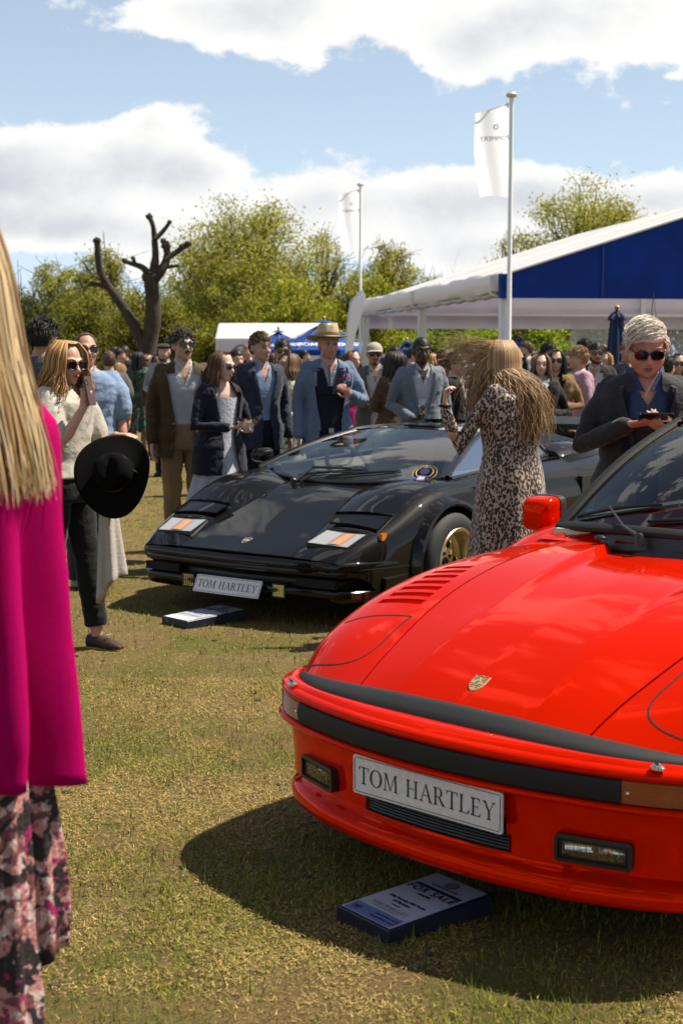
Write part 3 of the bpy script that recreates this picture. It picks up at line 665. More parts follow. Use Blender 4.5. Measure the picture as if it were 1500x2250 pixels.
def tent():
    D=58; p=F/D; X=lambda a:wx(a,D); Z=lambda y:EYE+(780-y)/p; t=thing('small_tent','small plain white pitched tent left of the blue parasols','tent',(X(590),D,0)); x0=X(473)-X(590); x1=X(730)-X(590)
    zt,ze=Z(711),Z(745)
    mb=MB(); D_=np.array([[(x0+.2+(x1-x0)*u,-1.7+1.7*v,ze+(zt-ze)*v) for u in np.linspace(0,1,12)] for v in np.linspace(0,1,5)]); mb.add(gridV(D_),gridF(5,12)); D2=D_*[1,-1,1]; mb.add(gridV(D2),gridF(5,12,True)); mb.build('roof',pvc,t)
    mb=MB(); mb.prism([(-1.7,0.0),(1.7,0.0),(1.7,ze),(0,zt-.01),(-1.7,ze)],0,.02,Matrix.Translation((x0+.18,0,0))@Matrix.Rotation(math.pi/2,4,'Z')); mb.build('end_wall',pvci,t,smooth=False)
    mb=MB(); mb.box((x0+.22,-1.68,0),(x1,-1.66,ze)); mb.build('front_wall',pvci,t,smooth=False)
    for k in range(5): mb=MB(); xx=x0+.25+(x1-x0-.3)*k/4; mb.box((xx-.04,-1.74,0),(xx+.04,-1.69,ze)); mb.build('leg',alu,t,smooth=False)
    mb=MB(); 
    for k in range(24):
        a=2*math.pi*k/24; mb.box((x0+1.15+.30*math.cos(a)-.03,-1.705,Z(757)-.35+.30*math.sin(a)-.03),(x0+1.15+.30*math.cos(a)+.03,-1.70,Z(757)-.35+.30*math.sin(a)+.03))
    mb.build('emblem',navyink,t,smooth=False)
tent()
def planter():
    D=24; p=F/D; t=thing('hanging_planter','blue pot of trailing green plant hanging under the marquee edge','planter',(wx(1431,D),D,EYE+(780-758)/p))
    mb=MB(); mb.lathe([(.05,0),(.085,.02),(.10,.12),(.095,.14),(.08,.13)],16); mb.build('pot',mat('blue_glaze',(.01,.05,.30),.25,coat=.5),t)
    rn=np.random.default_rng(2); n=240; a=rn.random(n)*6.28; rr=.16*rn.random(n)**.5; P=np.c_[rr*np.cos(a),rr*np.sin(a)*.8,.15+.17*rn.random(n)-rr*.3]
    link('foliage',leaves_mesh(P,.028*(.6+.8*rn.random(n)),np.array([.10,.22,.03])*(.6+.8*rn.random((n,1))),3),t)
    mb=MB(); 
    for k in range(3): a=k*2.09; mb.tube([(.09*math.cos(a),.09*math.sin(a),.13),(0,0,.85)],.004,4)
    mb.build('chain',dark,t)
planter()
# ---------------- shared car materials ----------------
def paintfn(nt,b,vec): pass
def redfn(nt,b,vec):
    b.inputs['Specular Tint'].default_value=(1,.42,.02,1); b.inputs['IOR'].default_value=1.36
red=mat('red_paint',(.60,.010,.0),.06,metal=.34,coat=0,spec=.4,fn=redfn)
blk=mat('black_paint',(.005,.0035,.003),.5,coat=.62,spec=.05)
rubber=mat('black_rubber',(.016,.016,.017),.62,spec=.3,bump=.15,bscale=300)
satin=mat('satin_black',(.012,.012,.013),.4)
matt=mat('shut_line_black',(.004,.004,.004),.9)
tyre=mat('tyre',(.016,.016,.017),.75,bump=.2,bscale=90)
silver=mat('silver_rim',(.55,.53,.48),.28,metal=.9)
gold=mat('gold_rim',(.52,.44,.28),.3,metal=.85)
chrome=mat('chrome',(.8,.8,.8),.08,metal=1)
lensm=glassmat('lens_glass',(.85,.87,.88),1.0,.03,.08)
def ambfn(nt,b,vec): b.inputs['Transmission Weight'].default_value=0
amber=mat('amber_lens',(.75,.16,.01),.15,coat=.6)
ambdark=mat('amber_ribbed',(.45,.10,.01),.2,coat=.6)
platem=mat('plate_reflective',(.72,.72,.74),.45,var=.12,vscale=60,coat=.2)
ink=mat('black_ink',(.015,.015,.018),.6)
cream=mat('cream_leather',(.62,.58,.48),.55,bump=.3,bscale=30)
carglass=glassmat('windscreen_glass',(.84,.94,.89),.8,0,.04)
def carroot(name,label,pose):
    return thing(name,label,'car',(pose[0],pose[1],0),-pose[2])
def plate_on(car,c,w,h,tilt,lean,nm='number_plate'):
    """c = centre in car space (v,u,z); local x = v, y = u(back), z up"""
    o=thing(nm,None,None); o.parent=car; o.location=c; o.rotation_euler=(-tilt,0,lean)
    return o
def make_plate(car,c,w,h,tilt,txt,cap):
    M=Matrix.Translation(c)@Matrix.Rotation(-tilt,4,'X')
    mb=MB(); r=.008; pts=[]
    for cx,cz,a0 in ((w/2-r,h/2-r,0),(-w/2+r,h/2-r,90),(-w/2+r,-h/2+r,180),(w/2-r,-h/2+r,270)):
        for k in range(5): a=R_(a0+k*22.5); pts.append((cx+r*math.cos(a),cz+r*math.sin(a)))
    mb.prism(pts,-.003,.003); o=mb.build('number_plate',platem,car,smooth=False); o.matrix_local=M
    mb=MB(); e=.006; t=.0016
    for x0,x1,z0,z1 in ((-w/2+e+.004,w/2-e-.004,h/2-e-t,h/2-e),(-w/2+e+.004,w/2-e-.004,-h/2+e,-h/2+e+t),(-w/2+e,-w/2+e+t,-h/2+e+.004,h/2-e-.004),(w/2-e-t,w/2-e,-h/2+e+.004,h/2-e-.004)):
        mb.box((x0,-.0042,z0),(x1,-.0031,z1))
    mb.build('plate_border',ink,o,smooth=False)
    L,wd=serif(txt,cap); L.V=[(x,y-.0034,z) for x,y,z in L.V]; L.build('lettering',ink,o,smooth=False,auto=None)
    mb=MB()
    for s in (-1,1): mb.ell((s*w*.30,-.0035,-h*.12),(.0022,.001,.0022),6,4)
    mb.build('screw',silver,o); return o
def wheel(car,c,R,rr,wd,side,rimm,style):
    """side=+1 outer face towards +x"""
    root=None
    M=Matrix.Translation(c)@Matrix.Rotation(R_(90)*side,4,'Y')
    mb=MB(); h=wd/2; mb.lathe([(rr,-h),(rr+.02,-h-.006),(R-.05,-h-.004),(R-.015,-h+.012),(R,-h+.035),(R,h-.035),(R-.015,h-.012),(R-.05,h+.004),(rr+.02,h+.006),(rr,h)],56,M,caps=False)
    w_=mb.build('wheel',tyre,car,auto=50)
    for k in range(5): # tread grooves
        pass
    mb=MB(); mb.lathe([(rr+.008,h+.006),(rr+.004,h+.012),(rr-.012,h+.008),(rr-.018,h-.03),(rr-.022,h-.10),(rr-.05,h-.125),(rr*.62,h-.128),(rr*.60,h-.128)],56,M,caps=False); mb.build('rim',rimm,w_)
    dp=h-.12
    face=MB(); hole=MB()
    if style=='dish':
        face.lathe([(rr*.99-.03,dp-.006),(rr*.70,dp+.004),(rr*.36,dp+.03),(rr*.30,dp+.032),(.0,dp+.028)],48,M,caps=False)
        for k in range(5):
            a=2*math.pi*k/5+.3; p=M@Vector((rr*.53*math.cos(a),rr*.53*math.sin(a),dp+.019)); Rr=M.to_3x3()@Matrix.Rotation(0,3,'Z')
            hole.add(*ring_disc(M,rr*.53*math.cos(a),rr*.53*math.sin(a),dp+.024,rr*.155)); 
            face.add(*ring_tor(M,rr*.53*math.cos(a),rr*.53*math.sin(a),dp+.024,rr*.165,.008))
            a2=a+math.pi/5; hole.add(*ring_disc(M,rr*.27*math.cos(a2),rr*.27*math.sin(a2),dp+.036,.012))
        hole.add(*ring_disc(M,0,0,dp+.036,.03))
    face.build('wheel_centre',rimm,w_); hole.build('wheel_hole',matt,w_)
    mb=MB()
    for k in range(36): a=2*math.pi*k/36; mb.add(*ring_disc(M,(rr-.02)*math.cos(a),(rr-.02)*math.sin(a),h-.02,.004))
    mb.build('rim_bolt',chrome,w_)
    mb=MB(); mb.add(*ring_disc(M,0,0,-h*.3,rr*.98)); mb.build('brake_disc',satin,w_)
    return w_
def ring_disc(M,x,y,z,r,n=18):
    V=[tuple(M@Vector((x+r*math.cos(2*math.pi*i/n),y+r*math.sin(2*math.pi*i/n),z))) for i in range(n)]; return V,[tuple(range(n))]
def ring_tor(M,x,y,z,r,t,n=20,k=6):
    V=[];Fs=[]
    for i in range(n):
        a=2*math.pi*i/n
        for j in range(k): b=2*math.pi*j/k; V.append(tuple(M@Vector((x+(r+t*math.cos(b))*math.cos(a),y+(r+t*math.cos(b))*math.sin(a),z+t*math.sin(b)))))
    for i in range(n):
        for j in range(k): Fs.append((i*k+j,((i+1)%n)*k+j,((i+1)%n)*k+(j+1)%k,i*k+(j+1)%k))
    return V,Fs
def sw(A): # (u,v,z) -> car local (x=v,y=u,z)
    A=np.asarray(A,float); return A[...,[1,0,2]]
def interp_grid(rows): return np.array(rows,float)
def seam(P,w=.006,name='shut_line',par=None,lift=.0012,m=None,nn=None):
    """thin dark strip following a dense polyline P (car local) with normals nn"""
    P=np.asarray(P,float); t=np.gradient(P,axis=0); t/=np.linalg.norm(t,axis=1,keepdims=True); nn=np.asarray(nn,float) if nn is not None else np.tile([0,0,1.],(len(P),1))
    s=np.cross(t,nn); s/=np.linalg.norm(s,axis=1,keepdims=True); Q=P+nn*lift; D=np.stack([Q-s*w/2,Q+s*w/2],1); mb=MB(); mb.add(gridV(D),gridF(len(P),2)); return mb.build(name,m or matt,par)
def bezelcurve(P,Dense,): pass
def bvh_of(mb_list):
    from mathutils.bvhtree import BVHTree
    V=[];Fs=[]
    for mb in mb_list:
        o=len(V); V+=mb.V; Fs+=[tuple(i+o for i in f) for f in mb.F]
    return BVHTree.FromPolygons(V,Fs)
def drop(bvh,P,d=(0,0,-1),back=1.0):
    out=[];ns=[]
    d=Vector(d).normalized()
    for p in P:
        p=Vector(p); h=bvh.ray_cast(p-d*back,d,back*3)
        if h[0] is None: h=bvh.find_nearest(p)
        n=h[1]; n=-n if n.dot(d)>0 else n
        out.append(tuple(h[0])); ns.append(tuple(n))
    return np.array(out),np.array(ns)
# ---------------- the red sports car ----------------
RPOSE=(.22994,3.916185,.78117)
def red_car():
    t=carroot('sports_car','red flat nosed sports car with a name on its front plate, nearest the camera',RPOSE)
    # control net (u,v,z): centre, crease, shut line, fender inner, crown, shoulder, side, low side, sill
    def row(*c): return list(c)
    G=[ row((.142,0,.597),(.147,.20,.594),(.149,.24,.592),(.172,.42,.580),(.200,.58,.569),(.245,.72,.557),(.298,.80,.543),(.34,.845,.49),(.36,.86,.36),(.36,.855,.19)),
        row((.235,0,.655),(.240,.20,.652),(.240,.24,.651),(.265,.433,.632),(.285,.59,.625),(.315,.735,.610),(.36,.825,.578),(.40,.868,.50),(.42,.88,.36),(.42,.875,.19)),
        row((.40,0,.736),(.40,.205,.732),(.40,.24,.730),(.40,.455,.694),(.40,.60,.688),(.41,.75,.668),(.43,.845,.622),(.45,.885,.52),(.45,.895,.36),(.45,.885,.19)),
        row((.60,0,.807),(.60,.208,.800),(.60,.24,.799),(.60,.485,.772),(.60,.61,.766),(.60,.755,.746),(.60,.858,.70),(.60,.905,.57),(.60,.91,.38),(.60,.90,.19)),
        row((.86,0,.862),(.86,.228,.856),(.86,.262,.861),(.86,.505,.846),(.86,.62,.836),(.86,.76,.816),(.86,.868,.768),(.86,.918,.62),(.86,.92,.40),(.86,.91,.19)),
        row((1.12,0,.892),(1.12,.262,.884),(1.12,.30,.901),(1.12,.512,.889),(1.12,.63,.875),(1.12,.765,.851),(1.12,.872,.80),(1.12,.922,.64),(1.12,.925,.40),(1.12,.915,.19)),
        row((1.27,0,.903),(1.31,.290,.893),(1.34,.330,.922),(1.36,.52,.908),(1.36,.635,.895),(1.36,.77,.866),(1.36,.875,.81),(1.36,.925,.65),(1.36,.925,.40),(1.36,.915,.19))]
    D=sw(dens(G,10,8,cj=(1,2,3)))          # dense grid, 7 rows, columns of 8 samples
    n,m,_=D.shape; c1,c2=16,24
    parts=[]
    # hood
    mb=MB(); H=D[:,:c2+1]; Hm=np.concatenate([(H*[-1,1,1])[:,::-1],H[:,1:]],1)
    Hm=Hm.copy(); panel(mb,Hm,(1,1,1,1),g=.004,depth=.014,flip=True,sgn=-1); 
    hood=mb.build('bonnet',red,t,auto=38); parts.append(mb)
    # fenders with slot and lamp lid
    iy=lambda u:int(np.argmin(abs(D[:,c2+8,1]-u)))
    fl=MB()
    Fn=D[:,c2:]
    slots=[]
    for k in range(7):
        u=.605+.053*k; vi=.545+.0095*k; vo=.745-.002*k
        slots.append((u,vi,vo))
    def skip(c):
        v=abs(c[0]); 
        if (c[1]-.95)**2+(c[2]-.31)**2<.365**2 and v>.80 and c[2]<.69: return True
        return False
    # finer resampling of the upper fender so that the louvres can be cut
    up=D[:,c2:c2+25]; lo=D[:,c2+24:]
    U=dens(up,6,3); 
    def skip2(c):
        v=abs(c[0])
        for (u,vi,vo) in slots:
            if abs(c[1]-u)<.0150 and vi<v<vo: return True
        return False
    for mir in (1,-1):
        f=MB(); X=U*[mir,1,1]; f.add(gridV(X),gridF(U.shape[0],U.shape[1],mir>0,skip2,X))
        e=np.stack([X[:,0]+[mir*.004,0,0],X[:,0]+[mir*.004,0,-.03]]); f.add(gridV(e),gridF(2,len(X)))
        f.V[:len(gridV(X))]=[tuple(v) for v in gridV(np.concatenate([(X[:,:1]+[mir*.003,0,0]),X[:,1:]],1))]
        X2=lo*[mir,1,1]; f.add(gridV(X2),gridF(lo.shape[0],lo.shape[1],mir>0,skip,X2))
        fo=f.build('wing',red,t,auto=50); parts.append(f)
        # louvre blades under the slots
        b=MB(); bk=MB()
        for (u,vi,vo) in slots:
            k=14; P=[]
            for i in range(k+1):
                v=vi+(vo-vi)*i/k; j=np.argmin(abs(U[iy2(U,u),:,0]-v)); z=zat(U,u-.0150,v); z2=zat(U,u+.0150,v)
                P.append([(mir*v,u-.0150,z-.002),(mir*v,u-.004,z-.010),(mir*v,u+.010,z-.020),(mir*v,u+.0150,z-.026)])
            P=np.array(P); b.add(gridV(P),gridF(k+1,4,mir<0))
            P2=np.array([[(mir*(vi+(vo-vi)*i/k),u+.0150,zat(U,u+.0150,vi+(vo-vi)*i/k)+o) for o in (.0,-.03)] for i in range(k+1)]); b.add(gridV(P2),gridF(k+1,2,mir<0))
            for vv in (vi,vo):
                zz=[zat(U,u-.0150,vv),zat(U,u+.0150,vv)]; b.add([(mir*vv,u-.0150,zz[0]),(mir*vv,u+.0150,zz[1]),(mir*vv,u+.0150,zz[1]-.03),(mir*vv,u-.0150,zz[0]-.03)],[(0,1,2,3)])
        b.build('louvre',red,fo)
    bv=bvh_of(parts)
    global RBV; RBV=bv
    # shut lines: lamp lids
    for s in (-1,1):
        P=[(s*.515,.515),(s*.60,.508),(s*.70,.492),(s*.775,.47)]
        Q=crv([(a,b,1) for a,b in P],8); p,nn=drop(bv,[(a,b,1.2) for a,b,c in Q]); seam(p,.007,par=t,nn=nn)
        P=[(s*.515,.515),(s*.512,.42),(s*.506,.335),(s*.530,.285),(s*.60,.262),(s*.68,.268),(s*.745,.285),(s*.795,.325),(s*.815,.38)]
        Q=crv([(a,b,1) for a,b in P],8); p,nn=drop(bv,[(a,b,1.2) for a,b,c in Q]); seam(p,.0055,par=t,nn=nn)
    # cowl, scuttle
    mb=MB(); rows=[]
    for v in np.linspace(-.52,.52,27):
        a=abs(v); u0=float(np.interp(a,[0,.325,.52],[1.29,1.32,1.36])); z0=float(np.interp(a,[0,.325,.52],[.930,.905,.905]))
        ub=1.31+.50*a*a if a<.34 else 1.368+(a-.34)*.45; zb=.952-.03*a
        rows.append([(v,u0+.003,z0-.006),(v,u0+.008,z0-.04),(v,ub-.028 if a<.34 else ub-.012,z0-.035 if a<.335 else z0+.004),(v,ub-.018,z0-.02 if a<.335 else z0+.01),(v,ub,zb+.01)])
    rows=np.array(rows); mb.add(gridV(rows),gridF(len(rows),5)); mb.build('scuttle',satin,t,auto=40)
    mb=MB() # red scuttle panel under the glass
    rows=[]
    for v in np.linspace(-.66,.66,33):
        a=abs(v); ub=1.318+.36*a*a; rows.append([(v,ub-.014 if a<.33 else 1.362+(a-.33)*.0,.925-.02*a+(.01 if a<.33 else -.006)),(v,ub+.03,.948-.012*a),(v,ub+.07,.955-.012*a)])
    rows=np.array(rows); mb.add(gridV(rows),gridF(len(rows),3,True)); mb.build('scuttle_panel',red,t); parts.append(mb)
    # bumper and front valance: one sweep of a profile round the nose
    plan=crv([(.020,0),(.026,.15),(.044,.30),(.078,.46),(.128,.62),(.195,.735),(.290,.812),(.42,.855),(.60,.882)],10)
    pn=np.gradient(plan,axis=0); pn/=np.linalg.norm(pn,axis=1,keepdims=True); pn=np.c_[-pn[:,1],pn[:,0]] # outward (towards -u,+v)
    def sweep(prof,s0=0,s1=None,mir=True,fade=None):
        pl=plan[s0:s1]; nn=pn[s0:s1]; A=[]
        for i,((u,v),(nu,nv)) in enumerate(zip(pl,nn)):
            A.append([(v+nv*e,u+nu*e,z) for e,z in prof])
        A=np.array(A)
        if mir: A=np.concatenate([(A*[-1,1,1])[::-1],A[1:]],0)
        return A
    low=crv([(-.10,.185),(.020,.176),(.036,.186),(.040,.206),(.032,.228),(.008,.246),(-.004,.262)],5)
    fd=np.clip((plan[:,1]-.45)/.42,0,1)*.050; A=np.array([[(v+nv*(e-f_),u+nu*(e-f_),z) for e,z in low] for (u,v),(nu,nv),f_ in zip(plan,pn,fd)]); A[:,-1]=sweep([low[-1]],mir=False)[:,0]; A=np.concatenate([(A*[-1,1,1])[::-1],A[1:]],0); mb=MB(); mb.add(gridV(A),gridF(*A.shape[:2],True)); mb.build('front_lip',red,t,auto=60)
    val=crv([(-.004,.262),(-.004,.30),(.0,.35),(.004,.395),(.006,.425)],5); A=sweep(val)
    def opening(c):
        x,y,z=c; a=abs(x)
        return (a<.262 and .262<z<.36) or (.418<a<.592 and .284<z<.342)
    A2=dens(A[::4],4,4); mb=MB(); mb.add(gridV(A2),gridF(A2.shape[0],A2.shape[1],True,opening,A2)); vb=mb.build('front_valance',red,t,auto=60)
    bm_=crv([(.006,.425),(.020,.430),(.040,.437),(.046,.445),(.042,.452),(.032,.456)],4); A=sweep(bm_); mb=MB(); mb.add(gridV(A),gridF(*A.shape[:2],True)); 
    top=crv([(.030,.520),(.036,.528),(.032,.541),(.014,.550)],5); A=sweep(top)
    E=np.array([D[0,j] for j in range(0,24+8*4-2)]); E=np.concatenate([(E*[-1,1,1])[::-1],E[1:]],0); E=crv(E[::3],2); d=np.gradient(E,axis=0); d[:,2]=0; d/=np.linalg.norm(d,axis=1,keepdims=True); on=np.c_[d[:,1],-d[:,0]]
    GO=crv([(0,.066,.566),(.2,.069,.566),(.38,.088,.563),(.54,.120,.560),(.68,.185,.555),(.765,.250,.549),(.835,.345,.540)],8); GO=np.concatenate([(GO*[-1,1,1])[::-1],GO[1:]],0)
    k1=int(np.argmin(abs(plan[:,0]-.33))); m0=len(plan)-1; Ao=A[m0-k1:m0+k1+1,-1]
    def arc(P): L_=np.r_[0,np.cumsum(np.linalg.norm(np.diff(P,axis=0),axis=1))]; return L_/L_[-1]
    sa,sg=arc(Ao),arc(GO); Gi=np.stack([np.interp(sa,sg,GO[:,c_]) for c_ in range(3)],1)
    mb.add(gridV(A),gridF(*A.shape[:2],True)); B_=np.stack([Ao+(Gi-Ao)*f+[0,0,.007*math.sin(math.pi*f)] for f in np.linspace(0,1,7)],1); mb.add(gridV(B_),gridF(*B_.shape[:2],True)); 
    for s_ in (-1,1):
        Q=np.array([[(s_*(plan[i,1]+pn[i,1]*e_),plan[i,0]+pn[i,0]*e_,z_) for e_,z_ in ((.028,.520),(.030,.532),(.014,.549),(-.02,.552),(-.06,.545))] for i in range(k1-1,len(plan))]); mb.add(gridV(Q),gridF(*Q.shape[:2],s_>0))
    bump=mb.build('bumper',red,t,auto=50)
    # band: centre rubber, amber lamps, red ends
    ei=int(np.argmin(abs(plan[:,1]-.575))); e2=int(np.argmin(abs(plan[:,1]-.80)))
    band=crv([(.026,.456),(.036,.459),(.039,.466),(.039,.509),(.036,.516),(.026,.520)],3); A=sweep(band,0,ei+1); mb=MB(); mb.add(gridV(A),gridF(*A.shape[:2],True)); mb.build('bumper_strip',rubber,t,auto=50)
    for s in (-1,1):
        lm=[(.028,.457),(.033,.460),(.034,.488),(.033,.516),(.028,.519)]; A=sweep(lm,ei,e2+4,False)*[s,1,1]; mb=MB(); mb.add(gridV(A),gridF(*A.shape[:2],s>0)); il=mb.build('indicator_lamp',ambdark,t,auto=50)
        mb=MB()
        for k in range(10):
            z=.462+k*.0055; B=sweep([(.0335,z),(.0352,z+.0015),(.0335,z+.003)],ei,e2+4,False)*[s,1,1]; mb.add(gridV(B),gridF(*B.shape[:2],s>0))
        mb.build('lens_rib',ambdark,il)
        mb=MB(); p=sweep([(.036,.488)],ei+1,ei+2,False)[0][0]*[s,1,1]; mb.ell(p,(.005,.004,.005),8,6); mb.build('screw',chrome,il)
        A=sweep([(.026,.456),(.032,.46),(.034,.488),(.032,.516),(.028,.520)],e2+3,None,False)*[s,1,1]; mb=MB(); mb.add(gridV(A),gridF(*A.shape[:2],s>0)); mb.build('bumper_end',red,t,auto=50)
        A=sweep([(.034,.474),(.046,.478),(.046,.498),(.034,.502)],e2+8,None,False)*[s,1,1]; mb=MB(); mb.add(gridV(A),gridF(*A.shape[:2],s>0)); mb.build('side_strip',rubber,t,auto=50)
        # headlamp washer nozzles
        q=Matrix.Translation((s*.662,.122,.558)); mb=MB(); mb.lathe([(.016,-.004),(.017,.002),(.012,.006),(.006,.010),(.0,.011)],14,q@Matrix.Diagonal((1.25,.85,1,1))); w_=mb.build('washer_nozzle',chrome,t); mb=MB(); mb.ell((s*.662,.122,.567),(.010,.007,.004),10,6); mb.build('nozzle_cap',satin,w_)
    # rubber strip between bumper and bodywork
    E=np.array([D[0,j] for j in range(0,24+8*4-2)]); E=np.concatenate([(E*[-1,1,1])[::-1],E[1:]],0); se=arc(E); sg=arc(GO); Ei=np.stack([np.interp(sg,se,E[:,c_]) for c_ in range(3)],1)
    A=np.stack([Ei+(GO-Ei)*f+[0,0,z] for f,z in ((-.10,-.03),(-.06,-.004),(.08,.010),(.35,.012),(.70,.008),(.93,.002),(1.0,-.010),(1.0,-.03))],1); mb=MB(); mb.add(gridV(A),gridF(*A.shape[:2],True)); mb.build('bumper_gasket',rubber,t,auto=70)
    # air intake under the plate
    mb=MB(); mb.box((-.275,.075,.25),(.275,.085,.37)); mb.box((-.262,.045,.256),(.262,.075,.262)); mb.build('intake_back',matt,t,smooth=False)
    for k in range(11):
        z=.268+k*.0088; mb=MB(); P=[]
        for v in np.linspace(-.264,.264,21): u=float(np.interp(abs(v),plan[:,1],plan[:,0])); P.append([(v,u+.008,z),(v,u+.010,z+.004),(v,u+.030,z+.001)])
        P=np.array(P); mb.add(gridV(P),gridF(21,3,True)); mb.build('grille_slat',satin,t)
    for s in (-1,1): # edges of intake
        mb=MB(); u=float(np.interp(.262,plan[:,1],plan[:,0])); mb.add([(s*.262,u+.003,.262),(s*.262,u+.0,.36),(s*.262,u+.07,.36),(s*.262,u+.07,.262)],[(0,1,2,3)]); mb.build('intake_side',red,t)
    # fog lamps
    for s in (-1,1):
        u0,u1=.055,.118; vi,vo=.405,.602; z0,z1=.277,.350
        g=MB(); ang=math.atan2(u1-u0,vo-vi)
        Mx=Matrix.Translation((s*(vi+vo)/2,(u0+u1)/2-.004,(z0+z1)/2))@Matrix.Rotation(s*ang,4,'Z'); w2=math.hypot(vo-vi,u1-u0)/2; h2=(z1-z0)/2
        def frame(mb,W,Hh,b,y0,y1,r=.012):
            def rr(W,Hh,r): 
                o=[]
                for cx,cz,a0 in ((W-r,Hh-r,0),(-W+r,Hh-r,90),(-W+r,-Hh+r,180),(W-r,-Hh+r,270)):
                    for k in range(5): a=R_(a0+k*22.5); o.append((cx+r*math.cos(a),cz+r*math.sin(a)))
                return o
            a=rr(W,Hh,r); c=rr(W-b,Hh-b,max(r-b,.003)); rings=[[(x,y1,z) for x,z in a],[(x,y0,z) for x,z in a],[(x,y0-.001,z) for x,z in c],[(x,y1,z) for x,z in c]]
            mb.loft([[tuple(Mx@Vector(p)) for p in R] for R in rings],caps=False); return c
        g=MB(); frame(g,w2,h2,.010,-.010,.03); fg=g.build('fog_lamp',satin,t,auto=40)
        g=MB(); frame(g,w2-.008,h2-.008,.012,-.004,.03,.008); g.build('bezel',rubber,fg,auto=40)
        g=MB(); k=9; P=np.array([[tuple(Mx@Vector((x,.035-.022*(1-(x/(w2-.018))**2)*0+.012*(abs(x)/(w2-.018))**2*-1-.01*(abs(z)/(h2-.016))**2,z))) for z in np.linspace(-h2+.017,h2-.017,6)] for x in np.linspace(-w2+.019,w2-.019,k)]); g.add(gridV(P),gridF(k,6)); g.build('reflector',chrome,fg)
        g=MB(); g.tube([tuple(Mx@Vector((-.006,.024,0))),tuple(Mx@Vector((.006,.014,0)))],.009,10); g.build('bulb',silver,fg)
        g=MB(); P=np.array([[tuple(Mx@Vector((x,-.004-.003*math.cos(x*20),z))) for z in np.linspace(-h2+.018,h2-.018,5)] for x in np.linspace(-w2+.02,w2-.02,9)]); g.add(gridV(P),gridF(9,5,True)); g.build('lens',lensm,fg)
        g=MB()
        for x in np.linspace(-w2+.035,w2-.035,9): g.box((x-.0012,-.0075,-h2+.02),(x+.0012,-.0045,h2-.02),Mx)
        g.build('lens_rib',lensm,fg,smooth=False)
    make_plate(t,(0,.0,.379),.546,.113,R_(0),'TOM HARTLEY',.050)
    # crest
    p,nn=drop(bv,[(0,.225,1.2)]); c=Vector(p[0]); nz=Vector(nn[0]); ya=Vector((0,1,0)); ya=(ya-nz*ya.dot(nz)).normalized(); xa=ya.cross(nz)
    M=Matrix(((xa[0],ya[0],nz[0],c[0]),(xa[1],ya[1],nz[1],c[1]),(xa[2],ya[2],nz[2],c[2]),(0,0,0,1)))
    def shield(s,z0,z1): 
        pts=[(-.5,.62),(-.25,.60),(0,.66),(.25,.60),(.5,.62),(.51,.1),(.44,-.25),(.27,-.52),(0,-.68),(-.27,-.52),(-.44,-.25),(-.51,.1)]
        V=[tuple(M@Vector((a*s,b*s,z0))) for a,b in pts]+[tuple(M@Vector((a*s*.94,b*s*.94,z1))) for a,b in pts]; n=12
        return V,[tuple(range(n,2*n))]+[(i,(i+1)%n,n+(i+1)%n,n+i) for i in range(n)]
    goldm=mat('badge_gold',(.72,.55,.25),.3,metal=.7); S=.052
    mb=MB(); mb.add(*shield(S,0,.003)); cr=mb.build('crest',goldm,t,auto=30)
    def quad(x0,y0,x1,y1,z,m,nm):
        mb=MB(); mb.add([tuple(M@Vector((a*S,b*S,z))) for a,b in ((x0,y0),(x1,y0),(x1,y1),(x0,y1))],[(0,1,2,3)]); mb.build(nm,m,cr,smooth=False)
    rdm=mat('badge_red',(.5,.02,.02),.4)
    for k in range(3):
        quad(.05,-.05-.14*k-.10,.40-.07*k,-.05-.14*k-.03,.0034,(rdm,ink,rdm)[k],'stripe'); quad(-.44,.32-.13*k,-.10,.38-.13*k,.0034,(ink,rdm,ink)[k],'stripe') if k<2 else None
        quad(.08,.34-.13*k,.45,.40-.13*k,.0034,(rdm,ink,rdm)[k],'stripe'); quad(-.42+.07*k,-.08-.14*k-.06,-.06,-.08-.14*k,.0034,(rdm,ink,rdm)[k],'stripe')
    mb=MB(); V,Fc=shield(S*.38,.0036,.0044); mb.add(V,Fc); mb.build('inner_shield',goldm,cr)
    mb=MB(); mb.tube([tuple(M@Vector(q)) for q in ((-.05*S,-.14*S,.0052),(-.02*S,.02*S,.0052),(.04*S,.12*S,.0052),(.02*S,.17*S,.0052))],[.002,.0026,.0015,.0008],6,flat=.4); mb.build('horse',ink,cr)
    text('lettering','PORSCHE',S*.17,ink,cr,M@Matrix.Translation((0,S*.51,.0032)),sx=1.1)
    # sides behind the front wings
    B=[ row((1.36,.875,.81),(1.36,.925,.65),(1.36,.925,.40),(1.36,.915,.19)),
        row((1.60,.878,.845),(1.60,.928,.67),(1.60,.93,.40),(1.60,.915,.19)),
        row((2.2,.885,.86),(2.2,.935,.68),(2.2,.935,.40),(2.2,.92,.19)),
        row((2.75,.885,.86),(2.75,.94,.68),(2.75,.945,.40),(2.75,.93,.19)),
        row((3.1,.91,.86),(3.1,.985,.66),(3.1,.985,.40),(3.1,.95,.19)),
        row((3.5,.92,.85),(3.5,1.0,.66),(3.5,1.0,.42),(3.5,.96,.22)),
        row((4.0,.85,.80),(4.0,.93,.63),(4.0,.94,.42),(4.0,.90,.25)),
        row((4.42,.62,.70),(4.42,.72,.58),(4.42,.74,.42),(4.42,.70,.26))]
    S_=sw(dens(B,6,6)); 
    def skr(c): return (c[1]-3.32)**2+(c[2]-.31)**2<.36**2
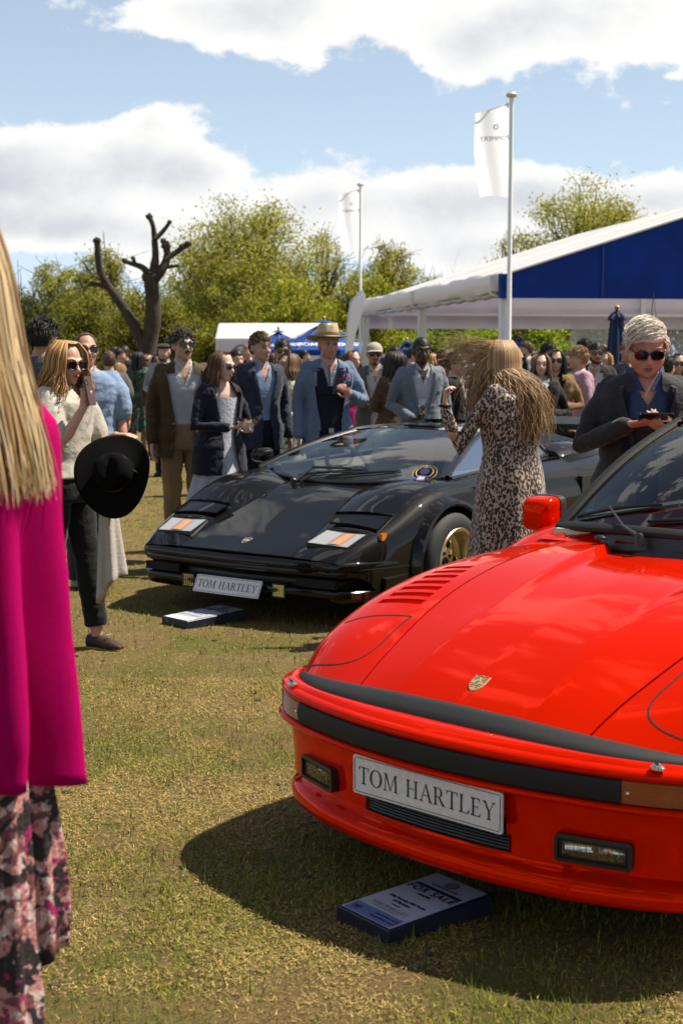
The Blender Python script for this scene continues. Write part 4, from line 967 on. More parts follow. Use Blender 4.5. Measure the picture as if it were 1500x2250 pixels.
    T_=[ row((1.36,.52,.905),(1.36,.635,.893),(1.36,.77,.866),(1.36,.875,.81)),
         row((1.47,.62,.948),(1.47,.69,.93),(1.47,.79,.895),(1.47,.877,.83)),
         row((1.75,.70,.948),(1.75,.74,.945),(1.75,.82,.915),(1.75,.88,.85)),
         row((2.2,.72,.95),(2.2,.75,.948),(2.2,.82,.92),(2.2,.885,.86)),
         row((2.75,.71,.95),(2.75,.75,.948),(2.75,.82,.92),(2.75,.885,.86)),
         row((3.2,.66,.965),(3.2,.73,.95),(3.2,.82,.925),(3.2,.912,.86)),
         row((3.6,.56,.95),(3.6,.66,.93),(3.6,.78,.90),(3.6,.915,.84)),
         row((4.0,.50,.88),(4.0,.60,.86),(4.0,.72,.84),(4.0,.85,.80)),
         row((4.42,.45,.74),(4.42,.5,.73),(4.42,.56,.72),(4.42,.62,.70))]
    U_=sw(dens(T_,6,6))
    for s in (-1,1):
        mb=MB(); X=S_*[s,1,1]; mb.add(gridV(X),gridF(*S_.shape[:2],s>0,skr,X)); X=U_*[s,1,1]; mb.add(gridV(X),gridF(*U_.shape[:2],s>0)); mb.build('side_panel',red,t,auto=50)
        parts.append(mb)
        b2=bvh_of([mb])
        for uu in (1.52,2.72):
            P=[(s*1.3,uu+.05*math.sin(3*(z-.25)),z) for z in np.linspace(.24,.93,24)]; p,nn=drop(b2,P,(-s,0,0),.6); seam(p,.006,par=t,nn=nn)
        mb=MB(); mb.box((s*.905,2.48,.80),(s*.935,2.66,.825)); mb.build('door_handle',satin,t)
    # roof, pillars, screens
    hdr=lambda v:(2.10+.16*(1-(v/.52)**2)*-.35, 1.318+.035*(1-(v/.52)**2))
    wsb=lambda v:(1.328+.375*v*v, .972-.06*v*v*1.2)
    P=[]
    for k in range(13):
        f=k/12; rowp=[]
        for v in np.linspace(-1,1,25):
            vb=v*.635; vt=v*.515; u0,z0=wsb(vb); u1,z1=hdr(vt); b=.035*math.sin(math.pi*f); rowp.append((vb+(vt-vb)*f,u0+(u1-u0)*f-b*.4,z0+(z1-z0)*f+b))
        P.append(rowp)
    P=np.array(P); mb=MB(); mb.add(gridV(P),gridF(13,25,False)); mb.build('windscreen',carglass,t)
    mb=MB(); edge=np.concatenate([P[::1,0][::-1],P[0,1:],P[1:,-1]]); mb.tube([tuple(q+np.array([0,-.004,.004])) for q in edge],.022,8,flat=.7); mb.tube([tuple(q+np.array([0,-.002,.004])) for q in P[-1]],.014,8); mb.build('screen_seal',rubber,t)
    for s in (0,-1): # A pillar
        q=P[:,s]; sg=1 if s else -1; mb=MB(); mb.tube([(a[0]+sg*.030,a[1]+.024,a[2]-.010) for a in q],.018,8,flat=.8); mb.build('windscreen_pillar',red,t)
    R0=[]
    for u,hw,z,zc in ((2.06,.515,1.318,1.353),(2.3,.535,1.345,1.392),(2.6,.54,1.345,1.395),(2.9,.53,1.31,1.36),(3.2,.51,1.235,1.285),(3.6,.48,1.09,1.13),(4.0,.46,.945,.975),(4.42,.45,.75,.77)):
        R0.append([( u+( -.055*(1-a*a) if u<2.1 else 0),hw*a,z+(zc-z)*(1-a*a)) for a in (0,.35,.7,.9,1)])
    Rf=sw(dens(R0,6,5)); Rf=np.concatenate([(Rf*[-1,1,1])[:,::-1],Rf[:,1:]],1); mb=MB(); mb.add(gridV(Rf[:25]),gridF(25,Rf.shape[1],True)); mb.build('roof',red,t)
    mb=MB(); mb.add(gridV(Rf[24:37]),gridF(13,Rf.shape[1],True)); mb.build('rear_window',carglass,t)
    mb=MB(); mb.add(gridV(Rf[36:]),gridF(Rf.shape[0]-36,Rf.shape[1],True)); mb.build('engine_cover',red,t)
    for s in (-1,1): # side glass + B/C pillars
        top=lambda u:(float(np.interp(u,[1.55,2.1,2.6,3.0,3.5,3.9],[.625,.525,.545,.53,.5,.47])),float(np.interp(u,[1.47,2.08,2.3,2.6,2.9,3.2,3.6,3.9],[.95,1.318,1.345,1.345,1.31,1.235,1.09,.98])))
        bot=lambda u:(float(np.interp(u,[1.4,1.75,2.2,2.75,3.2,3.6,4.0],[.60,.70,.72,.71,.66,.56,.5])),float(np.interp(u,[1.4,2.0,3.2,3.6,4.],[.94,.95,.962,.95,.88])))
        for nm,a,b,m_ in (('side_window',1.66,2.70,carglass),('quarter_window',2.78,3.25,carglass),('window_pillar',2.70,2.78,satin),('rear_pillar',3.25,3.98,red),('window_corner',1.47,1.66,satin)):
            A=np.array([[(s*(bot(u)[0]+(top(u)[0]-bot(u)[0])*f),u,bot(u)[1]+(top(u)[1]-bot(u)[1])*f) for f in np.linspace(0,1,6)] for u in np.linspace(a,b,14)]); mb=MB(); mb.add(gridV(A),gridF(14,6,s<0)); mb.build(nm,m_,t)
        us=np.linspace(1.56,3.9,40); mb=MB(); mb.tube([(s*(top(u)[0]+.006),u,top(u)[1]) for u in us],.013,6); mb.build('window_trim',rubber,t)
        mb=MB(); mb.tube([(s*(bot(u)[0]+.01),u,bot(u)[1]) for u in np.linspace(1.45,3.3,30)],.012,6); mb.build('window_trim',rubber,t)
    # whale tail, tail panel
    mb=MB(); tail=[(3.78,1.0),(4.1,.965),(4.40,.985),(4.56,1.03),(4.58,1.05),(4.52,1.055),(4.3,1.02),(4.0,1.01)]
    mb.loft([[(v,u+.05*(1-abs(v)),z) for u,z in tail] for v in np.linspace(-.70,.70,15)]); mb.build('tail_spoiler',red,t)
    mb=MB(); mb.loft([[(-.80,4.30,.28),(-.80,4.30,.66),(.80,4.30,.66),(.80,4.30,.28)],[(-.72,4.47,.26),(-.70,4.46,.70),(.70,4.46,.70),(.72,4.47,.26)]]); mb.build('rear_bumper',red,t,smooth=False)
    mb=MB(); mb.box((-.66,4.455,.50),(.66,4.475,.60)); mb.build('rear_lamp_band',mat('red_lens',(.4,.01,.01),.2,coat=.5),t,smooth=False)
    # mirrors
    for s in (-1,1):
        t_=(s*.945,1.78,.943); ring=lambda y,w,h,o=0:[(t_[0]+o*s+.9*w*abs(math.cos(q))**.38*(1 if math.cos(q)>0 else -1),t_[1]+y,t_[2]+h*abs(math.sin(q))**.38*(1 if math.sin(q)>0 else -1)) for q in np.linspace(0,2*math.pi,33)[:-1]]
        mb=MB(); mb.loft([ring(-.070,.046,.040),ring(-.064,.060,.053),ring(-.045,.072,.064),ring(-.010,.078,.070),ring(.022,.080,.072)]); mr=mb.build('door_mirror',red,t,auto=60)
        mb=MB(); mb.loft([ring(.020,.083,.074),ring(.056,.084,.075),ring(.064,.076,.066),ring(.056,.070,.060)]); mb.build('mirror_rim',rubber,mr,auto=50)
        mb=MB(); mb.add(ring(.0575,.072,.062),[tuple(range(32))]); mb.build('mirror_glass',chrome,mr)
        mb=MB(); mb.tube([(s*.86,1.80,.875),(s*.90,1.80,.885),(s*.93,1.80,.905)],[.040,.032,.028],10); mb.box((s*.78,1.74,.865),(s*.88,1.86,.905)); mb.build('mirror_arm',satin,mr)
    # wipers
    def wiper(pv,elbow,tip,bl0,bl1):
        up=Vector((0,-.45,.9)); mb=MB(); pv,elbow,tip=map(Vector,(pv,elbow,tip)); mb.lathe([(.016,-.03),(.016,.006),(.010,.014),(0,.015)],12,Matrix.Translation(pv)); mb.tube([tuple(pv),tuple(elbow)],[.012,.009],8,flat=.7); mb.tube([tuple(elbow),tuple(tip)],[.006,.004],6); w_=mb.build('wiper',satin,t)
        mb=MB(); a,b=Vector(bl0),Vector(bl1); mb.tube([tuple(a+(b-a)*f+up*(.010*math.sin(math.pi*f))) for f in np.linspace(0,1,9)],[.004,.007,.007,.007,.008,.007,.007,.007,.004],6); mb.tube([tuple(a+(b-a)*f-up*.007) for f in (0,.5,1)],.003,4); mb.build('wiper_blade',satin,w_)
    def onglass(v,f,l=.015):
        vb=v; u0,z0=wsb(vb); u1,z1=hdr(v*.81); b=.035*math.sin(math.pi*f); return (v+(v*.81-v)*f,u0+(u1-u0)*f-b*.4-l*.45,z0+(z1-z0)*f+b+l*.9)
    wiper((-.165,1.285,.960),(-.26,1.33,.985),onglass(-.40,.10,.03),onglass(-.56,.05),onglass(-.18,.16))
    wiper((.33,1.33,.950),(.22,1.32,.98),onglass(.10,.08,.03),onglass(-.19,.05),onglass(.30,.11))
    p=(-.345,1.315,.938); mb=MB(); mb.lathe([(.018,-.004),(.018,.004),(.010,.010),(0,.012)],12,Matrix.Translation(p)@Matrix.Diagonal((1.3,.8,1,1))); mb.build('washer_jet',satin,t)
    # wheels
    for s in (-1,1):
        wheel(t,(s*.80,.95,.325),.325,.215,.20,s,silver,'dish'); wheel(t,(s*.86,3.32,.325),.325,.215,.25,s,silver,'dish')
    # cabin: dash, wheel, seats, floor
    mb=MB(); mb.loft([[(v,1.40,.90),(v,1.42,.955-.02*abs(v)),(v,1.60,.955-.02*abs(v)),(v,1.68,.93),(v,1.68,.70),(v,1.45,.65)] for v in np.linspace(-.62,.62,13)]); mb.build('dashboard',mat('pale_dash',(.68,.72,.52),.8),t)
    mb=MB(); mb.add(*ring_tor(Matrix.Translation((.34,1.82,.90))@Matrix.Rotation(R_(-68),4,'X'),0,0,0,.185,.016,28,8)); mb.tube([(.34,1.70,.85),(.34,1.82,.90)],.03,8); mb.box((.17,1.815,.885),(.51,1.83,.915)); mb.build('steering_wheel',rubber,t)
    for s in (-1,1):
        mb=MB(); mb.loft([[(s*.34+a*.24*k,2.28+y,z) for a in (-1,-.5,.5,1) for _ in (0,)] for (y,z,k) in ((0,.45,1),(.02,.5,1),(.05,.8,.95),(.12,1.0,.85),(.15,1.08,.5),(.17,1.20,.45))],close=False,caps=False)
        seat=MB(); prof=[(2.20,.45),(2.22,.62),(2.30,.95),(2.36,1.02),(2.38,1.16),(2.42,1.22),(2.46,1.18),(2.44,1.0),(2.40,.9),(2.34,.45)]
        seat.loft([[(s*.34+a,u,z) for u,z in prof] for a in (-.22,-.20,-.1,0,.1,.20,.22)]); prof=[(1.80,.50),(1.82,.56),(2.0,.54),(2.25,.50),(2.3,.40),(1.85,.40)]; seat.loft([[(s*.34+a,u,z) for u,z in prof] for a in (-.24,0,.24)]); seat.build('seat',cream,t)
    # hidden inner shell, floor
    mb=MB(); mb.box((-.84,.42,.17),(.84,4.3,.24)); mb.build('floor_pan',matt,t,smooth=False)
    mb=MB(); P=[]
    for u,z,hw in ((.17,.50,.5),(.30,.58,.62),(.5,.64,.62),(.8,.74,.62),(1.1,.80,.62),(1.36,.84,.62)): P.append([(v*hw,u,z) for v in np.linspace(-1,1,7)])
    P=np.array(P); mb.add(gridV(P),gridF(6,7)); 
    for s in (-1,1):
        Q=np.array([[(s*v,u,z-.06-(v-.5)*.12) for v in (.48,.6,.72,.80)] for u,z in ((.30,.60),(.45,.66),(.6,.72),(.95,.80),(1.3,.84))]); mb.add(gridV(Q),gridF(5,4))
    mb.build('inner_shell',mat('inner_red',(.25,.008,.004),.6),t)
    mb=MB(); mb.box((-.60,1.40,.24),(.60,1.46,.86)); mb.box((-.62,.30,.24),(.62,.36,.50)); mb.build('bulkhead',matt,t,smooth=False)
def iy2(U,u): return int(np.argmin(abs(U[:,U.shape[1]//2,1]-u)))
def zat(U,u,v):
    i=iy2(U,u); j=int(np.argmin(abs(U[i,:,0]-v))); 
    i0=min(max(i,0),U.shape[0]-2); r0=U[i0]; r1=U[i0+1]; f=(u-r0[j,1])/max(r1[j,1]-r0[j,1],1e-6); f=min(max(f,-1),2); a=np.interp(v,r0[:,0],r0[:,2]); b=np.interp(v,r1[:,0],r1[:,2]); return float(a+(b-a)*f)
red_car()
# ---------------- the black wedge shaped car ----------------
LPOSE=(-.648,8.6507,.63401)
def black_car():
    t=carroot('sports_car','black wedge shaped sports car with pale interior and rear wing, behind the red one',LPOSE)
    G=[ [(-.018,0,.416),(.004,.439,.411),(.012,.60,.404),(.023,.737,.395),(.05,.775,.382),(.07,.79,.357),(.07,.79,.34),(.07,.785,.31)],
        [(.15,0,.472),(.15,.431,.468),(.15,.60,.482),(.15,.752,.475),(.16,.80,.455),(.17,.832,.40),(.17,.845,.35),(.17,.845,.29)],
        [(.32,0,.534),(.32,.405,.531),(.32,.60,.556),(.32,.785,.548),(.33,.845,.52),(.33,.878,.44),(.33,.888,.32),(.33,.88,.17)],
        [(.52,0,.611),(.52,.372,.608),(.52,.60,.642),(.52,.805,.631),(.52,.873,.595),(.52,.912,.49),(.52,.92,.34),(.52,.91,.17)],
        [(.81,0,.720),(.81,.321,.717),(.80,.58,.768),(.80,.79,.758),(.80,.885,.712),(.80,.938,.60),(.80,.942,.40),(.80,.93,.17)],
        [(.98,0,.768),(.97,.36,.752),(1.02,.60,.800),(1.02,.79,.792),(1.02,.90,.745),(1.02,.952,.62),(1.02,.955,.40),(1.02,.94,.17)],
        [(1.16,0,.80),(1.16,.48,.775),(1.20,.67,.800),(1.20,.80,.797),(1.20,.915,.755),(1.20,.962,.63),(1.20,.965,.40),(1.20,.95,.17)]]
    D=sw(dens(G,12,7,cj=(1,3,5))); parts=[]
    mb=MB(); H=D[:,:8]; Hm=np.concatenate([(H*[-1,1,1])[:,::-1],H[:,1:]],1); i0=int(np.argmin(abs(D[:,7,1]-.81)))
    panel(mb,Hm[:i0+1],(1,1,1,1),g=.003,depth=.012,flip=True,sgn=-1); mb.build('bonnet',blk,t,auto=38); parts.append(mb)
    mb=MB(); 
    wb=lambda v:.915+.40*abs(v)**1.9+.02
    Q=Hm[i0:]; keepers=lambda c:c[1]>wb(c[0])+.06
    mb.add(gridV(Q),gridF(Q.shape[0],Q.shape[1],True,keepers,Q)); mb.build('scuttle_panel',blk,t,auto=40); parts.append(mb)
    Fn=dens(D[:,7:],2,2,cj=(14,28) if D.shape[1]-8>28 else (14,28))
    WX,WZ,WR=.95,.315,.385
    def sk(c): return (c[1]-WX)**2+(c[2]-WZ)**2<WR**2 and abs(c[0])>.80 and c[2]<.712
    lampq=[(.147,.742),(.133,.458),(.300,.476),(.290,.772)] # u,v
    def inlamp(c):
        u,v=c[1],abs(c[0]); 
        if not(.128<u<.305): return False
        f=(u-.14)/.155; vi=.458+.018*f; vo=.742+.03*f; return vi<v<vo
    for s in (1,-1):
        mb=MB(); X=Fn*[s,1,1]; X0=X.copy(); X0[:,0]+=[s*.003,0,0]; mb.add(gridV(X0),gridF(X.shape[0],X.shape[1],s>0,lambda c:sk(c) or inlamp(c),X)); e=np.stack([X0[:,0],X0[:,0]-[0,0,.03]]); mb.add(gridV(e),gridF(2,X0.shape[0])); mb.build('wing',blk,t,auto=45); parts.append(mb)
    bv=bvh_of(parts)
    zf=lambda s,u,v:float(drop(bv,[(s*v,u,1.2)])[0][0][2])
    for s in (1,-1):
        # flush lamp units in the nose
        def quad(du,dv,dz,inset=0):
            c=[(.147-.012,.742+.006),(.133-.008,.458-.004),(.300+.006,.476-.004),(.290+.008,.772+.004)]; cz=[.475,.484,.544,.539]; m0=np.mean(c,0); return [(s*(m0[1]+(v-m0[1])*(1-inset)),m0[0]+(u-m0[0])*(1-inset),z+dz) for (u,v),z in zip(c,cz)]
        a=quad(0,0,.0035);b_=quad(0,0,-.05,.08)
        mb=MB(); mb.add(a+quad(0,0,.0035,.02),[(0,1,5,4),(1,2,6,5),(2,3,7,6),(3,0,4,7)]); mb.add(quad(0,0,.0035)+quad(0,0,-.05),[(0,1,5,4),(1,2,6,5),(2,3,7,6),(3,0,4,7)]); lu=mb.build('front_lamp',satin,t,smooth=False)
        q=quad(0,0,.004,.02); P=lambda fu,fv,dz=0:tuple((np.array(q[1])*(1-fv)+np.array(q[0])*fv)*(1-fu)+(np.array(q[2])*(1-fv)+np.array(q[3])*fv)*fu+np.array([0,0,dz]))
        # fu front->back, fv inner->outer
        mb=MB(); A=np.array([[P(fu,fv,-.010+.006*abs(fv-.5)*2) for fv in np.linspace(0,1,13)] for fu in np.linspace(0,1,7)]); mb.add(gridV(A),gridF(7,13,s>0)); mb.build('reflector',mat('lamp_white',(.70,.70,.68),.35,coat=.5),lu)
        mb=MB(); A=np.array([[P(fu,fv,-.010+.008*math.sin(math.pi*min(max((fv-.24)/.50,0),1))) for fv in np.linspace(.24,.74,9)] for fu in np.linspace(.12,.9,6)]) if s<0 else np.array([[P(fu,fv,-.010+.008*math.sin(math.pi*min(max((fv-.40)/.44,0),1))) for fv in np.linspace(.40,.84,9)] for fu in np.linspace(.12,.9,6)]); mb.add(gridV(A),gridF(6,9,s>0)); mb.build('indicator_lens',mat('amber_soft',(.78,.36,.17),.3,coat=.5),lu)
        mb=MB(); A=np.array([[P(fu,fv,-.004) for fv in np.linspace(0,1,5)] for fu in np.linspace(0,1,4)]); mb.add(gridV(A),gridF(4,5,s>0)); mb.build('lens',glassmat('clear_lens',(.97,.97,.97),.4,.15,.0),lu)
        # pop-up lamp lid, a slab standing just proud
        c=[(.341,.810,.566),(.360,.448,.582),(.475,.421,.634),(.519,.806,.634)]
        mb=MB(); top=[(s*v,u,z-.009) for u,v,z in c]; bot=[(s*v,u,z-.035) for u,v,z in c]; k=8
        A=np.array([[tuple((np.array(top[0])*(1-j/k)+np.array(top[1])*j/k)*(1-i/6)+(np.array(top[3])*(1-j/k)+np.array(top[2])*j/k)*i/6+np.array([0,0,.010*math.sin(math.pi*j/k)])) for j in range(k+1)] for i in range(7)]); panel(mb,A,(1,1,1,1),g=.0,depth=.012,sgn=-1 if s>0 else 1,flip=s<0); mb.build('lamp_lid',blk,t,auto=40)
        Pl=[(.300,.462),(.360,.448)]
        p,nn=drop(bv,[(s*(.452+(.812-.452)*f),.338-.016*f,1.2) for f in np.linspace(0,1,12)]); seam(p,.007,par=t,nn=nn)
        p,nn=drop(bv,[(s*(.425+(.808-.425)*f),.484+.045*f,1.2) for f in np.linspace(0,1,12)]); seam(p,.007,par=t,nn=nn)
        # side repeater
        p,nn=drop(bv,[(s*1.3,.345,.525 if s>0 else .45)],(-s,0,0),.6); n_=Vector(nn[0]); x_=Vector((0,1,0)).cross(n_).normalized(); 
        M=Matrix.Translation(tuple(p[0])); mb=MB(); mb.box((-.012 if s>0 else -.004,-.024,-.020),(.012 if s>0 else .004,.024,.020),M); mb.build('side_repeater',mat('amber_bright',(.95,.22,.01),.25,coat=.5),t,auto=30)
        # nose lower crease seam on the side
        p,nn=drop(bv,[(s*1.3,u,.355-.02*u) for u in np.linspace(.10,.52,20)],(-s,0,0),.6); seam(p,.005,par=t,nn=nn)
    # nose strip (bumper), rounded bar following the nose
    plan=crv([(-.022,0),(-.008,.25),(.006,.47),(.022,.66),(.05,.748),(.12,.80),(.28,.855),(.44,.885)],9)
    pn=np.gradient(plan,axis=0); pn/=np.linalg.norm(pn,axis=1,keepdims=True); pn=np.c_[-pn[:,1],pn[:,0]]
    def sweep(prof,a=0,b=None,mir=True):
        A=np.array([[(v+nv*e,u+nu*e,z) for e,z in prof] for (u,v),(nu,nv) in zip(plan[a:b],pn[a:b])]); return np.concatenate([(A*[-1,1,1])[::-1],A[1:]],0) if mir else A
    def addsw(mb,prof,cr=5,**k): A=sweep(crv(prof,cr),**k); mb.add(gridV(A),gridF(*A.shape[:2],True)); return mb
    mb=addsw(MB(),[(-.01,.398),(.006,.396),(.018,.385),(.022,.368),(.020,.350),(.006,.345)]); mb=addsw(mb,[(.006,.345),(.010,.330),(.006,.312),(-.010,.300),(-.06,.296)]); bp=mb.build('bumper',blk,t,auto=50)
    mb=addsw(MB(),[(-.06,.297),(-.075,.27),(-.06,.240)],3); mb.build('bumper_recess',satin,t)
    mb=addsw(MB(),[(-.06,.240),(-.01,.236),(.008,.228),(.012,.205),(.004,.180),(-.008,.160),(-.07,.150)]); lp=mb.build('front_lip',blk,t,auto=50)
    # central duct under the strip
    make_plate(t,(0,-.056,.206),.512,.108,R_(26),'TOM HARTLEY',.046)
    for s in (1,-1):
        mb=MB(); x0,x1=s*.305,s*.405; xa,xb=min(x0,x1),max(x0,x1); mb.box((xa,-.012,.165),(xb,.05,.248)); fg=mb.build('fog_lamp',satin,t,smooth=False)
        mb=MB(); mb.box((xa+.010,-.0135,.174),(xb-.010,-.0125,.240)); mb.build('reflector',chrome,fg,smooth=False)
        mb=MB(); 
        for k in range(5): mb.box((xa+.012+.016*k,-.016,.176),(xa+.018+.016*k,-.0145,.238))
        mb.box((xa+.012,-.016,.205),(xb-.012,-.0145,.210)); mb.build('lens_rib',lensm,fg,smooth=False)
        # side marker in the lip corner
        i1=int(np.argmin(abs(plan[:,1]-.79))); A=sweep([(.012,.226),(.016,.222),(.016,.180),(.010,.176)],i1,i1+9,False)*[s,1,1]; mb=MB(); mb.add(gridV(A),gridF(*A.shape[:2],s>0)); mb.build('side_reflector',mat('dark_red_lens',(.05,.003,.004),.12,coat=.7),t)
        mb=MB(); mb.box((s*.60-.14,-.0+.02,.243),(s*.60+.14,.05,.292)); mb.build('brake_duct',matt,t,smooth=False)
    # bonnet badge
    p,nn=drop(bv,[(0,.125,1.2)]); c=Vector(p[0]); nz=Vector(nn[0]); ya=Vector((0,1,0)); ya=(ya-nz*ya.dot(nz)).normalized(); xa=ya.cross(nz); M=Matrix(((xa[0],ya[0],nz[0],c[0]),(xa[1],ya[1],nz[1],c[1]),(xa[2],ya[2],nz[2],c[2]),(0,0,0,1)))
    S=.058; sh=[(-.5,.5),(0,.62),(.5,.5),(.48,-.05),(.3,-.45),(0,-.7),(-.3,-.45),(-.48,-.05)]
    mb=MB(); mb.add([tuple(M@Vector((a*S,b*S,.002))) for a,b in sh],[tuple(range(8))]); bd=mb.build('badge',mat('badge_silver',(.6,.58,.5),.3,metal=.6),t)
    mb=MB(); mb.add([tuple(M@Vector((a*S*.84,b*S*.84,.003))) for a,b in sh],[tuple(range(8))]); mb.build('badge_field',ink,bd)
    mb=MB(); mb.tube([tuple(M@Vector((a*S,b*S,.0045))) for a,b in ((-.3,-.12),(-.15,.08),(.1,.12),(.28,.0),(.22,-.2))],[.003,.006,.007,.006,.003],6,flat=.3); mb.tube([tuple(M@Vector((a*S,b*S,.0045))) for a,b in ((-.12,.0),(-.1,-.3))],.0025,5); mb.tube([tuple(M@Vector((a*S,b*S,.0045))) for a,b in ((.12,.0),(.1,-.3))],.0025,5); mb.build('bull',mat('badge_silver',(1,1,1)),bd)
    # sides
    B=[[(1.20,.80,.797),(1.20,.915,.755),(1.20,.962,.63),(1.20,.965,.40),(1.20,.95,.17)],
       [(1.55,.81,.815),(1.55,.93,.77),(1.55,.975,.64),(1.55,.975,.40),(1.55,.95,.17)],
       [(2.1,.80,.845),(2.1,.935,.79),(2.1,.985,.65),(2.1,.985,.40),(2.1,.96,.17)],
       [(2.6,.78,.865),(2.6,.94,.80),(2.6,.995,.66),(2.6,.995,.40),(2.6,.97,.17)],
       [(3.0,.76,.88),(3.0,.94,.825),(3.0,1.0,.69),(3.0,1.0,.42),(3.0,.98,.19)],
       [(3.5,.72,.885),(3.5,.93,.84),(3.5,1.0,.70),(3.5,1.0,.45),(3.5,.98,.24)],
       [(4.0,.68,.86),(4.0,.88,.82),(4.0,.95,.68),(4.0,.95,.48),(4.0,.92,.30)],
       [(4.16,.66,.83),(4.16,.84,.79),(4.16,.90,.66),(4.16,.90,.50),(4.16,.88,.33)]]
    S_=sw(dens(B,8,7,cj=(1,)))
    for s in (1,-1):
        mb=MB(); X=S_*[s,1,1]; mb.add(gridV(X),gridF(*X.shape[:2],s>0,lambda c:(c[1]-3.42)**2+(c[2]-.34)**2<.41**2 or (c[1]-WX)**2+(c[2]-WZ)**2<WR**2,X)); mb.build('side_panel',blk,t,auto=40)
        b2=bvh_of([mb])
        for uu in (1.42,2.50): p,nn=drop(b2,[(s*1.4,uu+.15*(z-.2),z) for z in np.linspace(.2,.83,16)],(-s,0,0),.7); seam(p,.006,par=t,nn=nn)
        # wheel arch flares
        for cx,cz,r0,r1,v0,w_,a0,a1 in ((WX,WZ-.01,.362,.415,.895,.085,-12,188),(3.42,.34,.395,.475,.965,.06,-10,190)):
            P=[]
            for a in np.linspace(R_(a0),R_(a1),41):
                ca,sa=math.cos(a),math.sin(a); f=.5+.5*math.sin(max(min(a,math.pi),0)); v=v0+w_
                P.append([(s*(v-.10),cx-ca*(r0+.002),cz+sa*(r0+.0)),(s*(v-.012),cx-ca*(r0-.004),cz+sa*(r0-.004)),(s*v,cx-ca*(r0+.010),cz+sa*(r0+.010)),(s*(v-.006),cx-ca*(r0+.030),cz+sa*(r0+.030)),(s*(v-.035),cx-ca*(r1-.015),cz+sa*(r1-.015)),(s*(v-.095),cx-ca*(r1+.01),cz+sa*(r1+.01))])
            P=np.array(P); mb=MB(); mb.add(gridV(P),gridF(41,6,s>0)); mb.build('wheel_arch',blk,t,auto=50)
            P=np.array([[(s*v,cx-math.cos(a)*(r0+.01),cz+math.sin(a)*(r0+.01)) for v in (v0+w_-.05,v0-.26)] for a in np.linspace(R_(-20),R_(200),25)]); mb=MB(); mb.add(gridV(P),gridF(25,2)); mb.build('arch_liner',matt,t)
        wheel(t,(s*.875,WX,.312),.312,.212,.225,s,gold,'dish'); wheel(t,(s*.85,3.42,.34),.34,.21,.33,s,gold,'dish')
        # sill and lower side blade
        mb=MB(); mb.loft([[(s*.93,u,.30),(s*(.995),u,.29),(s*(1.0),u,.23),(s*.985,u,.15),(s*.90,u,.14)] for u in (1.36,2.0,2.98)]); mb.build('sill',blk,t)
        mb=MB(); mb.loft([[(s*.86,.30,.30),(s*.905,.30,.285),(s*.90,.30,.16),(s*.83,.30,.15)],[(s*.89,.56,.32),(s*.93,.56,.30),(s*.925,.56,.16),(s*.85,.56,.15)]]); mb.build('lip_end',blk,t,auto=30)
        # shoulder air box
        mb=MB(); L0=[(.60,.955),(.66,.95),(.80,.92),(.84,.885),(.845,.845),(.60,.845)]
        rings=[]
        for u,k,dz in ((2.62,.86,-.03),(2.72,1,0),(3.0,1,.0),(3.2,.97,-.02),(3.42,.88,-.05)): rings.append([(s*(.52+(v-.52)*k),u,.845+(z-.845)*k+dz*.5) for v,z in L0])
        mb.loft(rings); mb.build('air_box',blk,t,auto=35)
        mb=MB(); mb.add([(s*(.55+(v-.55)*.84),2.615,.865+(z-.865)*.80-.012) for v,z in L0],[tuple(range(6))]); mb.build('air_intake',matt,t,smooth=False)
        mb=MB(); P=np.array([[(s*v,u,z) for v in (.94,.975,1.0)] for u,z in ((2.56,.74),(2.62,.72),(2.9,.72),(3.0,.70))]); mb.box((min(s*.93,s*1.004),2.56,.48),(max(s*.93,s*1.004),2.98,.74)); mb.build('side_duct',matt,t,smooth=False)
    # windscreen
    hd=lambda v:(1.985-.06*(1-(v/.5)**2),1.05+.016*(1-(v/.5)**2)); bs=lambda v:(wb(v),.765+.045*abs(v/.748)**2)
    P=np.array([[ (lambda a,b,f,v:(v*.748*(1-f)+v*.5*f,a[0]+(b[0]-a[0])*f-.02*math.sin(math.pi*f),a[1]+(b[1]-a[1])*f+.022*math.sin(math.pi*f)))(bs(v*.748),hd(v*.5),f,v) for v in np.linspace(-1,1,25)] for f in np.linspace(0,1,13)])
    mb=MB(); mb.add(gridV(P),gridF(13,25)); mb.build('windscreen',glassmat('windscreen_pale',(.93,.97,.94),.9,0,.08),t)
    mb=MB(); edge=np.concatenate([P[:,0][::-1],P[0,1:],P[1:,-1]]); mb.tube([tuple(q) for q in edge],.010,6); mb.build('screen_seal',satin,t)
    for k in (0,-1): mb=MB(); q=P[:,k]; s=1 if k else -1; mb.tube([(a[0]+s*.018,a[1]+.012,a[2]) for a in q],.018,8); mb.build('windscreen_pillar',blk,t)
    R0=[[(u,.49*a*hw,z+.018*(1-a*a)) for a in (0,.5,.85,1)] for u,z,hw in ((1.95,1.052,1.02),(2.2,1.066,1.02),(2.5,1.068,1.0),(2.78,1.058,.95))]
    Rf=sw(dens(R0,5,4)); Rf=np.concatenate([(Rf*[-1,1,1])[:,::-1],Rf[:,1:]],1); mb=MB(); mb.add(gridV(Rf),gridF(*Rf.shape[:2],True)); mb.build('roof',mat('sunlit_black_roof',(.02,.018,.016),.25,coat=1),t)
    mb=MB(); mb.box((-.13,2.02,1.078),(.13,2.30,1.09)); mb.build('roof_trim',blk,t,auto=30)
    # engine deck
    mb=MB(); A=np.array([[(v,u,z) for v in np.linspace(-.53,.53,9)] for u,z in ((2.78,1.02),(3.0,.985),(3.5,.90),(4.05,.855))]); mb.add(gridV(A),gridF(4,9,True)); mb.build('engine_deck',satin,t)
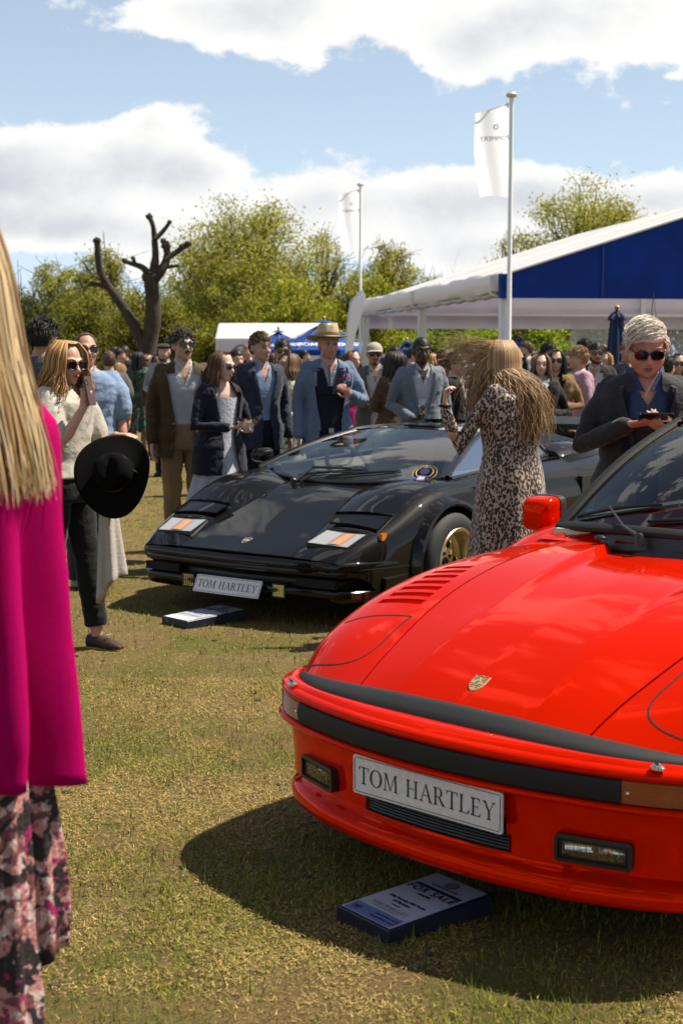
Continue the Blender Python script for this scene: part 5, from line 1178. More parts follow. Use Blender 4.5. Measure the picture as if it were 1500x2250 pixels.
    for s in (1,-1):
        mb=MB(); mb.loft([[(s*.49,u,z),(s*.53,u,z-.005),(s*.60,u,zb),(s*.50,u,zb)] for u,z,zb in ((2.70,1.058,.90),(2.95,1.02,.88),(3.35,.95,.86),(3.8,.90,.84),(4.05,.87,.83))]); mb.build('buttress',blk,t,auto=30)
    for k in range(9):
        u=2.86+.115*k; z=1.072-.165*(k*.115)*.98; mb=MB(); mb.loft([[(v,u-.040,z+.016),(v,u-.035,z+.024),(v,u+.034,z+.002),(v,u+.030,z-.008)] for v in (-.50,-.2,.2,.50)]); mb.build('cover_slat',satin if k%1 else blk,t,auto=30)
    for s in (1,-1): mb=MB(); mb.loft([[(s*.40-.012,3.82,.86),(s*.40+.012,3.82,.86),(s*.40+.012,4.02,.84),(s*.40-.012,4.02,.84)],[(s*.44-.012,3.96,1.0),(s*.44+.012,3.96,1.0),(s*.44+.012,4.18,1.0),(s*.44-.012,4.18,1.0)]]); mb.build('wing_strut',blk,t,auto=30)
    mb=MB(); mb.loft([[(v,u+.10*abs(v),z) for u,z in ((3.86,.985),(3.88,1.03),(4.05,1.055),(4.24,1.075),(4.25,1.03),(4.05,.995))] for v in (-.72,-.5,-.2,.2,.5,.72)]); 
    rw=mb.build('rear_wing',mat('wing_black',(.012,.012,.012),.45,spec=.2),t,auto=40)
    for s in (1,-1): mb=MB(); mb.box((s*.72-.01,3.93,.96),(s*.72+.01,4.36,1.09)); mb.build('wing_endplate',blk,rw,smooth=False)
    mb=MB(); mb.loft([[(-.86,4.14,.33),(-.86,4.14,.80),(.86,4.14,.80),(.86,4.14,.33)],[(-.80,4.22,.36),(-.80,4.22,.74),(.80,4.22,.74),(.80,4.22,.36)]]); mb.build('tail_panel',satin,t,smooth=False)
    # side glass
    for s in (1,-1):
        tp=lambda u:(float(np.interp(u,[1.2,1.985,2.55],[.742,.505,.49])),float(np.interp(u,[1.2,1.985,2.2,2.55],[.81,1.05,1.058,1.056]))); bt=lambda u:(float(np.interp(u,[1.2,2.6],[.765,.70])),float(np.interp(u,[1.2,1.6,2.6],[.80,.82,.872])))
        for nm,a,b in (('side_window',1.26,2.18),('quarter_window',2.22,2.60)):
            A=np.array([[(s*(bt(u)[0]+(tp(u)[0]-bt(u)[0])*f),u,bt(u)[1]+(tp(u)[1]-bt(u)[1])*f) for f in np.linspace(0,1,5)] for u in np.linspace(a,b,12)]); mb=MB(); mb.add(gridV(A),gridF(12,5,s<0)); mb.build(nm,carglass,t)
        mb=MB(); mb.tube([(s*(tp(u)[0]+.006),u,tp(u)[1]) for u in np.linspace(1.25,2.62,20)],.016,6); mb.tube([(s*bt(u)[0],u,bt(u)[1]) for u in np.linspace(1.22,2.62,16)],.014,6)
        for u in (2.20,2.62): mb.tube([(s*(bt(u)[0]),u,bt(u)[1]),(s*(tp(u)[0]),u,tp(u)[1])],.018,6)
        mb.build('window_trim',satin,t)
        P=np.array([[(s*v,u,z) for v,z in ((bt(u)[0]-.0,bt(u)[1]-.004),(.81,float(np.interp(u,[1.2,1.55,2.1,2.6],[.797,.815,.845,.865]))))] for u in np.linspace(1.2,2.62,16)]); mb=MB(); mb.add(gridV(P),gridF(16,2,s>0)); mb.build('shoulder',blk,t)
        P=np.array([[(s*v,u,z) for v,z in ((.50,float(np.interp(u,[2.6,4.1],[.90,.85]))),(float(np.interp(u,[2.6,3,3.5,4.0,4.16],[.78,.76,.72,.68,.66])),float(np.interp(u,[2.6,3.0,3.5,4.0,4.16],[.865,.88,.885,.86,.83]))))] for u in np.linspace(2.6,4.16,16)]); mb=MB(); mb.add(gridV(P),gridF(16,2,s>0)); mb.build('rear_shoulder',blk,t)
        # mirror
        c=(s*.985,1.46,.865); ring=lambda y,w,h:[(c[0]+w*abs(math.cos(q))**.6*(1 if math.cos(q)>0 else -1),c[1]+y,c[2]+h*abs(math.sin(q))**.6*(1 if math.sin(q)>0 else -1)) for q in np.linspace(0,2*math.pi,25)[:-1]]
        mb=MB(); mb.loft([ring(-.06,.02,.015),ring(-.05,.05,.034),ring(-.01,.072,.050),ring(.05,.078,.056)]); mb.tube([(s*.86,1.44,.80),(s*.93,1.45,.82)],.02,8); mr=mb.build('door_mirror',blk,t,auto=60)
        mb=MB(); mb.add(ring(.0505,.068,.047),[tuple(range(24))]); mb.build('mirror_glass',chrome,mr)
    # wipers: long parallelogram arm with two blades
    def og(v,f,l=.012):
        a,b=bs(v*.748),hd(v*.5); return (v*.748*(1-f)+v*.5*f,a[0]+(b[0]-a[0])*f-.02*math.sin(math.pi*f)-l*.35,a[1]+(b[1]-a[1])*f+.022*math.sin(math.pi*f)+l)
    mb=MB(); pv=(-.235,.885,.752); mb.lathe([(.020,-.02),(.020,.02),(.012,.028),(0,.029)],12,Matrix.Translation(pv)); mb.lathe([(.014,-.02),(.014,.018),(0,.02)],12,Matrix.Translation((pv[0]+.06,pv[1]+.005,pv[2]))); mb.tube([pv,og(-.26,.10,.04),og(.16,.13,.035)],[.013,.010,.008],6); mb.tube([(pv[0]+.06,pv[1],pv[2]+.01),og(-.15,.06,.03),og(.2,.09,.03)],[.008,.007,.006],6); wp=mb.build('wiper',satin,t)
    for a,b,f0,f1 in ((-.36,.30,.02,.155),(-.05,.62,.03,.13)):
        mb=MB(); mb.tube([og(a+(b-a)*k/8,f0+(f1-f0)*k/8,.016+.010*math.sin(math.pi*k/8)) for k in range(9)],[.004,.008,.009,.009,.010,.009,.009,.008,.004],6); mb.tube([og(a+(b-a)*k/8,f0+(f1-f0)*k/8,.006) for k in range(9)],.004,4); mb.build('wiper_blade',satin,wp)
    # cabin
    dsh=mat('pale_grey_dash',(.42,.43,.38),.7)
    mb=MB(); mb.loft([[(v,wb(v)+.04,.765),(v,1.20+.12*abs(v),.785-.02*abs(v)),(v,1.45,.80-.03*abs(v)),(v,1.50,.72),(v,1.48,.5),(v,1.1,.45)] for v in np.linspace(-.70,.70,11)]); mb.build('dashboard',dsh,t)
    mb=MB(); mb.add(*ring_tor(Matrix.Translation((-.33,1.62,.80))@Matrix.Rotation(R_(-62),4,'X'),0,0,0,.175,.015,28,8)); mb.tube([(-.33,1.5,.75),(-.33,1.62,.80)],.03,8); mb.box((-.49,1.612,.79),(-.17,1.625,.812)); mb.build('steering_wheel',dsh,t)
    for s in (1,-1):
        seat=MB(); prof=[(1.95,.30),(1.98,.50),(2.18,.80),(2.26,.90),(2.34,1.0),(2.42,1.0),(2.38,.85),(2.2,.30)]
        seat.loft([[(s*.33+a,u,z) for u,z in prof] for a in (-.22,-.2,0,.2,.22)]); seat.loft([[(s*.33+a,u,z) for u,z in ((1.55,.36),(1.58,.44),(1.95,.40),(2.0,.30),(1.6,.28))] for a in (-.24,0,.24)]); seat.build('seat',cream,t)
        mb=MB(); A=np.array([[(s*(.72-.05*f),u,.50+.33*f) for f in (0,.5,1)] for u in (1.3,1.9,2.55)]); mb.add(gridV(A),gridF(3,3)); mb.build('door_card',cream,t)
    mb=MB(); mb.box((-.12,1.45,.25),(.12,2.5,.62)); mb.box((-.45,2.5,.3),(.45,2.56,.93)); mb.build('centre_tunnel',cream,t,auto=30)
    mb=MB(); mb.box((-.88,.42,.15),(.88,4.1,.21)); mb.box((-.75,1.05,.2),(.75,1.09,.68)); mb.box((-.70,.2,.2),(.70,.24,.40)); mb.box((-.60,.24,.2),(.60,1.4,.36)); mb.build('floor_pan',matt,t,smooth=False)
    # prize rosette on the screen
    ro=thing('rosette','black and blue pleated prize rosette with ribbon tails on the black car windscreen base','rosette'); M4=Matrix.Translation((LPOSE[0],LPOSE[1],0))@Matrix.Rotation(-LPOSE[2],4,'Z')
    c=Vector(og(.86,.045,.03)); c=Vector((.628,1.13,.835)); up=Vector((.15,-.55,.83)).normalized(); xx=Vector((1,0,0)); xx=(xx-up*xx.dot(up)).normalized(); yy=up.cross(xx); M=M4@Matrix(((xx[0],yy[0],up[0],c[0]),(xx[1],yy[1],up[1],c[1]),(xx[2],yy[2],up[2],c[2]),(0,0,0,1)))
    ro.matrix_world=M
    def pleat(r0,r1,z,m,nm,n=28):
        V=[];
        for i in range(2*n):
            a=math.pi*i/n; dz=.008*(i%2); V+=[(r0*math.cos(a),r0*math.sin(a),z+dz*.4),(r1*math.cos(a),r1*math.sin(a),z+dz)]
        F_=[(2*i,2*i+1,(2*i+3)%(4*n),(2*i+2)%(4*n)) for i in range(2*n)]; mk(nm,V,F_,m,ro,smooth=False)
    rb=mat('ribbon_blue',(.02,.06,.45),.35); 
    pleat(.035,.078,.0,mat('ribbon_black',(.012,.012,.02),.35),'pleats'); pleat(.025,.050,.006,mat('ribbon_navy',(.012,.02,.10),.35),'pleats'); 
    mb=MB(); mb.add(*ring_tor(Matrix.Identity(4),0,0,.010,.056,.003,30,5)); mb.add(*ring_tor(Matrix.Identity(4),0,0,.004,.077,.0022,30,5)); mb.build('trim',mat('gold_braid',(.6,.42,.12),.4,metal=.5),ro)
    mb=MB(); mb.lathe([(.032,.010),(.032,.016),(0,.017)],20); mb.build('centre_disc',mat('disc_navy',(.03,.04,.12),.4),ro)
    def rib(pts,w,m,nm): P=np.array([[(x-w/2,y,z),(x+w/2,y,z)] for x,y,z in pts]); mb=MB(); mb.add(gridV(P),gridF(len(pts),2)); return mb.build(nm,m,ro)
    r1=rib([(0,-.03,.004),(-.02,-.10,.016),(-.05,-.16,.012),(-.11,-.25,.005)],.055,rb,'ribbon_tail'); r2=rib([(.02,-.03,.003),(.05,-.09,.014),(.11,-.14,.012),(.18,-.18,.005)],.05,rb,'ribbon_tail'); r3=rib([(0,-.02,.006),(.01,-.07,.016),(.0,-.13,.012)],.045,mat('ribbon_white',(.6,.6,.66),.4),'ribbon_tail')
black_car()
# ---------------- for sale boards ----------------
def board(label,c,rz,W,Hh,blue_band,red_one):
    """lies on the grass; local x across the sheet, y towards its top edge"""
    t=thing('sale_board',label,'sign',(c[0],c[1],.004),rz,'for sale boards lying on the grass'); th=.058
    mb=MB(); tp=.012; mb.loft([[(-W/2,-Hh/2,0),(W/2,-Hh/2,0),(W/2,Hh/2,0),(-W/2,Hh/2,0)],[(-W/2,-Hh/2,th-.02),(W/2,-Hh/2,th-.02),(W/2,Hh/2,th-.004),(-W/2,Hh/2,th-.004)],[(-W/2+.003,-Hh/2+.003,th-.017),(W/2-.003,-Hh/2+.003,th-.017),(W/2-.003,Hh/2-.003,th-.001),(-W/2+.003,Hh/2-.003,th-.001)]]); mb.build('case',mat('navy_case',(.008,.010,.035),.45),t,auto=30)
    sl=.016/Hh; Z=lambda y:th-.017+.0015+(y+Hh/2)*sl
    def sheet(nm,x0,y0,x1,y1,m,dz=0): mb=MB(); mb.add([(x0,y0,Z(y0)+dz),(x1,y0,Z(y0)+dz),(x1,y1,Z(y1)+dz),(x0,y1,Z(y1)+dz)],[(0,1,2,3)]); return mb.build(nm,m,t,smooth=False)
    paper=mat('printed_sheet',(.62,.65,.78),.4,coat=.3,var=.06,vscale=30)
    w2,h2=W/2-.008,Hh/2-.008; sheet('sheet',-w2,-h2,w2,h2,paper)
    nk=mat('navy_print',(.012,.016,.05),.5)
    sheet('band',-w2+.008,-h2+.003,w2-.008,-h2+.058*Hh/.371,mat('blue_band',(.16,.24,.52),.4) if blue_band else mat('pale_band',(.80,.80,.80),.4),.0006)
    sheet('bar',-w2+.012,h2-.098*Hh/.371,w2-.012,h2-.083*Hh/.371,nk,.0006)
    def tx(s,x,y,sz,align='CENTER',b=0,sp=1,sx=1): 
        M=Matrix.Translation((x,y,Z(y)+.0012))@Matrix.Rotation(math.atan(sl),4,'X'); return text('lettering',s,sz,nk,t,M,sx=sx,bold=b,align=align,spacing=sp)
    k=Hh/.371
    tx('CONCOURS DE VENTE',0,h2-.068*k,.0105*k); tx('FOR SALE',0,h2-.118*k,.038*k,b=.0006,sp=1.22)
    mb=MB(); mb.add(*ring_tor(Matrix.Translation((0,h2-.038*k,Z(h2-.038*k)+.001)),0,0,0,.017*k,.0014,24,4)); 
    for a in np.linspace(0,2*math.pi,15)[:-1]: mb.ell((.0205*k*math.cos(a),h2-.038*k+.0205*k*math.sin(a),Z(h2-.038*k)+.001),(.003*k,.002*k,.0008),6,4)
    mb.build('emblem',nk,t)
    def line(y,w_,hh=.0035): sheet('text_line',-w_/2,y-hh/2,w_/2,y+hh/2,nk,.0009)
    line(h2-.034*k,.018,.002); line(h2-.040*k,.020,.002)
    if red_one:
        tx('£224,950',0,h2-.145*k,.0135*k,b=.0003); tx('1986 Porsche 930 Turbo',0,h2-.205*k,.0155*k,b=.0003); tx('SE Flachbau',0,h2-.225*k,.0155*k,b=.0003); tx('Presented by',0,h2-.245*k,.007*k)
        L,wd=serif('TOM HARTLEY',.0155*k); y=h2-.268*k; L.V=[(x,y+z,Z(y+z)+.001-yy*.3) for x,yy,z in L.V]; L.build('lettering',nk,t,smooth=False,auto=None)
        line(h2-.283*k,.115,.0022)
        yb=-h2+.030*k; mb=MB(); mb.add(*ring_tor(Matrix.Translation((-w2+.036,yb,Z(yb)+.0015)),0,0,0,.014*k,.0009,22,4)); mb.build('number_ring',nk,t); tx('57',-w2+.036,yb,.014*k,b=.0005)
        tx('Vote for this car in the',w2-.060*W/.228,yb+.009*k,.0105*k,b=.0002); tx("People's Choice Award",w2-.060*W/.228,yb-.009*k,.0105*k,b=.0002)
    else:
        line(h2-.20*k,.12,.006); line(h2-.218*k,.085,.006)
        L,wd=serif('TOM HARTLEY',.0155*k); y=h2-.262*k; L.V=[(x,y+z,Z(y+z)+.001-yy*.3) for x,yy,z in L.V]; L.build('lettering',nk,t,smooth=False,auto=None)
def gpt(px,py,z=.045):
    k=(py-1125)/F; d=Vector(((px-750)/F,1,-k)); d=Vector((d.x,math.cos(PITCH)+d.z*math.sin(PITCH)*1,-math.sin(PITCH)+d.z*math.cos(PITCH))); s=(z-EYE)/d.z; return Vector((d.x*s,d.y*s))
def place_board(label,L,T_,R,B,red_one):
    L,T_,R,B=[gpt(*q) for q in (L,T_,R,B)]; c=(L+T_+R+B)/4; ax=((B-L)+(R-T_))/2; ay=((T_-L)+(R-B))/2; ang=math.atan2(ax.y,ax.x); board(label,c,ang,ax.length,ay.length,red_one,red_one)
place_board('large dark board with white for sale sheet and blue band under the red car nose',(756,1997),(945,1920),(1062,1972),(872,2053),True)
place_board('small dark board with white sheet on the grass in front of the black car',(378,1357),(463,1331),(517,1342),(437,1369),False)
# ---------------- people ----------------
def noisy(o,amp,sc_,seed=0,fine=.35,dirw=(1,1,1)):
    me=o.data; a=verts(me); n=len(a); nr=np.empty(n*3,np.float32); me.vertex_normals.foreach_get('vector',nr); nr=nr.reshape(-1,3)
    d=np.array([mn.noise(Vector((p[0]*sc_*dirw[0]+seed,p[1]*sc_*dirw[1],p[2]*sc_*dirw[2])))+fine*mn.noise(Vector((p[0]*sc_*2.7*dirw[0],p[1]*sc_*2.7*dirw[1]+seed,p[2]*sc_*2.7*dirw[2]))) for p in a])
    setv(me,a+nr*(d*amp)[:,None])
def ering(z,hw,hd,yo=0,xo=0,n=20,e=.85):
    out=[]
    for k in range(n):
        q=2*math.pi*k/n; c,s=math.cos(q),math.sin(q); out.append((xo+hw*abs(c)**e*(1 if c>0 else -1),yo+hd*abs(s)**e*(1 if s>0 else -1),z))
    return out
def caps(mb,P,r,n=10):
    """tapered limb with rounded ends"""
    P=[Vector(p) for p in P]; 
    a=(P[0]-P[1]).normalized(); b=(P[-1]-P[-2]).normalized()
    Q=[P[0]+a*r[0]*.85,P[0]+a*r[0]*.5]+P+[P[-1]+b*r[-1]*.5,P[-1]+b*r[-1]*.85]; R=[r[0]*.45,r[0]*.85]+list(r)+[r[-1]*.85,r[-1]*.45]
    mb.tube(Q,R,n); return mb
def hand(mb,w,d,nrm_,side,curl=.6,s=1.0,point=False):
    """palm and five fingers; d along the hand, nrm_ palm normal"""
    w=Vector(w); d=Vector(d).normalized(); n=Vector(nrm_); n=(n-d*n.dot(d)).normalized(); t=d.cross(n)*side
    P=[w-d*.01,w+d*.03,w+d*.065,w+d*.092]; 
    rings=[]
    for p,hw,hd in zip(P,(.023,.032,.038,.036),(.018,.015,.013,.011)):
        rings.append([tuple(p+t*(hw*s*math.cos(q))+n*(hd*s*math.sin(q))) for q in np.linspace(0,2*math.pi,11)[:-1]])
    mb.loft(rings)
    for k,(o,L) in enumerate(((-.030,.072),(-.011,.082),(.009,.077),(.027,.060))):
        p=w+d*(.085*s)+t*(-o*s); pts=[p-d*.02,p]; dd=d.copy(); a=curl*(1+.12*k)
        for seg in (.42,.32,.26):
            dd=(dd*math.cos(a*.75)+n*math.sin(a*.75)*1).normalized() ; n2=n
            p=p+dd*L*seg*s; pts.append(p.copy())
            dd=dd.normalized()
            # keep bending about t
            
        # bend progressively
        pts=[w+d*(.065*s)+t*(-o*s),w+d*(.087*s)+t*(-o*s)]; ang=0
        p=pts[-1].copy()
        for seg in (.42,.32,.26):
            ang+=a*.62; dd=d*math.cos(ang)+n*math.sin(ang); p=p+dd*(L*seg*s); pts.append(p.copy())
        caps(mb,pts,[.0085*s,.0088*s,.0082*s,.0075*s,.0062*s],7)
    b=w+d*.025*s+t*.026*s; caps(mb,[b,b+(t*.75+d*.6+n*.3).normalized()*.035*s,b+(t*.75+d*.6+n*.3).normalized()*.035*s+(d*.8+n*.5+t*.15).normalized()*.033*s,b+(t*.75+d*.6+n*.3).normalized()*.035*s+(d*.8+n*.6).normalized()*.055*s],[.013*s,.0105*s,.0095*s,.0075*s],7)
SK={'fair':(.58,.33,.24),'pale':(.66,.43,.33),'red':(.56,.27,.19),'tan':(.42,.22,.13),'dark':(.07,.035,.022),'brown':(.22,.11,.065)}
def skinmat(k): return mat('skin_'+k,tuple(c*1.28 for c in SK[k]),.5,spec=.35,var=.12,vscale=30,sss=.12)
def cloth(key,col,rough=.85,fn=None,bump=.35,sc_=60,var=.15,**k): return mat('cloth_'+key,col,rough,spec=.25,bump=bump,bscale=sc_,var=var,vscale=9,sheen=.15,fn=fn,**k)
def printfn(cols,scale,thr,seed=0,dist=1.2):
    """blotch print: list of (colour, threshold)"""
    def fn(nt,b,vec):
        N=nt.nodes;L=nt.links; cur=None
        for i,(c,th,sc2) in enumerate(cols):
            if i==0: base=N.new('ShaderNodeRGB'); base.outputs[0].default_value=(*c,1); cur=base.outputs[0]; continue
            n=N.new('ShaderNodeTexNoise'); n.noise_dimensions='4D'; n.inputs['W'].default_value=seed+i*7.3; n.inputs['Scale'].default_value=sc2; n.inputs['Detail'].default_value=3; n.inputs['Distortion'].default_value=dist; L.new(vec,n.inputs['Vector'])
            r=N.new('ShaderNodeMapRange'); r.inputs[1].default_value=th; r.inputs[2].default_value=th+.02; L.new(n.outputs['Fac'],r.inputs[0]); mx=N.new('ShaderNodeMix'); mx.data_type='RGBA'; L.new(r.outputs[0],mx.inputs[0]); L.new(cur,mx.inputs[6]); mx.inputs[7].default_value=(*[q*.8 for q in c],1); cur=mx.outputs[2]
        L.new(cur,b.inputs['Base Color'])
    return fn
def leopardfn(nt,b,vec):
    N=nt.nodes;L=nt.links
    mp=N.new('ShaderNodeMapping'); mp.inputs['Scale'].default_value=(1,1,.62); L.new(vec,mp.inputs[0])
    nz=N.new('ShaderNodeTexNoise'); nz.inputs['Scale'].default_value=55; nz.inputs['Detail'].default_value=2; L.new(mp.outputs[0],nz.inputs['Vector'])
    ad=N.new('ShaderNodeMix'); ad.data_type='VECTOR'; ad.inputs[0].default_value=.012; L.new(mp.outputs[0],ad.inputs[4]); L.new(nz.outputs['Color'],ad.inputs[5])
    v=N.new('ShaderNodeTexVoronoi'); v.inputs['Scale'].default_value=88; v.feature='F1'; L.new(ad.outputs[1],v.inputs['Vector'])
    a=N.new('ShaderNodeMapRange'); a.inputs[1].default_value=.55; a.inputs[2].default_value=.585; L.new(v.outputs['Distance'],a.inputs[0])   # 0 in spot
    a2=N.new('ShaderNodeMapRange'); a2.inputs[1].default_value=.16; a2.inputs[2].default_value=.22; L.new(v.outputs['Distance'],a2.inputs[0])
    n2=N.new('ShaderNodeTexNoise'); n2.inputs['Scale'].default_value=70; L.new(mp.outputs[0],n2.inputs['Vector']); g=N.new('ShaderNodeMapRange'); g.inputs[1].default_value=.66; g.inputs[2].default_value=.69; L.new(n2.outputs['Fac'],g.inputs[0])
    m1=N.new('ShaderNodeMix'); m1.data_type='RGBA'; L.new(a2.outputs[0],m1.inputs[0]); m1.inputs[6].default_value=(.26,.13,.09,1); m1.inputs[7].default_value=(.012,.010,.010,1)
    mx=N.new('ShaderNodeMath'); mx.operation='MAXIMUM'; L.new(a.outputs[0],mx.inputs[0]); L.new(g.outputs[0],mx.inputs[1])
    m2=N.new('ShaderNodeMix'); m2.data_type='RGBA'; L.new(mx.outputs[0],m2.inputs[0]); L.new(m1.outputs[2],m2.inputs[6]); m2.inputs[7].default_value=(.38,.285,.24,1)
    L.new(m2.outputs[2],b.inputs['Base Color'])
HAIRM={}
def hairmat():
    return mat('hair',(.1,.06,.03),.55,spec=.3,attr='tone',stretch=None)
def locks(name,par,N,path,rad,cols,seed,n=5,flat=.45,npt=8):
    r=random.Random(seed); mb=MB()
    for i in range(N):
        P,k=path(r,i); c=Vector(r.choice(cols))*r.uniform(.38,.78); m=len(P); w=rad*r.uniform(.6,1.25)*k
        R=[w*min(1,.45+.55*min(1,j/2))*(1-.85*(j/(m-1))**3) for j in range(m)]; mb.tube(P,R,n,caps=False,flat=flat,col=tuple(c))
    return mb.build(name,hairmat(),par,auto=None)
def long_hair(par,H4,cols,L=.35,N=110,rad=.011,seed=1,wave=.012,vol=1.0,front=55,wind=(0,0,0),gap=None,back=.0,tips=.6,top=None):
    """H4 head matrix; locks run from the crown over the skull and hang in world z"""
    inv=H4.inverted(); gdir=(inv.to_3x3()@Vector((0,0,-1))).normalized(); wd=inv.to_3x3()@Vector(wind)
    def path(r,i):
        a=r.uniform(math.radians(front),math.radians(360-front)); # angle from face (-y), around
        k=r.uniform(.72,1.12); start=Vector((r.uniform(-.018,.018),.01+r.uniform(-.06,.05),.118)); out=Vector((math.sin(a),-math.cos(a),0)); 
        P=[start]; hw=.084*vol*k+.006; hd=.104*vol*k+.006
        for t in (.35,.7,1.0,1.25):
            q=t*math.pi/2; P.append(Vector((out.x*hw*math.sin(min(q,1.75)),.012+out.y*hd*math.sin(min(q,1.75)),.02+.102*vol*math.cos(q)*(1 if t<1 else .8))))
        e=P[-1]; LL=L*r.uniform(tips,1.0); m=6; ph=r.uniform(0,6.28); sd=Vector((r.gauss(0,.02),r.gauss(0,.02)+back,0)); fl=r.uniform(0,1)
        for j in range(1,m+1):
            f=j/m; P.append(e+gdir*(LL*f)+sd*f+out*(.02*math.sin(f*2.5))+Vector((wave*math.sin(ph+f*7),wave*math.cos(ph+f*6),0))*f+wd*(f**1.5)*(.5+fl))
        return [tuple(H4@p) for p in P],1
    return locks('hair',par,int(N*1.8),path,rad*.62,cols,seed)
def short_hair(par,H4,cols,seed=1,N=170,length=.035,vol=1.0,line=.045,quiff=.0,side=.0,rad=.006,recede=0,fringe=.0):
    mb=MB(); n,k=26,14; V=[];Fs=[]; c0=Vector(cols[0])
    r=random.Random(seed)
    def surf(th,ph,o=0):
        x,y,z=math.sin(ph)*math.sin(th),-math.sin(ph)*math.cos(th),math.cos(ph); f=1+o
        return Vector((x*.081*vol*f,.014+y*.100*vol*f,.025+z*.103*vol*f))
    def inside(p):
        # hairline: keep above brow in front, down to nape at the back, above the ears
        if p.y<-.03: return p.z>line+recede*max(0,1-abs(p.x)/.06)*.5+ (0 if abs(p.x)<.055 else -.01)
        if p.y<.02: return p.z>.0+(.02-p.y)*.5
        return p.z>-.055
    for i in range(k+1):
        for j in range(n): th=2*math.pi*j/n; ph=math.pi*.80*i/k; p=surf(th,ph); p+=p.normalized()*(.004*mn.noise(p*60+Vector((seed,0,0)))); V.append(p)
    for i in range(k):
        for j in range(n):
            q=(j+1)%n; f=(i*n+j,i*n+q,(i+1)*n+q,(i+1)*n+j); c=sum((V[a] for a in f),Vector())/4
            if inside(c): Fs.append(f)
    mb.add([tuple(H4@v) for v in V],Fs,tuple(c0*.7))
    N=int(N*1.7); rad=rad*.62
    for i in range(N):
        for _ in range(20):
            th=r.uniform(0,6.28); ph=math.acos(r.uniform(-.6,1)); p=surf(th,ph)
            if inside(p): break
        nn_=(p-Vector((0,.014,.025))).normalized(); fw=Vector((side,-.5 if fringe else .25,0)) if p.z>.06 else Vector((0,.2,-.9)); sw_=mn.noise(p*9+Vector((seed,0,0))); d=(fw+Vector((.35*sw_+r.gauss(0,.10),r.gauss(0,.10),r.gauss(0,.10)))); d=(d-nn_*d.dot(nn_)).normalized()
        L=length*r.uniform(.5,1.15)*(1 if p.z>.05 else .6); up=(quiff*.35 if (p.z>.06 and p.y<.02) else .05)
        P=[p-nn_*.003,p+d*L*.4+nn_*(L*.14+up*.02),p+d*L*.8+nn_*(L*.10+up*.035),p+d*L+nn_*(-L*.03+up*.04)]
        mb.tube([tuple(H4@q) for q in P],[rad,rad*1.1,rad*.8,rad*.2],4,caps=False,flat=.6,col=tuple(Vector(r.choice(cols))*r.uniform(.6,1.3)))
    return mb.build('hair',hairmat(),par,auto=None)
def headmat(base,yaw,pitch,roll,s): return Matrix.Translation(base)@Matrix.Rotation(yaw,4,'Z')@Matrix.Rotation(pitch,4,'X')@Matrix.Rotation(roll,4,'Y')@Matrix.Translation((0,-.012,.115*s))@Matrix.Diagonal((s,s,s,1))
def build_head(mb,M,fem=False,full=1.0,jaw=1.0):
    if full>1.15: mb.ell(tuple(M@Vector((0,-.035,-.075))),(.058,.048,.040),14,8,M.to_3x3())
    T_=lambda v:tuple(M@Vector(v)); S3=M.to_3x3()
    mb.ell(T_((0,.012,.024)),(.0745,.094,.096),18,12,S3); mb.ell(T_((0,-.022,-.030)),(.062*full,.066,.074),16,10,S3)
    mb.ell(T_((0,-.045,-.072)),(.042*jaw*full,.040,.036),14,8,S3); mb.ell(T_((0,-.070,-.094)),(.020*jaw,.015,.015),10,6,S3)
    mb.tube([T_((0,-.084,.020)),T_((0,-.096,-.004)),T_((0,-.111,-.026)),T_((0,-.104,-.034))],[.0075,.0085,.0125,.010],8)
    for s in (-1,1):
        mb.ell(T_((s*.012,-.096,-.033)),(.008,.009,.007),8,6,S3); mb.ell(T_((s*.036,-.062,-.024)),(.022*full,.022,.022),10,8,S3)
        mb.tube([T_((s*.008,-.090,.026)),T_((s*.032,-.084,.033)),T_((s*.056,-.062,.028))],[.007,.009,.006],7)
        mb.ell(T_((s*.078,.010,-.004)),(.008,.019,.031),10,8,S3)
    mb.ell(T_((0,-.087,-.053)),(.022,.010,.0055),12,6,S3); mb.ell(T_((0,-.085,-.063)),(.019,.010,.006),12,6,S3)
    return mb
def shades(par,M,col=(.008,.008,.010),lens=(.012,.012,.016),w=.026,h=.021,y=-.094,z=.004,rnd=.75,temple=True,metal=False,name='sunglasses'):
    T_=lambda v:tuple(M@Vector(v)); mb=MB(); fm=mat('frame_%02d'%(int(col[0]*99)),col,.25,coat=.5); lm=mat('lens_%03d'%(int(lens[0]*999)),lens,.12,coat=.15,spec=.4)
    g=None
    L_=MB()
    for s in (-1,1):
        ring=[];pts=[]
        for k in range(20):
            q=2*math.pi*k/20; c,s_=math.cos(q),math.sin(q); x=s*.033+w*abs(c)**rnd*(1 if c>0 else -1); zz=z+h*abs(s_)**rnd*(1 if s_>0 else -1); pts.append((x,y+.30*(x*x)*3.2,zz))
        mb.tube([T_(p) for p in pts+[pts[0]]],.0030*M.to_scale()[0],5)
        L_.add([T_((p[0],p[1]+.0005,p[2])) for p in pts]+[T_((s*.033,y+.004-.004,z))],[(i,(i+1)%20,20) for i in range(20)])
        if temple: mb.tube([T_((s*.060,y+.012,z+.010)),T_((s*.076,-.045,z+.010)),T_((s*.081,.010,z+.004)),T_((s*.078,.03,z-.012))],.0030*M.to_scale()[0],5)
    mb.tube([T_((-.009,y,z+.006)),T_((0,y-.003,z+.008)),T_((.009,y,z+.006))],.0026,5)
    g=mb.build(name,fm,par,auto=None); L_.build('lens',lm,g,auto=None); return g
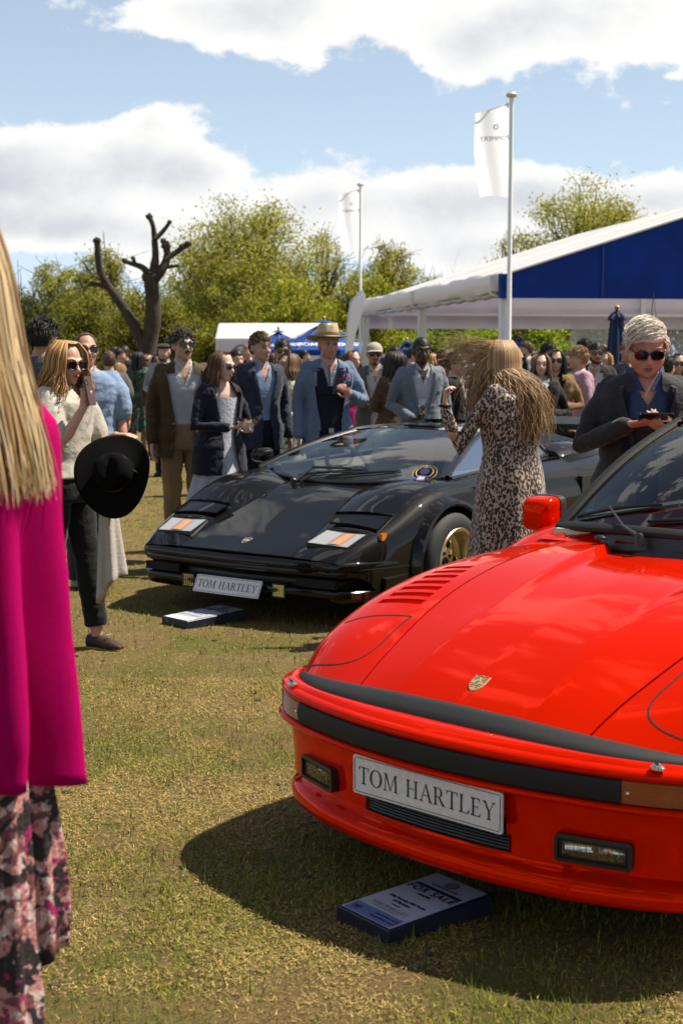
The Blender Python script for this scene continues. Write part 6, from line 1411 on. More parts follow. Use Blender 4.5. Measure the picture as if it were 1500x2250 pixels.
def eyes(par,M,browc):
    T_=lambda v:tuple(M@Vector(v)); ew=mat('eye_white',(.55,.52,.48),.3); ed=mat('iris',(.03,.02,.015),.2); s0=M.to_scale()[0]
    for s in (-1,1):
        mb=MB(); mb.ell(T_((s*.031,-.0775,.003)),(.0135*s0,.010*s0,.0075*s0),10,7,M.to_3x3()*(1/s0)); e=mb.build('eye',ew,par); mb=MB(); mb.ell(T_((s*.031,-.0865,.003)),(.0055*s0,.003*s0,.0058*s0),8,6,M.to_3x3()*(1/s0)); mb.build('iris',ed,e)
        mb=MB(); mb.tube([T_((s*.018,-.089,.011)),T_((s*.032,-.0885,.0135)),T_((s*.046,-.080,.009))],[.0016,.0024,.0016],5); mb.build('eyelid',mat('lash',(.03,.02,.015),.6),e)
def brows(par,M,c):
    T_=lambda v:tuple(M@Vector(v)); 
    for s in (-1,1):
        mb=MB(); mb.tube([T_((s*.013,-.096,.030)),T_((s*.032,-.092,.038)),T_((s*.054,-.070,.032))],[.0032,.0042,.0020],6,flat=.6); mb.build('eyebrow',mat('brow_%d'%int(c[0]*999),c,.8),par)
def lips(par,M,c=(.42,.10,.09)):
    T_=lambda v:tuple(M@Vector(v)); s0=M.to_scale()[0]; mb=MB(); mb.tube([T_((-.021,-.087,-.058)),T_((-.008,-.0955,-.0545)),T_((0,-.0965,-.0560)),T_((.008,-.0955,-.0545)),T_((.021,-.087,-.058))],[.001,.0042*s0,.0038*s0,.0042*s0,.001],6); mb.tube([T_((-.019,-.087,-.0585)),T_((0,-.0955,-.064)),T_((.019,-.087,-.0585))],[.001,.0052*s0,.001],6); mb.build('lips',mat('lips_%d'%int(c[0]*99),c,.4),par)
ARM={'down':lambda s:((s*.228,.03,1.150),(s*.240,-.045,.895),(s*.02,-.12,-1),(-s,.0,0),.45),
 'hold':lambda s:((s*.255,.0,1.135),(s*.085,-.235,1.13),(-s*.62,-.75,.12),(0,.15,1),.55),
 'chest':lambda s:((s*.26,-.02,1.15),(s*.10,-.24,1.25),(-s*.4,-.5,.75),(-s*.6,.6,0),.9),
 'raise':lambda s:((s*.24,-.20,1.20),(s*.13,-.33,1.44),(-s*.2,-.25,.95),(0,1,.1),.6),
 'pocket':lambda s:((s*.27,.05,1.15),(s*.20,-.05,.95),(-s*.3,-.1,-1),(-s,0,0),.4)}
def person(label,px,Y,H=1.75,face=0,skin='fair',fem=False,hair=None,top=None,bottom=None,arms=('down','down'),head=(0,0,0),vox=None,bulk=1.0,glasses=None,stance=.09,extra=None,brow=(.05,.03,.02),lip=None,beard=None,group=None,x=None,sleeve='long',neckopen=True,lowcut=0,step=0,lean=0,shoes=(.02,.015,.012),belt=True,legs=True,headscale=None,full=1.0):
    """top/bottom: dicts describing clothes. Built facing -y, then turned."""
    s=H/1.75; X=x if x is not None else wx(px,Y); t=thing('person',label,'person',(X,Y,0),math.radians(face),group); vox=vox or (.007 if Y<9 else .010 if Y<13 else .014)
    fw=.90 if fem else 1.0; sh=.160 if fem else .178; b=bulk; Sc=lambda p:Vector((p[0]*s,p[1]*s,p[2]*s))
    hs=(headscale or 1.0)*s**.5*(.96 if fem else 1.0); nb=Sc((0,.018,1.475)); nb.y+=-lean*.3
    HM=headmat(nb+Vector((0,-.016,.012)),math.radians(head[0]),math.radians(head[1]),math.radians(head[2]),hs)
    body=MB(); build_head(body,HM,fem,full,.85 if fem else 1.0)
    caps(body,[nb+Vector((0,.01,-.03)),nb+Vector((0,-.004,.04)),HM@Vector((0,.012,-.045))],[.062*s*(fw if fem else 1),.052*s*(.88 if fem else 1.05),.054*hs*(.9 if fem else 1.05)],14)
    TR=[(.90,.150*(1.07 if fem else 1),.105),(.97,.160*(1.06 if fem else 1),.112),(1.07,.138*fw,.098),(1.18,.145*fw,.102),(1.28,.165*fw,.112),(1.38,.175*fw,.105),(1.44,.150*fw,.085),(1.49,.075*fw,.062)]
    def torso(mb,e=0,z0=.0,z1=9,yb=0,front=0,n=20,shade=1):
        r=[];
        for z,w_,d_ in TR:
            if z<z0 or z>z1: continue
            bb=b if z<1.3 else (b*.5+.5); r.append(ering(z*s,(w_*bb+e)*s**.5,(d_*bb*(1.0)+e)*s**.5,(.012-front*(1 if z<1.3 else .5))*1-lean*(z-.9)*.6,0,n))
        mb.loft(r); return mb
    torso(body,-.006)
    A=[]; nrmv=[]
    for i,sd in enumerate((-1,1)):
        a=arms[i]; el,wr,hd,hn,cu=ARM[a](sd) if isinstance(a,str) else a
        S0=Sc((sd*sh,.015,1.425)); E=Sc(el); W=Sc(wr); A.append((S0,E,W,Vector(hd),Vector(hn),cu,sd))
        caps(body,[S0+Vector((-sd*.018,0,-.010)),S0.lerp(E,.5),E,E.lerp(W,.35),W],[.034*s*fw,.038*s*fw,.035*s*fw,.038*s*fw,.024*s*fw],12); hand(body,W,hd,hn,sd,cu,s*(.90 if fem else 1))
    feet=[]
    for sd in (-1,1):
        hp=Sc((sd*.088,.01,.93)); dy=step*sd; kn=Sc((sd*(stance+.0),-.01+dy*.45,.50)); an=Sc((sd*stance,.02+dy,.085)); feet.append(an)
        if legs: caps(body,[hp,hp.lerp(kn,.5),kn,kn.lerp(an,.3),an],[.082*s*b,.072*s,.052*s,.050*s,.034*s],12)
        if legs: caps(body,[an+Vector((0,.02,-.045)),an+Vector((0,-.05,-.050)),an+Vector((0,-.105,-.058))],[.030,.030,.018],10)
    bo=body.build('body',skinmat(skin),t); remesh(bo,vox,2,.5)
    if legs: 
        for an in feet:
            mb=MB(); k=np.linspace(0,1,8); mb.loft([[(an.x+w_*math.cos(q),an.y+yy,max(.002,an.z-.085+.0+zc+hh*math.sin(q))) for q in np.linspace(0,2*math.pi,13)[:-1]] for yy,w_,zc,hh in ((.065,.015,.04,.035),(.055,.033,.042,.042),(.0,.038,.045,.046),(-.07,.043,.034,.034),(-.13,.040,.026,.026),(-.165,.018,.018,.016))]); mb.build('shoe',cloth('shoe_%d'%int(shoes[0]*500),shoes,.5,bump=.1),t)
    T_=lambda v:tuple(HM@Vector(v))
    hd_eye=glasses is None
    if Y<16: brows(t,HM,brow); lips(t,HM,lip or tuple(c*f for c,f in zip(SK[skin],(.85,.55,.55))))
    if hd_eye: 
        if Y<16: eyes(t,HM,brow)
    else: shades(t,HM,**glasses)
    # ---- bottoms
    if bottom:
        k=bottom['kind']
        if k=='trousers':
            m=bottom['mat']; mb=MB(); w0=bottom.get('w',1.0); mb.loft([ering(z*s,(w_*b+.014),(d_*b+.014),.012,0,18) for z,w_,d_ in ((.84,.15,.105),(.92,.165,.112),(.985,.160,.113),(1.03,.152*(fw if fem else 1),.110))])
            for sd,an in zip((-1,1),feet):
                hp=Sc((sd*.088,.012,.90)); kn=Sc((sd*stance,-.005+step*sd*.45,.50)); q=Vector((an.x,an.y+.005,bottom.get('hem',.05)*s))
                mb.tube([hp+Vector((0,0,.05)),hp.lerp(kn,.4),kn,kn.lerp(q,.5),q],[.092*b,.086*w0,.070*w0,.066*w0,.064*w0],16)
            o=mb.build('trousers',m,t); remesh(o,max(vox,.010),2); noisy(o,.008,7,px*.1,.5,(1,1,1.6))
        else:
            m=bottom['mat']; z0,z1=bottom.get('z',(.45,1.05)); fl=bottom.get('flare',.13); nf=bottom.get('folds',9); R=[]; n=96; fs=bottom.get('start',9)
            for i in range(16):
                f=i/15; z=z1-(z1-z0)*f; f=f if fs>5 else max(0,(fs-z)/(fs-z0)); w_=float(np.interp(z,[.3,.9,.97,1.07,1.2,1.4],[.16,.165,.165,.142,.15,.16]))*(fw+.04)*b+fl*f**1.1; d_=float(np.interp(z,[.3,.9,1.07,1.2,1.4],[.125,.115,.10,.105,.11]))*b+fl*.8*f**1.1
                R.append([((w_+.012+bottom.get('amp',.022)*f*math.sin(nf*q+.9*math.sin(q*2+px)+f*1.2))*math.cos(q),.012+(d_+.012+bottom.get('amp',.022)*f*math.sin(nf*q+.9*math.sin(q*2+px)+f*1.2))*math.sin(q),z*s) for q in np.linspace(0,2*math.pi,n+1)[:-1]])
            mb=MB(); mb.loft(R,caps=False); mb.build(bottom.get('name','skirt'),m,t,auto=None)
    # ---- tops
    def upper(nm,m,e,z0,sleeves=True,cut=None,cuff=1.0,flare=0,wr=.0,front=0,zt=9,sl=(1.0,1.0,1.0)):
        mb=MB(); rings=[(z0,)]; r=[]
        zs=[z0]+[z for z,_,_ in TR if z>z0+.03 and z<=zt]
        for z in zs:
            w_=float(np.interp(z,[q[0] for q in TR],[q[1] for q in TR])); d_=float(np.interp(z,[q[0] for q in TR],[q[2] for q in TR])); bb=b if z<1.3 else b*.5+.5; fe=flare*max(0,(1.1-z))
            ee=e*(.5 if z>1.47 else 1); r.append(ering(z*s,(w_*bb+ee+fe),(d_*bb+ee+fe+ (.01 if z>1.3 and fem and z<1.4 else 0)),.012-front-lean*(z-.9)*.6,0,24,.8))
        mb.loft(r)
        if sleeves:
            for S0,E,W,_,_,_,sd in A:
                end=S0.lerp(E,.75) if sleeves=='short' else E.lerp(W,.93 if sleeves is True else .55)
                if sleeves=='short': caps(mb,[S0+Vector((-sd*.03,0,.0)),S0.lerp(end,.5),end],[(.060+e*.6)*s,(.062+e)*s,(.062+e)*s],14)
                else: caps(mb,[S0+Vector((-sd*.025,0,-.003)),S0.lerp(E,.5),E+(E-(S0+W)*.5).normalized()*.006,E.lerp(end,.5),end],[(.050+e*.35)*s*fw,(.045+e*.5)*s*fw*sl[0],(.039+e*.45)*s*fw*sl[1],(.036+e*.4)*s*fw*sl[1],(.030+e*.4)*s*cuff*fw*sl[2]],14)
        o=mb.build(nm,m,t); remesh(o,max(vox,.008),2,.5); noisy(o,.008*(.3 if nm=='shirt' and sleeves is False else .5 if nm=='shirt' else 1)+wr*.4,9,px*.07,.6,(1,1,1.5))
        if cut:
            bm=bmesh.new(); bm.from_mesh(o.data); dl=[f for f in bm.faces if cut(f.calc_center_median()/s)]; bmesh.ops.delete(bm,geom=dl,context='FACES'); bm.to_mesh(o.data); bm.free()
        return o
    if top:
        k=top['kind']
        sm=top.get('shirt')
        if k in('jacket',):
            zb=top.get('len',.83); op=top.get('open',.03); vz=top.get('vz',1.17)
            if sm:
                upper('shirt',sm,.008,1.0,False,lambda c:(c.z>1.465 or (c.y<-.02 and c.z>1.33 and abs(c.x)<(c.z-1.33)*top.get('neck',.42))))
                for sd in (-1,1):
                    mb=MB(); c=nb; mb.add([tuple(c+Vector(v)) for v in ((sd*.005,-.090,-.035),(sd*.052,-.060,.028),(sd*.064,-.010,.040),(sd*.066,-.02,.005),(sd*.060,-.075,-.040))],[(0,1,4),(1,2,3,4)]); mb.build('collar',sm,t,smooth=False)
                if Y<13:
                    mb=MB(); 
                    for z in np.linspace(1.0,1.40,6): mb.ell((.0,-(.132*b-.0)*1-.004,z*s),(.006,.004,.006),8,5)
            def cut(c):
                if c.y>.0 : return False
                if c.z>1.40: return abs(c.x)<.070 and c.y<.02
                wv=op+max(0,(c.z-vz)/(1.42-vz))*.075 if c.z>vz else op+max(0,(vz-.06-c.z))*top.get('away',.10)
                return abs(c.x)<wv and c.y<-.04
            jk=upper('jacket',top['mat'],.026,zb,True,cut,1.1,.10)
            # lapels
            for sd in (-1,1):
                pts=[]; 
                def fy(x,z): 
                    w_=float(np.interp(z,[q[0] for q in TR],[q[1] for q in TR]))*b+.03; d_=float(np.interp(z,[q[0] for q in TR],[q[2] for q in TR]))*b+.034; return (.012-d_*max(.05,1-min(1,abs(x)/w_)**2.4)**(1/2.4)-.004-lean*(z-.9)*.6)
                L0=[(vz-.0,op+.002,op+.014),(vz+.08,op+.020,op+.055),(1.34,op+.052,op+.105),(1.375,op+.062,op+.082),(1.42,op+.062,op+.080),(1.455,.072,.088)]
                P=[[(sd*a,fy(a,z),z*s),(sd*(a+c)/2,fy((a+c)/2,z)-.005,z*s),(sd*c,fy(c,z),z*s)] for z,a,c in L0]; P[-1]=[(x_,.03-.075,z_) for x_,_,z_ in P[-1]]
                P=np.array(P); mb=MB(); mb.add(gridV(P),gridF(len(P),3,sd<0)); mb.build('lapel',top['mat'],jk)
                P=np.array([[(sd*(.105),fy(.10,z)-.002,z*s),(sd*.165,fy(.14,z)+.02,z*s)] for z in (.98,1.025)]) 
            bt=mat('button',(.03,.025,.02),.4)
            for z in ((vz-.03,vz-.14) if op<.036 else ()): mb=MB(); mb.ell((-(op+.014)*s,fy(op,z)+.0,z*s),(.009,.004,.009),8,5); mb.build('button',bt,jk)
        elif k=='tee' or k=='shirt':
            so=upper('shirt',top['mat'],top.get('e',.016),top.get('len',.92),top.get('sleeves',True),(lambda c: c.z>1.475 or (c.y<-.03 and abs(c.x)<max(0,(c.z-(1.43-lowcut))*.55) )) ,1.0,top.get('flare',.03),top.get('wr',0))
            if top.get('collar',True):
                for sd in (-1,1): mb=MB(); c=nb; mb.add([tuple(c+Vector(v)) for v in ((sd*.008,-.092,-.045),(sd*.050,-.062,.026),(sd*.066,.0,.036),(sd*.070,.0,.0),(sd*.062,-.078,-.045))],[(0,1,4),(1,2,3,4)]); mb.build('collar',top['mat'],so,smooth=False)
    # ---- hair
    if hair: hair(t,HM)
    if beard=='moustache': mb=MB(); mb.tube([T_((-.026,-.088,-.052)),T_((-.012,-.100,-.045)),T_((0,-.102,-.043)),T_((.012,-.100,-.045)),T_((.026,-.088,-.052))],[.003,.006,.0055,.006,.003],7); mb.build('moustache',hairmat(),t).data.materials[0]=mat('dark_facial_hair',(.03,.018,.012),.8)
    if beard in('goatee','full'):
        mb=MB(); mb.tube([T_((-.026,-.086,-.054)),T_((0,-.099,-.044)),T_((.026,-.086,-.054))],[.004,.0055,.004],7); mb.ell(T_((0,-.072,-.094)),(.026,.020,.020),10,7)
        if beard=='full': 
            for sd in (-1,1): mb.tube([T_((sd*.072,-.005,-.03)),T_((sd*.060,-.035,-.070)),T_((sd*.030,-.070,-.094))],[.010,.014,.016],8)
        mb.build('beard',mat('dark_facial_hair',(.03,.018,.012),.8),t)
    if extra: extra(t,HM,A,s,nb)
    return t,HM,A
# palettes
dkbr=[(.030,.017,.010),(.045,.025,.014),(.020,.012,.008)]; blk_=[(.010,.008,.007),(.016,.012,.010)]; mdbr=[(.10,.055,.028),(.14,.08,.04),(.07,.038,.02)]
gold_=[(.55,.30,.09),(.68,.40,.14),(.40,.20,.06),(.75,.48,.20)]; blond=[(.52,.33,.15),(.62,.42,.22),(.30,.17,.075),(.18,.10,.045)]; brn2=[(.16,.075,.032),(.11,.05,.022),(.22,.11,.05)]; grey=[(.74,.68,.58),(.50,.45,.38),(.86,.80,.70)]; sandy=[(.30,.17,.08),(.38,.22,.10)]
SG=dict(); SGo=dict(lens=(.10,.035,.01),w=.025,h=.020); SGb=dict(w=.029,h=.023)
phone_m=mat('phone_black',(.008,.008,.010),.15,coat=.6)
def phone(label,loc,rot,col=None,bar=.0,scr=True):
    M=Matrix.Translation(loc)@rot; m_=col or phone_m; t=thing('phone',label,'phone'); t.matrix_world=M; mb=MB(); 
    def rr(w,h,r): 
        o=[]
        for cx,cz,a0 in ((w-r,h-r,0),(-w+r,h-r,90),(-w+r,-h+r,180),(w-r,-h+r,270)):
            for k in range(4): a=R_(a0+k*30); o.append((cx+r*math.cos(a),cz+r*math.sin(a)))
        return o
    mb.prism(rr(.037,.076,.009),-.0045,.0045); mb.build('case',m_,t,smooth=False); mb=MB(); mb.prism(rr(.034,.073,.007),-.0052,-.0046); mb.build('screen',mat('phone_screen',(.02,.02,.025),.05,coat=1),t,smooth=False)
    mb=MB()
    for a in ((.020,.058),(.020,.036),(.008,.047)): mb.ell((a[0],.005,a[1]),(.008,.003,.008),8,5)
    mb.build('camera_lens',mat('camera_lens',(.02,.02,.02),.1,coat=1),t); return t
def glass(label,loc,kind='flute',liquid=(.75,.45,.12)):
    t=thing('glass',label,'glass',loc); g=glassmat('drink_glass',(.92,.94,.95),1.0,0,.08)
    if kind=='flute': mb=MB(); mb.lathe([(.030,0),(.028,.003),(.004,.008),(.0035,.085),(.012,.10),(.024,.13),(.026,.17),(.022,.215)],18,caps=False); mb.build('bowl',g,t); 
    else: mb=MB(); mb.lathe([(.035,0),(.033,.003),(.004,.008),(.0035,.075),(.018,.09),(.036,.12),(.038,.15),(.031,.185)],18,caps=False); mb.build('bowl',g,t)
    mb=MB(); z0,z1=(.105,.155) if kind=='flute' else (.092,.130); mb.lathe([(.010,z0),(.021 if kind=='flute' else .034,z1-.01),(.022 if kind=='flute' else .035,z1)],14); mb.build('drink',mat('drink_%d'%int(liquid[1]*99),liquid,.1,coat=.5),t); return t
def world(t,v): return Matrix.Translation(t.location)@Matrix.Rotation(t.rotation_euler.z,4,'Z')@Vector(v)
def long_(cols,**k): return lambda t,HM:long_hair(t,HM,cols,**k)
def short_(cols,**k): return lambda t,HM:short_hair(t,HM,cols,**k)
denim=cloth('denim',(.04,.075,.17)); whitec=cloth('white',(.66,.66,.68)); whites=cloth('white_linen',(.60,.61,.68),bump=.6); navy=cloth('navy',(.010,.013,.030)); navy2=cloth('navy_suit',(.035,.045,.075)); brownc=cloth('brown_cord',(.10,.062,.022)); khaki=cloth('khaki',(.38,.25,.12)); ltblue=cloth('light_blue',(.30,.42,.62)); pblu=cloth('pale_blue_suit',(.17,.23,.36)); greyj=cloth('grey_check',(.13,.13,.13)); greys=cloth('grey_suit',(.21,.24,.29)); blackc=cloth('black',(.008,.008,.009)); creamc=cloth('cream_silk',(.66,.60,.50),.5); pink=cloth('pink_shirt',(.60,.36,.46)); camel=cloth('camel',(.30,.17,.06)); char=cloth('charcoal',(.040,.040,.043)); char2=cloth('charcoal_knit',(.028,.030,.036)); beige=cloth('beige',(.45,.33,.22)); polo=cloth('grey_polo',(.15,.135,.12)); mauve=cloth('pale_grey_shirt',(.33,.36,.42)); olive=cloth('olive_blazer',(.035,.033,.028))
floral=cloth('cream_floral',(.5,.45,.35),fn=printfn([((.50,.45,.36),0,0),((.13,.14,.07),.60,24),((.30,.16,.10),.66,30)],1,1)); jungle=cloth('dark_floral',(.05,.08,.04),fn=printfn([((.02,.035,.03),0,0),((.05,.20,.10),.55,16),((.45,.04,.03),.62,20),((.05,.10,.35),.64,18)],1,1)); brownp=cloth('brown_print',(.06,.03,.02),fn=printfn([((.055,.028,.018),0,0),((.13,.07,.04),.55,40)],1,1))
TRS=lambda m,**k:dict(kind='trousers',mat=m,**k); JK=lambda m,sh,**k:dict(kind='jacket',mat=m,shirt=sh,**k); SH=lambda m,**k:dict(kind='shirt',mat=m,**k); DR=lambda m,**k:dict(kind='dress',mat=m,**k)
# -- woman raising a phone at left, with hat and pale coat on her arm
def lady_phone():
    def ex(t,HM,A,s,nb):
        pass
    aR=((-.19,-.10,1.14),(-.13,-.225,1.365),(.10,-.18,1),(.6,.75,.1),.95)   # arm lifted with phone (towards camera side)
    aL=((.22,-.06,1.13),(.12,-.25,1.205),(-.1,-1,.05),(0,-.1,-1),.25)
    t,HM,A=person('golden blonde woman in sunglasses and cream blouse raising a phone, black trousers',143,7.75,1.68,62,'fair',True,long_(gold_,L=.235,N=320,rad=.0080,wave=.040,vol=1.18,front=42,seed=4,tips=.55),SH(creamc,sleeves='short',collar=False,e=.016,wr=.0,len=.97,flare=.02),TRS(blackc,hem=.135,w=1.0),(aR,aL),(-16,8,0),glasses=dict(w=.030,h=.023,rnd=.7),lip=(.5,.05,.05),stance=.075,shoes=(.055,.030,.018),lowcut=.03,step=-.15)
    # loafer trim
    mb=MB(); 
    for sd,y in ((1,-.15),(-1,.15)): 
        for dx in (-.012,.012): mb.add(*ring_tor(Matrix.Translation((sd*.075,.02+y-.075,.082))@Matrix.Rotation(.35,4,'X'),dx,0,0,.008,.0022,12,5))
        mb.box((sd*.075-.030,.02+y-.16,-.0),(sd*.075+.03,.02+y+.07,.012))
    mb.build('loafer_bit',mat('brass',(.7,.5,.2),.3,metal=.8),t)
    w=world(t,tuple(A[0][2]+Vector((0.02,-.025,.085)))); phone('brown cased phone held up by the blonde woman in the cream blouse',w,Matrix.Rotation(R_(62+10),4,'Z')@Matrix.Rotation(R_(-12),4,'X')@Matrix.Rotation(R_(180),4,'Z'),mat('phone_brown',(.10,.035,.012),.35,coat=.2))
    # wide brimmed hat: lathe, then tipped towards the camera
    hx,hy,hz=(252-750)/431,7.42,.975; h=thing('wide_brim_hat','large black wide brimmed felt hat held at the hip of the cream bloused woman','hat'); h.matrix_world=Matrix.Translation((hx,hy,hz))@Matrix.Rotation(R_(14),4,'Z')@Matrix.Rotation(R_(66),4,'X')@Matrix.Rotation(R_(-22),4,'Y')
    felt=mat('black_felt',(.0035,.0035,.0035),.95,spec=.08); 
    V=[];n=64; prof=[(.0,.115),(.05,.118),(.078,.108),(.090,.085),(.094,.04),(.098,.008),(.115,0),(.16,.0),(.20,.006),(.212,.010),(.212,.006),(.16,-.004),(.095,-.004)]
    for r_,z_ in prof:
        for k in range(n): a=2*math.pi*k/n; rr_=r_*(1.0 if r_>.1 else (1+.12*math.cos(2*a)*(r_/.1))); V.append((rr_*math.cos(a)*.94,rr_*math.sin(a)*1.06,z_+(.052*math.cos(2*a+.5)*((r_-.1)/.11) if r_>.1 else (-.02*math.exp(-((rr_*math.cos(a))/.03)**2) if z_>.1 else 0))))
    Fs=[(i*n+j,i*n+(j+1)%n,(i+1)*n+(j+1)%n,(i+1)*n+j) for i in range(len(prof)-1) for j in range(n)]; mk('brim_and_crown',V,Fs,felt,h)
    mb=MB(); mb.lathe([(.097,.012),(.0985,.014),(.0965,.034),(.095,.036)],40,Matrix.Diagonal((.94*1.02,1.06*1.02,1,1)),caps=False); mb.tube([(.10,.0,.02),(.118,-.01,.012),(.13,-.03,.015)],[.004,.004,.002],5); mb.build('hat_band',mat('band_satin',(.006,.006,.006),.4),h)
    # coat draped over the forearm
    c=thing('draped_coat','pale off white coat draped over the blonde woman arm below the black hat','coat',((243-750)/418,7.62,0)); rows=[]; n=60
    for i in range(22):
        f=i/21; z=.93-.53*f; row=[]
        for k in range(n):
            a=2*math.pi*k/n; r_=1+.20*math.sin(5*a+1.3+f*.5)*(.25+f); row.append((-.02+(.034+.036*f)*r_*math.cos(a)+.02*f,(.055+.05*f)*r_*math.sin(a),z+(-.10*(max(0,-math.cos(a)))*f+.03*math.cos(a)*f)))
        rows.append(row)
    mb=MB(); mb.loft(rows); mb.build('coat_panel',cloth('off_white_wool',(.56,.50,.45),.8),c,auto=None)
    mb=MB(); mb.loft([ering(z,w_,d_,yo,xo,16) for z,w_,d_,yo,xo in ((.95,.03,.04,-.05,.02),(.90,.045,.05,-.07,.045),(.84,.045,.035,-.09,.07),(.80,.012,.012,-.09,.085))]); mb.build('coat_sleeve',cloth('off_white_wool',(1,1,1)),c)
lady_phone()
# -- foreground woman in magenta, seen from behind
def magenta():
    Y=2.56; p=1250.; t=thing('person','woman with long blonde hair in a magenta coat and pink floral trousers, left edge','person',(-.70,Y,0),0)
    mag=mat('magenta_wool',(.56,.0,.135),.9,spec=.05,bump=.22,bscale=600,var=.18,vscale=260)
    X=lambda q:(q-750)/3200*Y*.995+.70; Z=lambda y:EYE-(y-780)/p
    # body underneath: one continuous figure
    b=MB(); HM=headmat(Vector((-.02,.0,1.56)),R_(150),R_(-4),0,1.03); build_head(b,HM,True); caps(b,[(-.02,0,1.50),(-.02,0,1.66)],[.055,.052],12); b.loft([ering(z,w_,d_,0,0,18) for z,w_,d_ in ((.85,.15,.11),(1.0,.16,.11),(1.15,.13,.095),(1.35,.12,.09),(1.47,.08,.06),(1.55,.05,.045))])
    for sd in (-1,1):
        caps(b,[(sd*.08,0,1.42),(sd*.09,.02,1.22),(sd*.06,-.02,1.05)],[.040,.035,.025],10); hand(b,(sd*.06,-.02,1.05),(-sd*.4,-1,.1),(0,.2,1),sd,.5,.9); caps(b,[(sd*.085,0,.9),(sd*.09,-.01,.5),(sd*.09,.02,.10)],[.08,.052,.034],10); caps(b,[(sd*.09,.04,.05),(sd*.09,-.10,.035)],[.032,.025],8)
    remesh(b.build('body',skinmat('fair'),t),.011,2)
    # coat: lofted with deep vertical folds; right silhouette traced by height
    n=120; rows=[]
    ys=[800,880,950,1050,1150,1300,1450,1600,1720]; edge=[X(70),X(112),X(130),X(138),X(146),X(158),X(170),X(178),X(180)]
    for i in range(34):
        f=i/33; y=820+(1722-820)*f; z=Z(y); hw=float(np.interp(y,ys,edge)); row=[]
        if f<.12: hw*= .62+.38*(f/.12)**.6
        for k in range(n):
            a=2*math.pi*k/n; fold=1+(.03+.23*min(1,f*1.3))*math.cos(7*a+.45*math.sin(a*2+1.5*f)-.35+.7*f)+.012*f*math.sin(15*a+f*2); 
            row.append(((hw-.014)*fold*math.cos(a)*(1.0),(.205-(.065*f if math.sin(a)<0 else 0))*fold*math.sin(a),z+(-.035*math.sin(a+.4)*f if f>.9 else 0)-.030*(1-math.cos(a))*.5*f*1.2))
        mxx=max(v[0] for v in row); row=[(v[0]*(hw-.012)/mxx if v[0]>0 else v[0],v[1],v[2]) for v in row]
        rows.append(row)
    mb=MB(); mb.loft(rows,caps=False); o=mb.build('coat',mag,t,auto=None); noisy(o,.014,3.6,1.0,.5,(1,1,.6))
    m=o.modifiers.new('thick','SOLIDIFY'); m.thickness=.006
    # shoulder yoke closes the top
    mb=MB(); mb.loft([ering(Z(835),X(92)*.80,.15,0,0,24),ering(Z(800),X(60)*.70,.11,0,0,24),ering(Z(770),.07,.07,0,0,24)]); mb.build('coat_collar',mag,t)
    # floral wide trousers
    fl=mat('pink_floral',(.5,.2,.2),.75,bump=.4,bscale=120,stretch=None,fn=printfn([((.36,.16,.14),0,0),((.55,.42,.39),.52,17),((.16,.045,.045),.54,21),((.010,.004,.007),.52,14),((.30,.004,.09),.61,16),((.010,.004,.007),.60,48)],1,1,seed=2.2,dist=1.6))
    def leg(cx,cy,z0,z1,w0,w1,seed,nm='trousers'):
        rows=[];n=84
        for i in range(20):
            f=i/19; z=z1+(z0-z1)*f; row=[]
            bal=w0+(w1-w0)*math.sin(min(f*1.25,1)*math.pi/2)**1.2; bal*=1-.10*max(0,f-.8)/.2
            for k in range(n): a=2*math.pi*k/n; fo=1+(.05+.06*f)*math.sin(7*a+seed+math.sin(f*3))+.03*math.sin(15*a+seed*2); row.append((cx+bal*fo*math.cos(a),cy+bal*.9*fo*math.sin(a),z+.015*math.sin(a*2+seed)*f))
            rows.append(row)
        mb=MB(); mb.loft(rows,caps=False); o=mb.build(nm,fl,t,auto=None); m=o.modifiers.new('thick','SOLIDIFY'); m.thickness=.003; return o
    leg(X(58),-.02,Z(2125),Z(1690),.028,.055,1.7); leg(X(-20),-.07,.06,Z(1690),.055,.075,.4)
    # hair: fine long locks traced to the outline
    r=random.Random(5); mb=MB(); ed=lambda y:float(np.interp(y,[420,500,600,700,800,900,1000,1080,1115],[X(-30),X(2),X(34),X(50),X(66),X(92),X(112),X(124),X(118)]))
    for i in range(2300):
        q=r.random(); y0=430+60*r.random(); y1=(1115-abs(q-.62)*90*r.uniform(.4,1.6)-50*r.random()) if q>.35 else 1095-60*r.random(); dep=r.uniform(-.115,-.02) if r.random()<.7 else r.uniform(-.02,.10); P=[];w_=r.uniform(-.012,.010); ph=r.uniform(0,6)
        for j in range(12):
            f=j/11; y=y0+(y1-y0)*f; e=ed(y); lo=-.11-.03*f; x_=lo+(e-lo)*(q**.85); x_+=w_*f+.006*math.sin(ph+f*5)*f; bul=math.sqrt(max(.02,1-((x_-(e+lo)/2)/((e-lo)/2+.02))**2)); yy=dep*bul-.02*f*0-.105*bul*(f>0)*min(1,f*2)*.6; P.append((x_,yy-.03,Z(y)))
        c=Vector(r.choice([(.50,.33,.16),(.62,.44,.23),(.72,.55,.33),(.34,.20,.085),(.24,.13,.05)]))*r.uniform(.48,.72); w0=.0023*r.uniform(.6,1.3); mb.tube(P,[w0*.7]+[w0]*9+[w0*.7,w0*.2],3,caps=False,flat=.6,col=tuple(c))
    mb.build('hair',hairmat(),t,auto=None)
magenta()
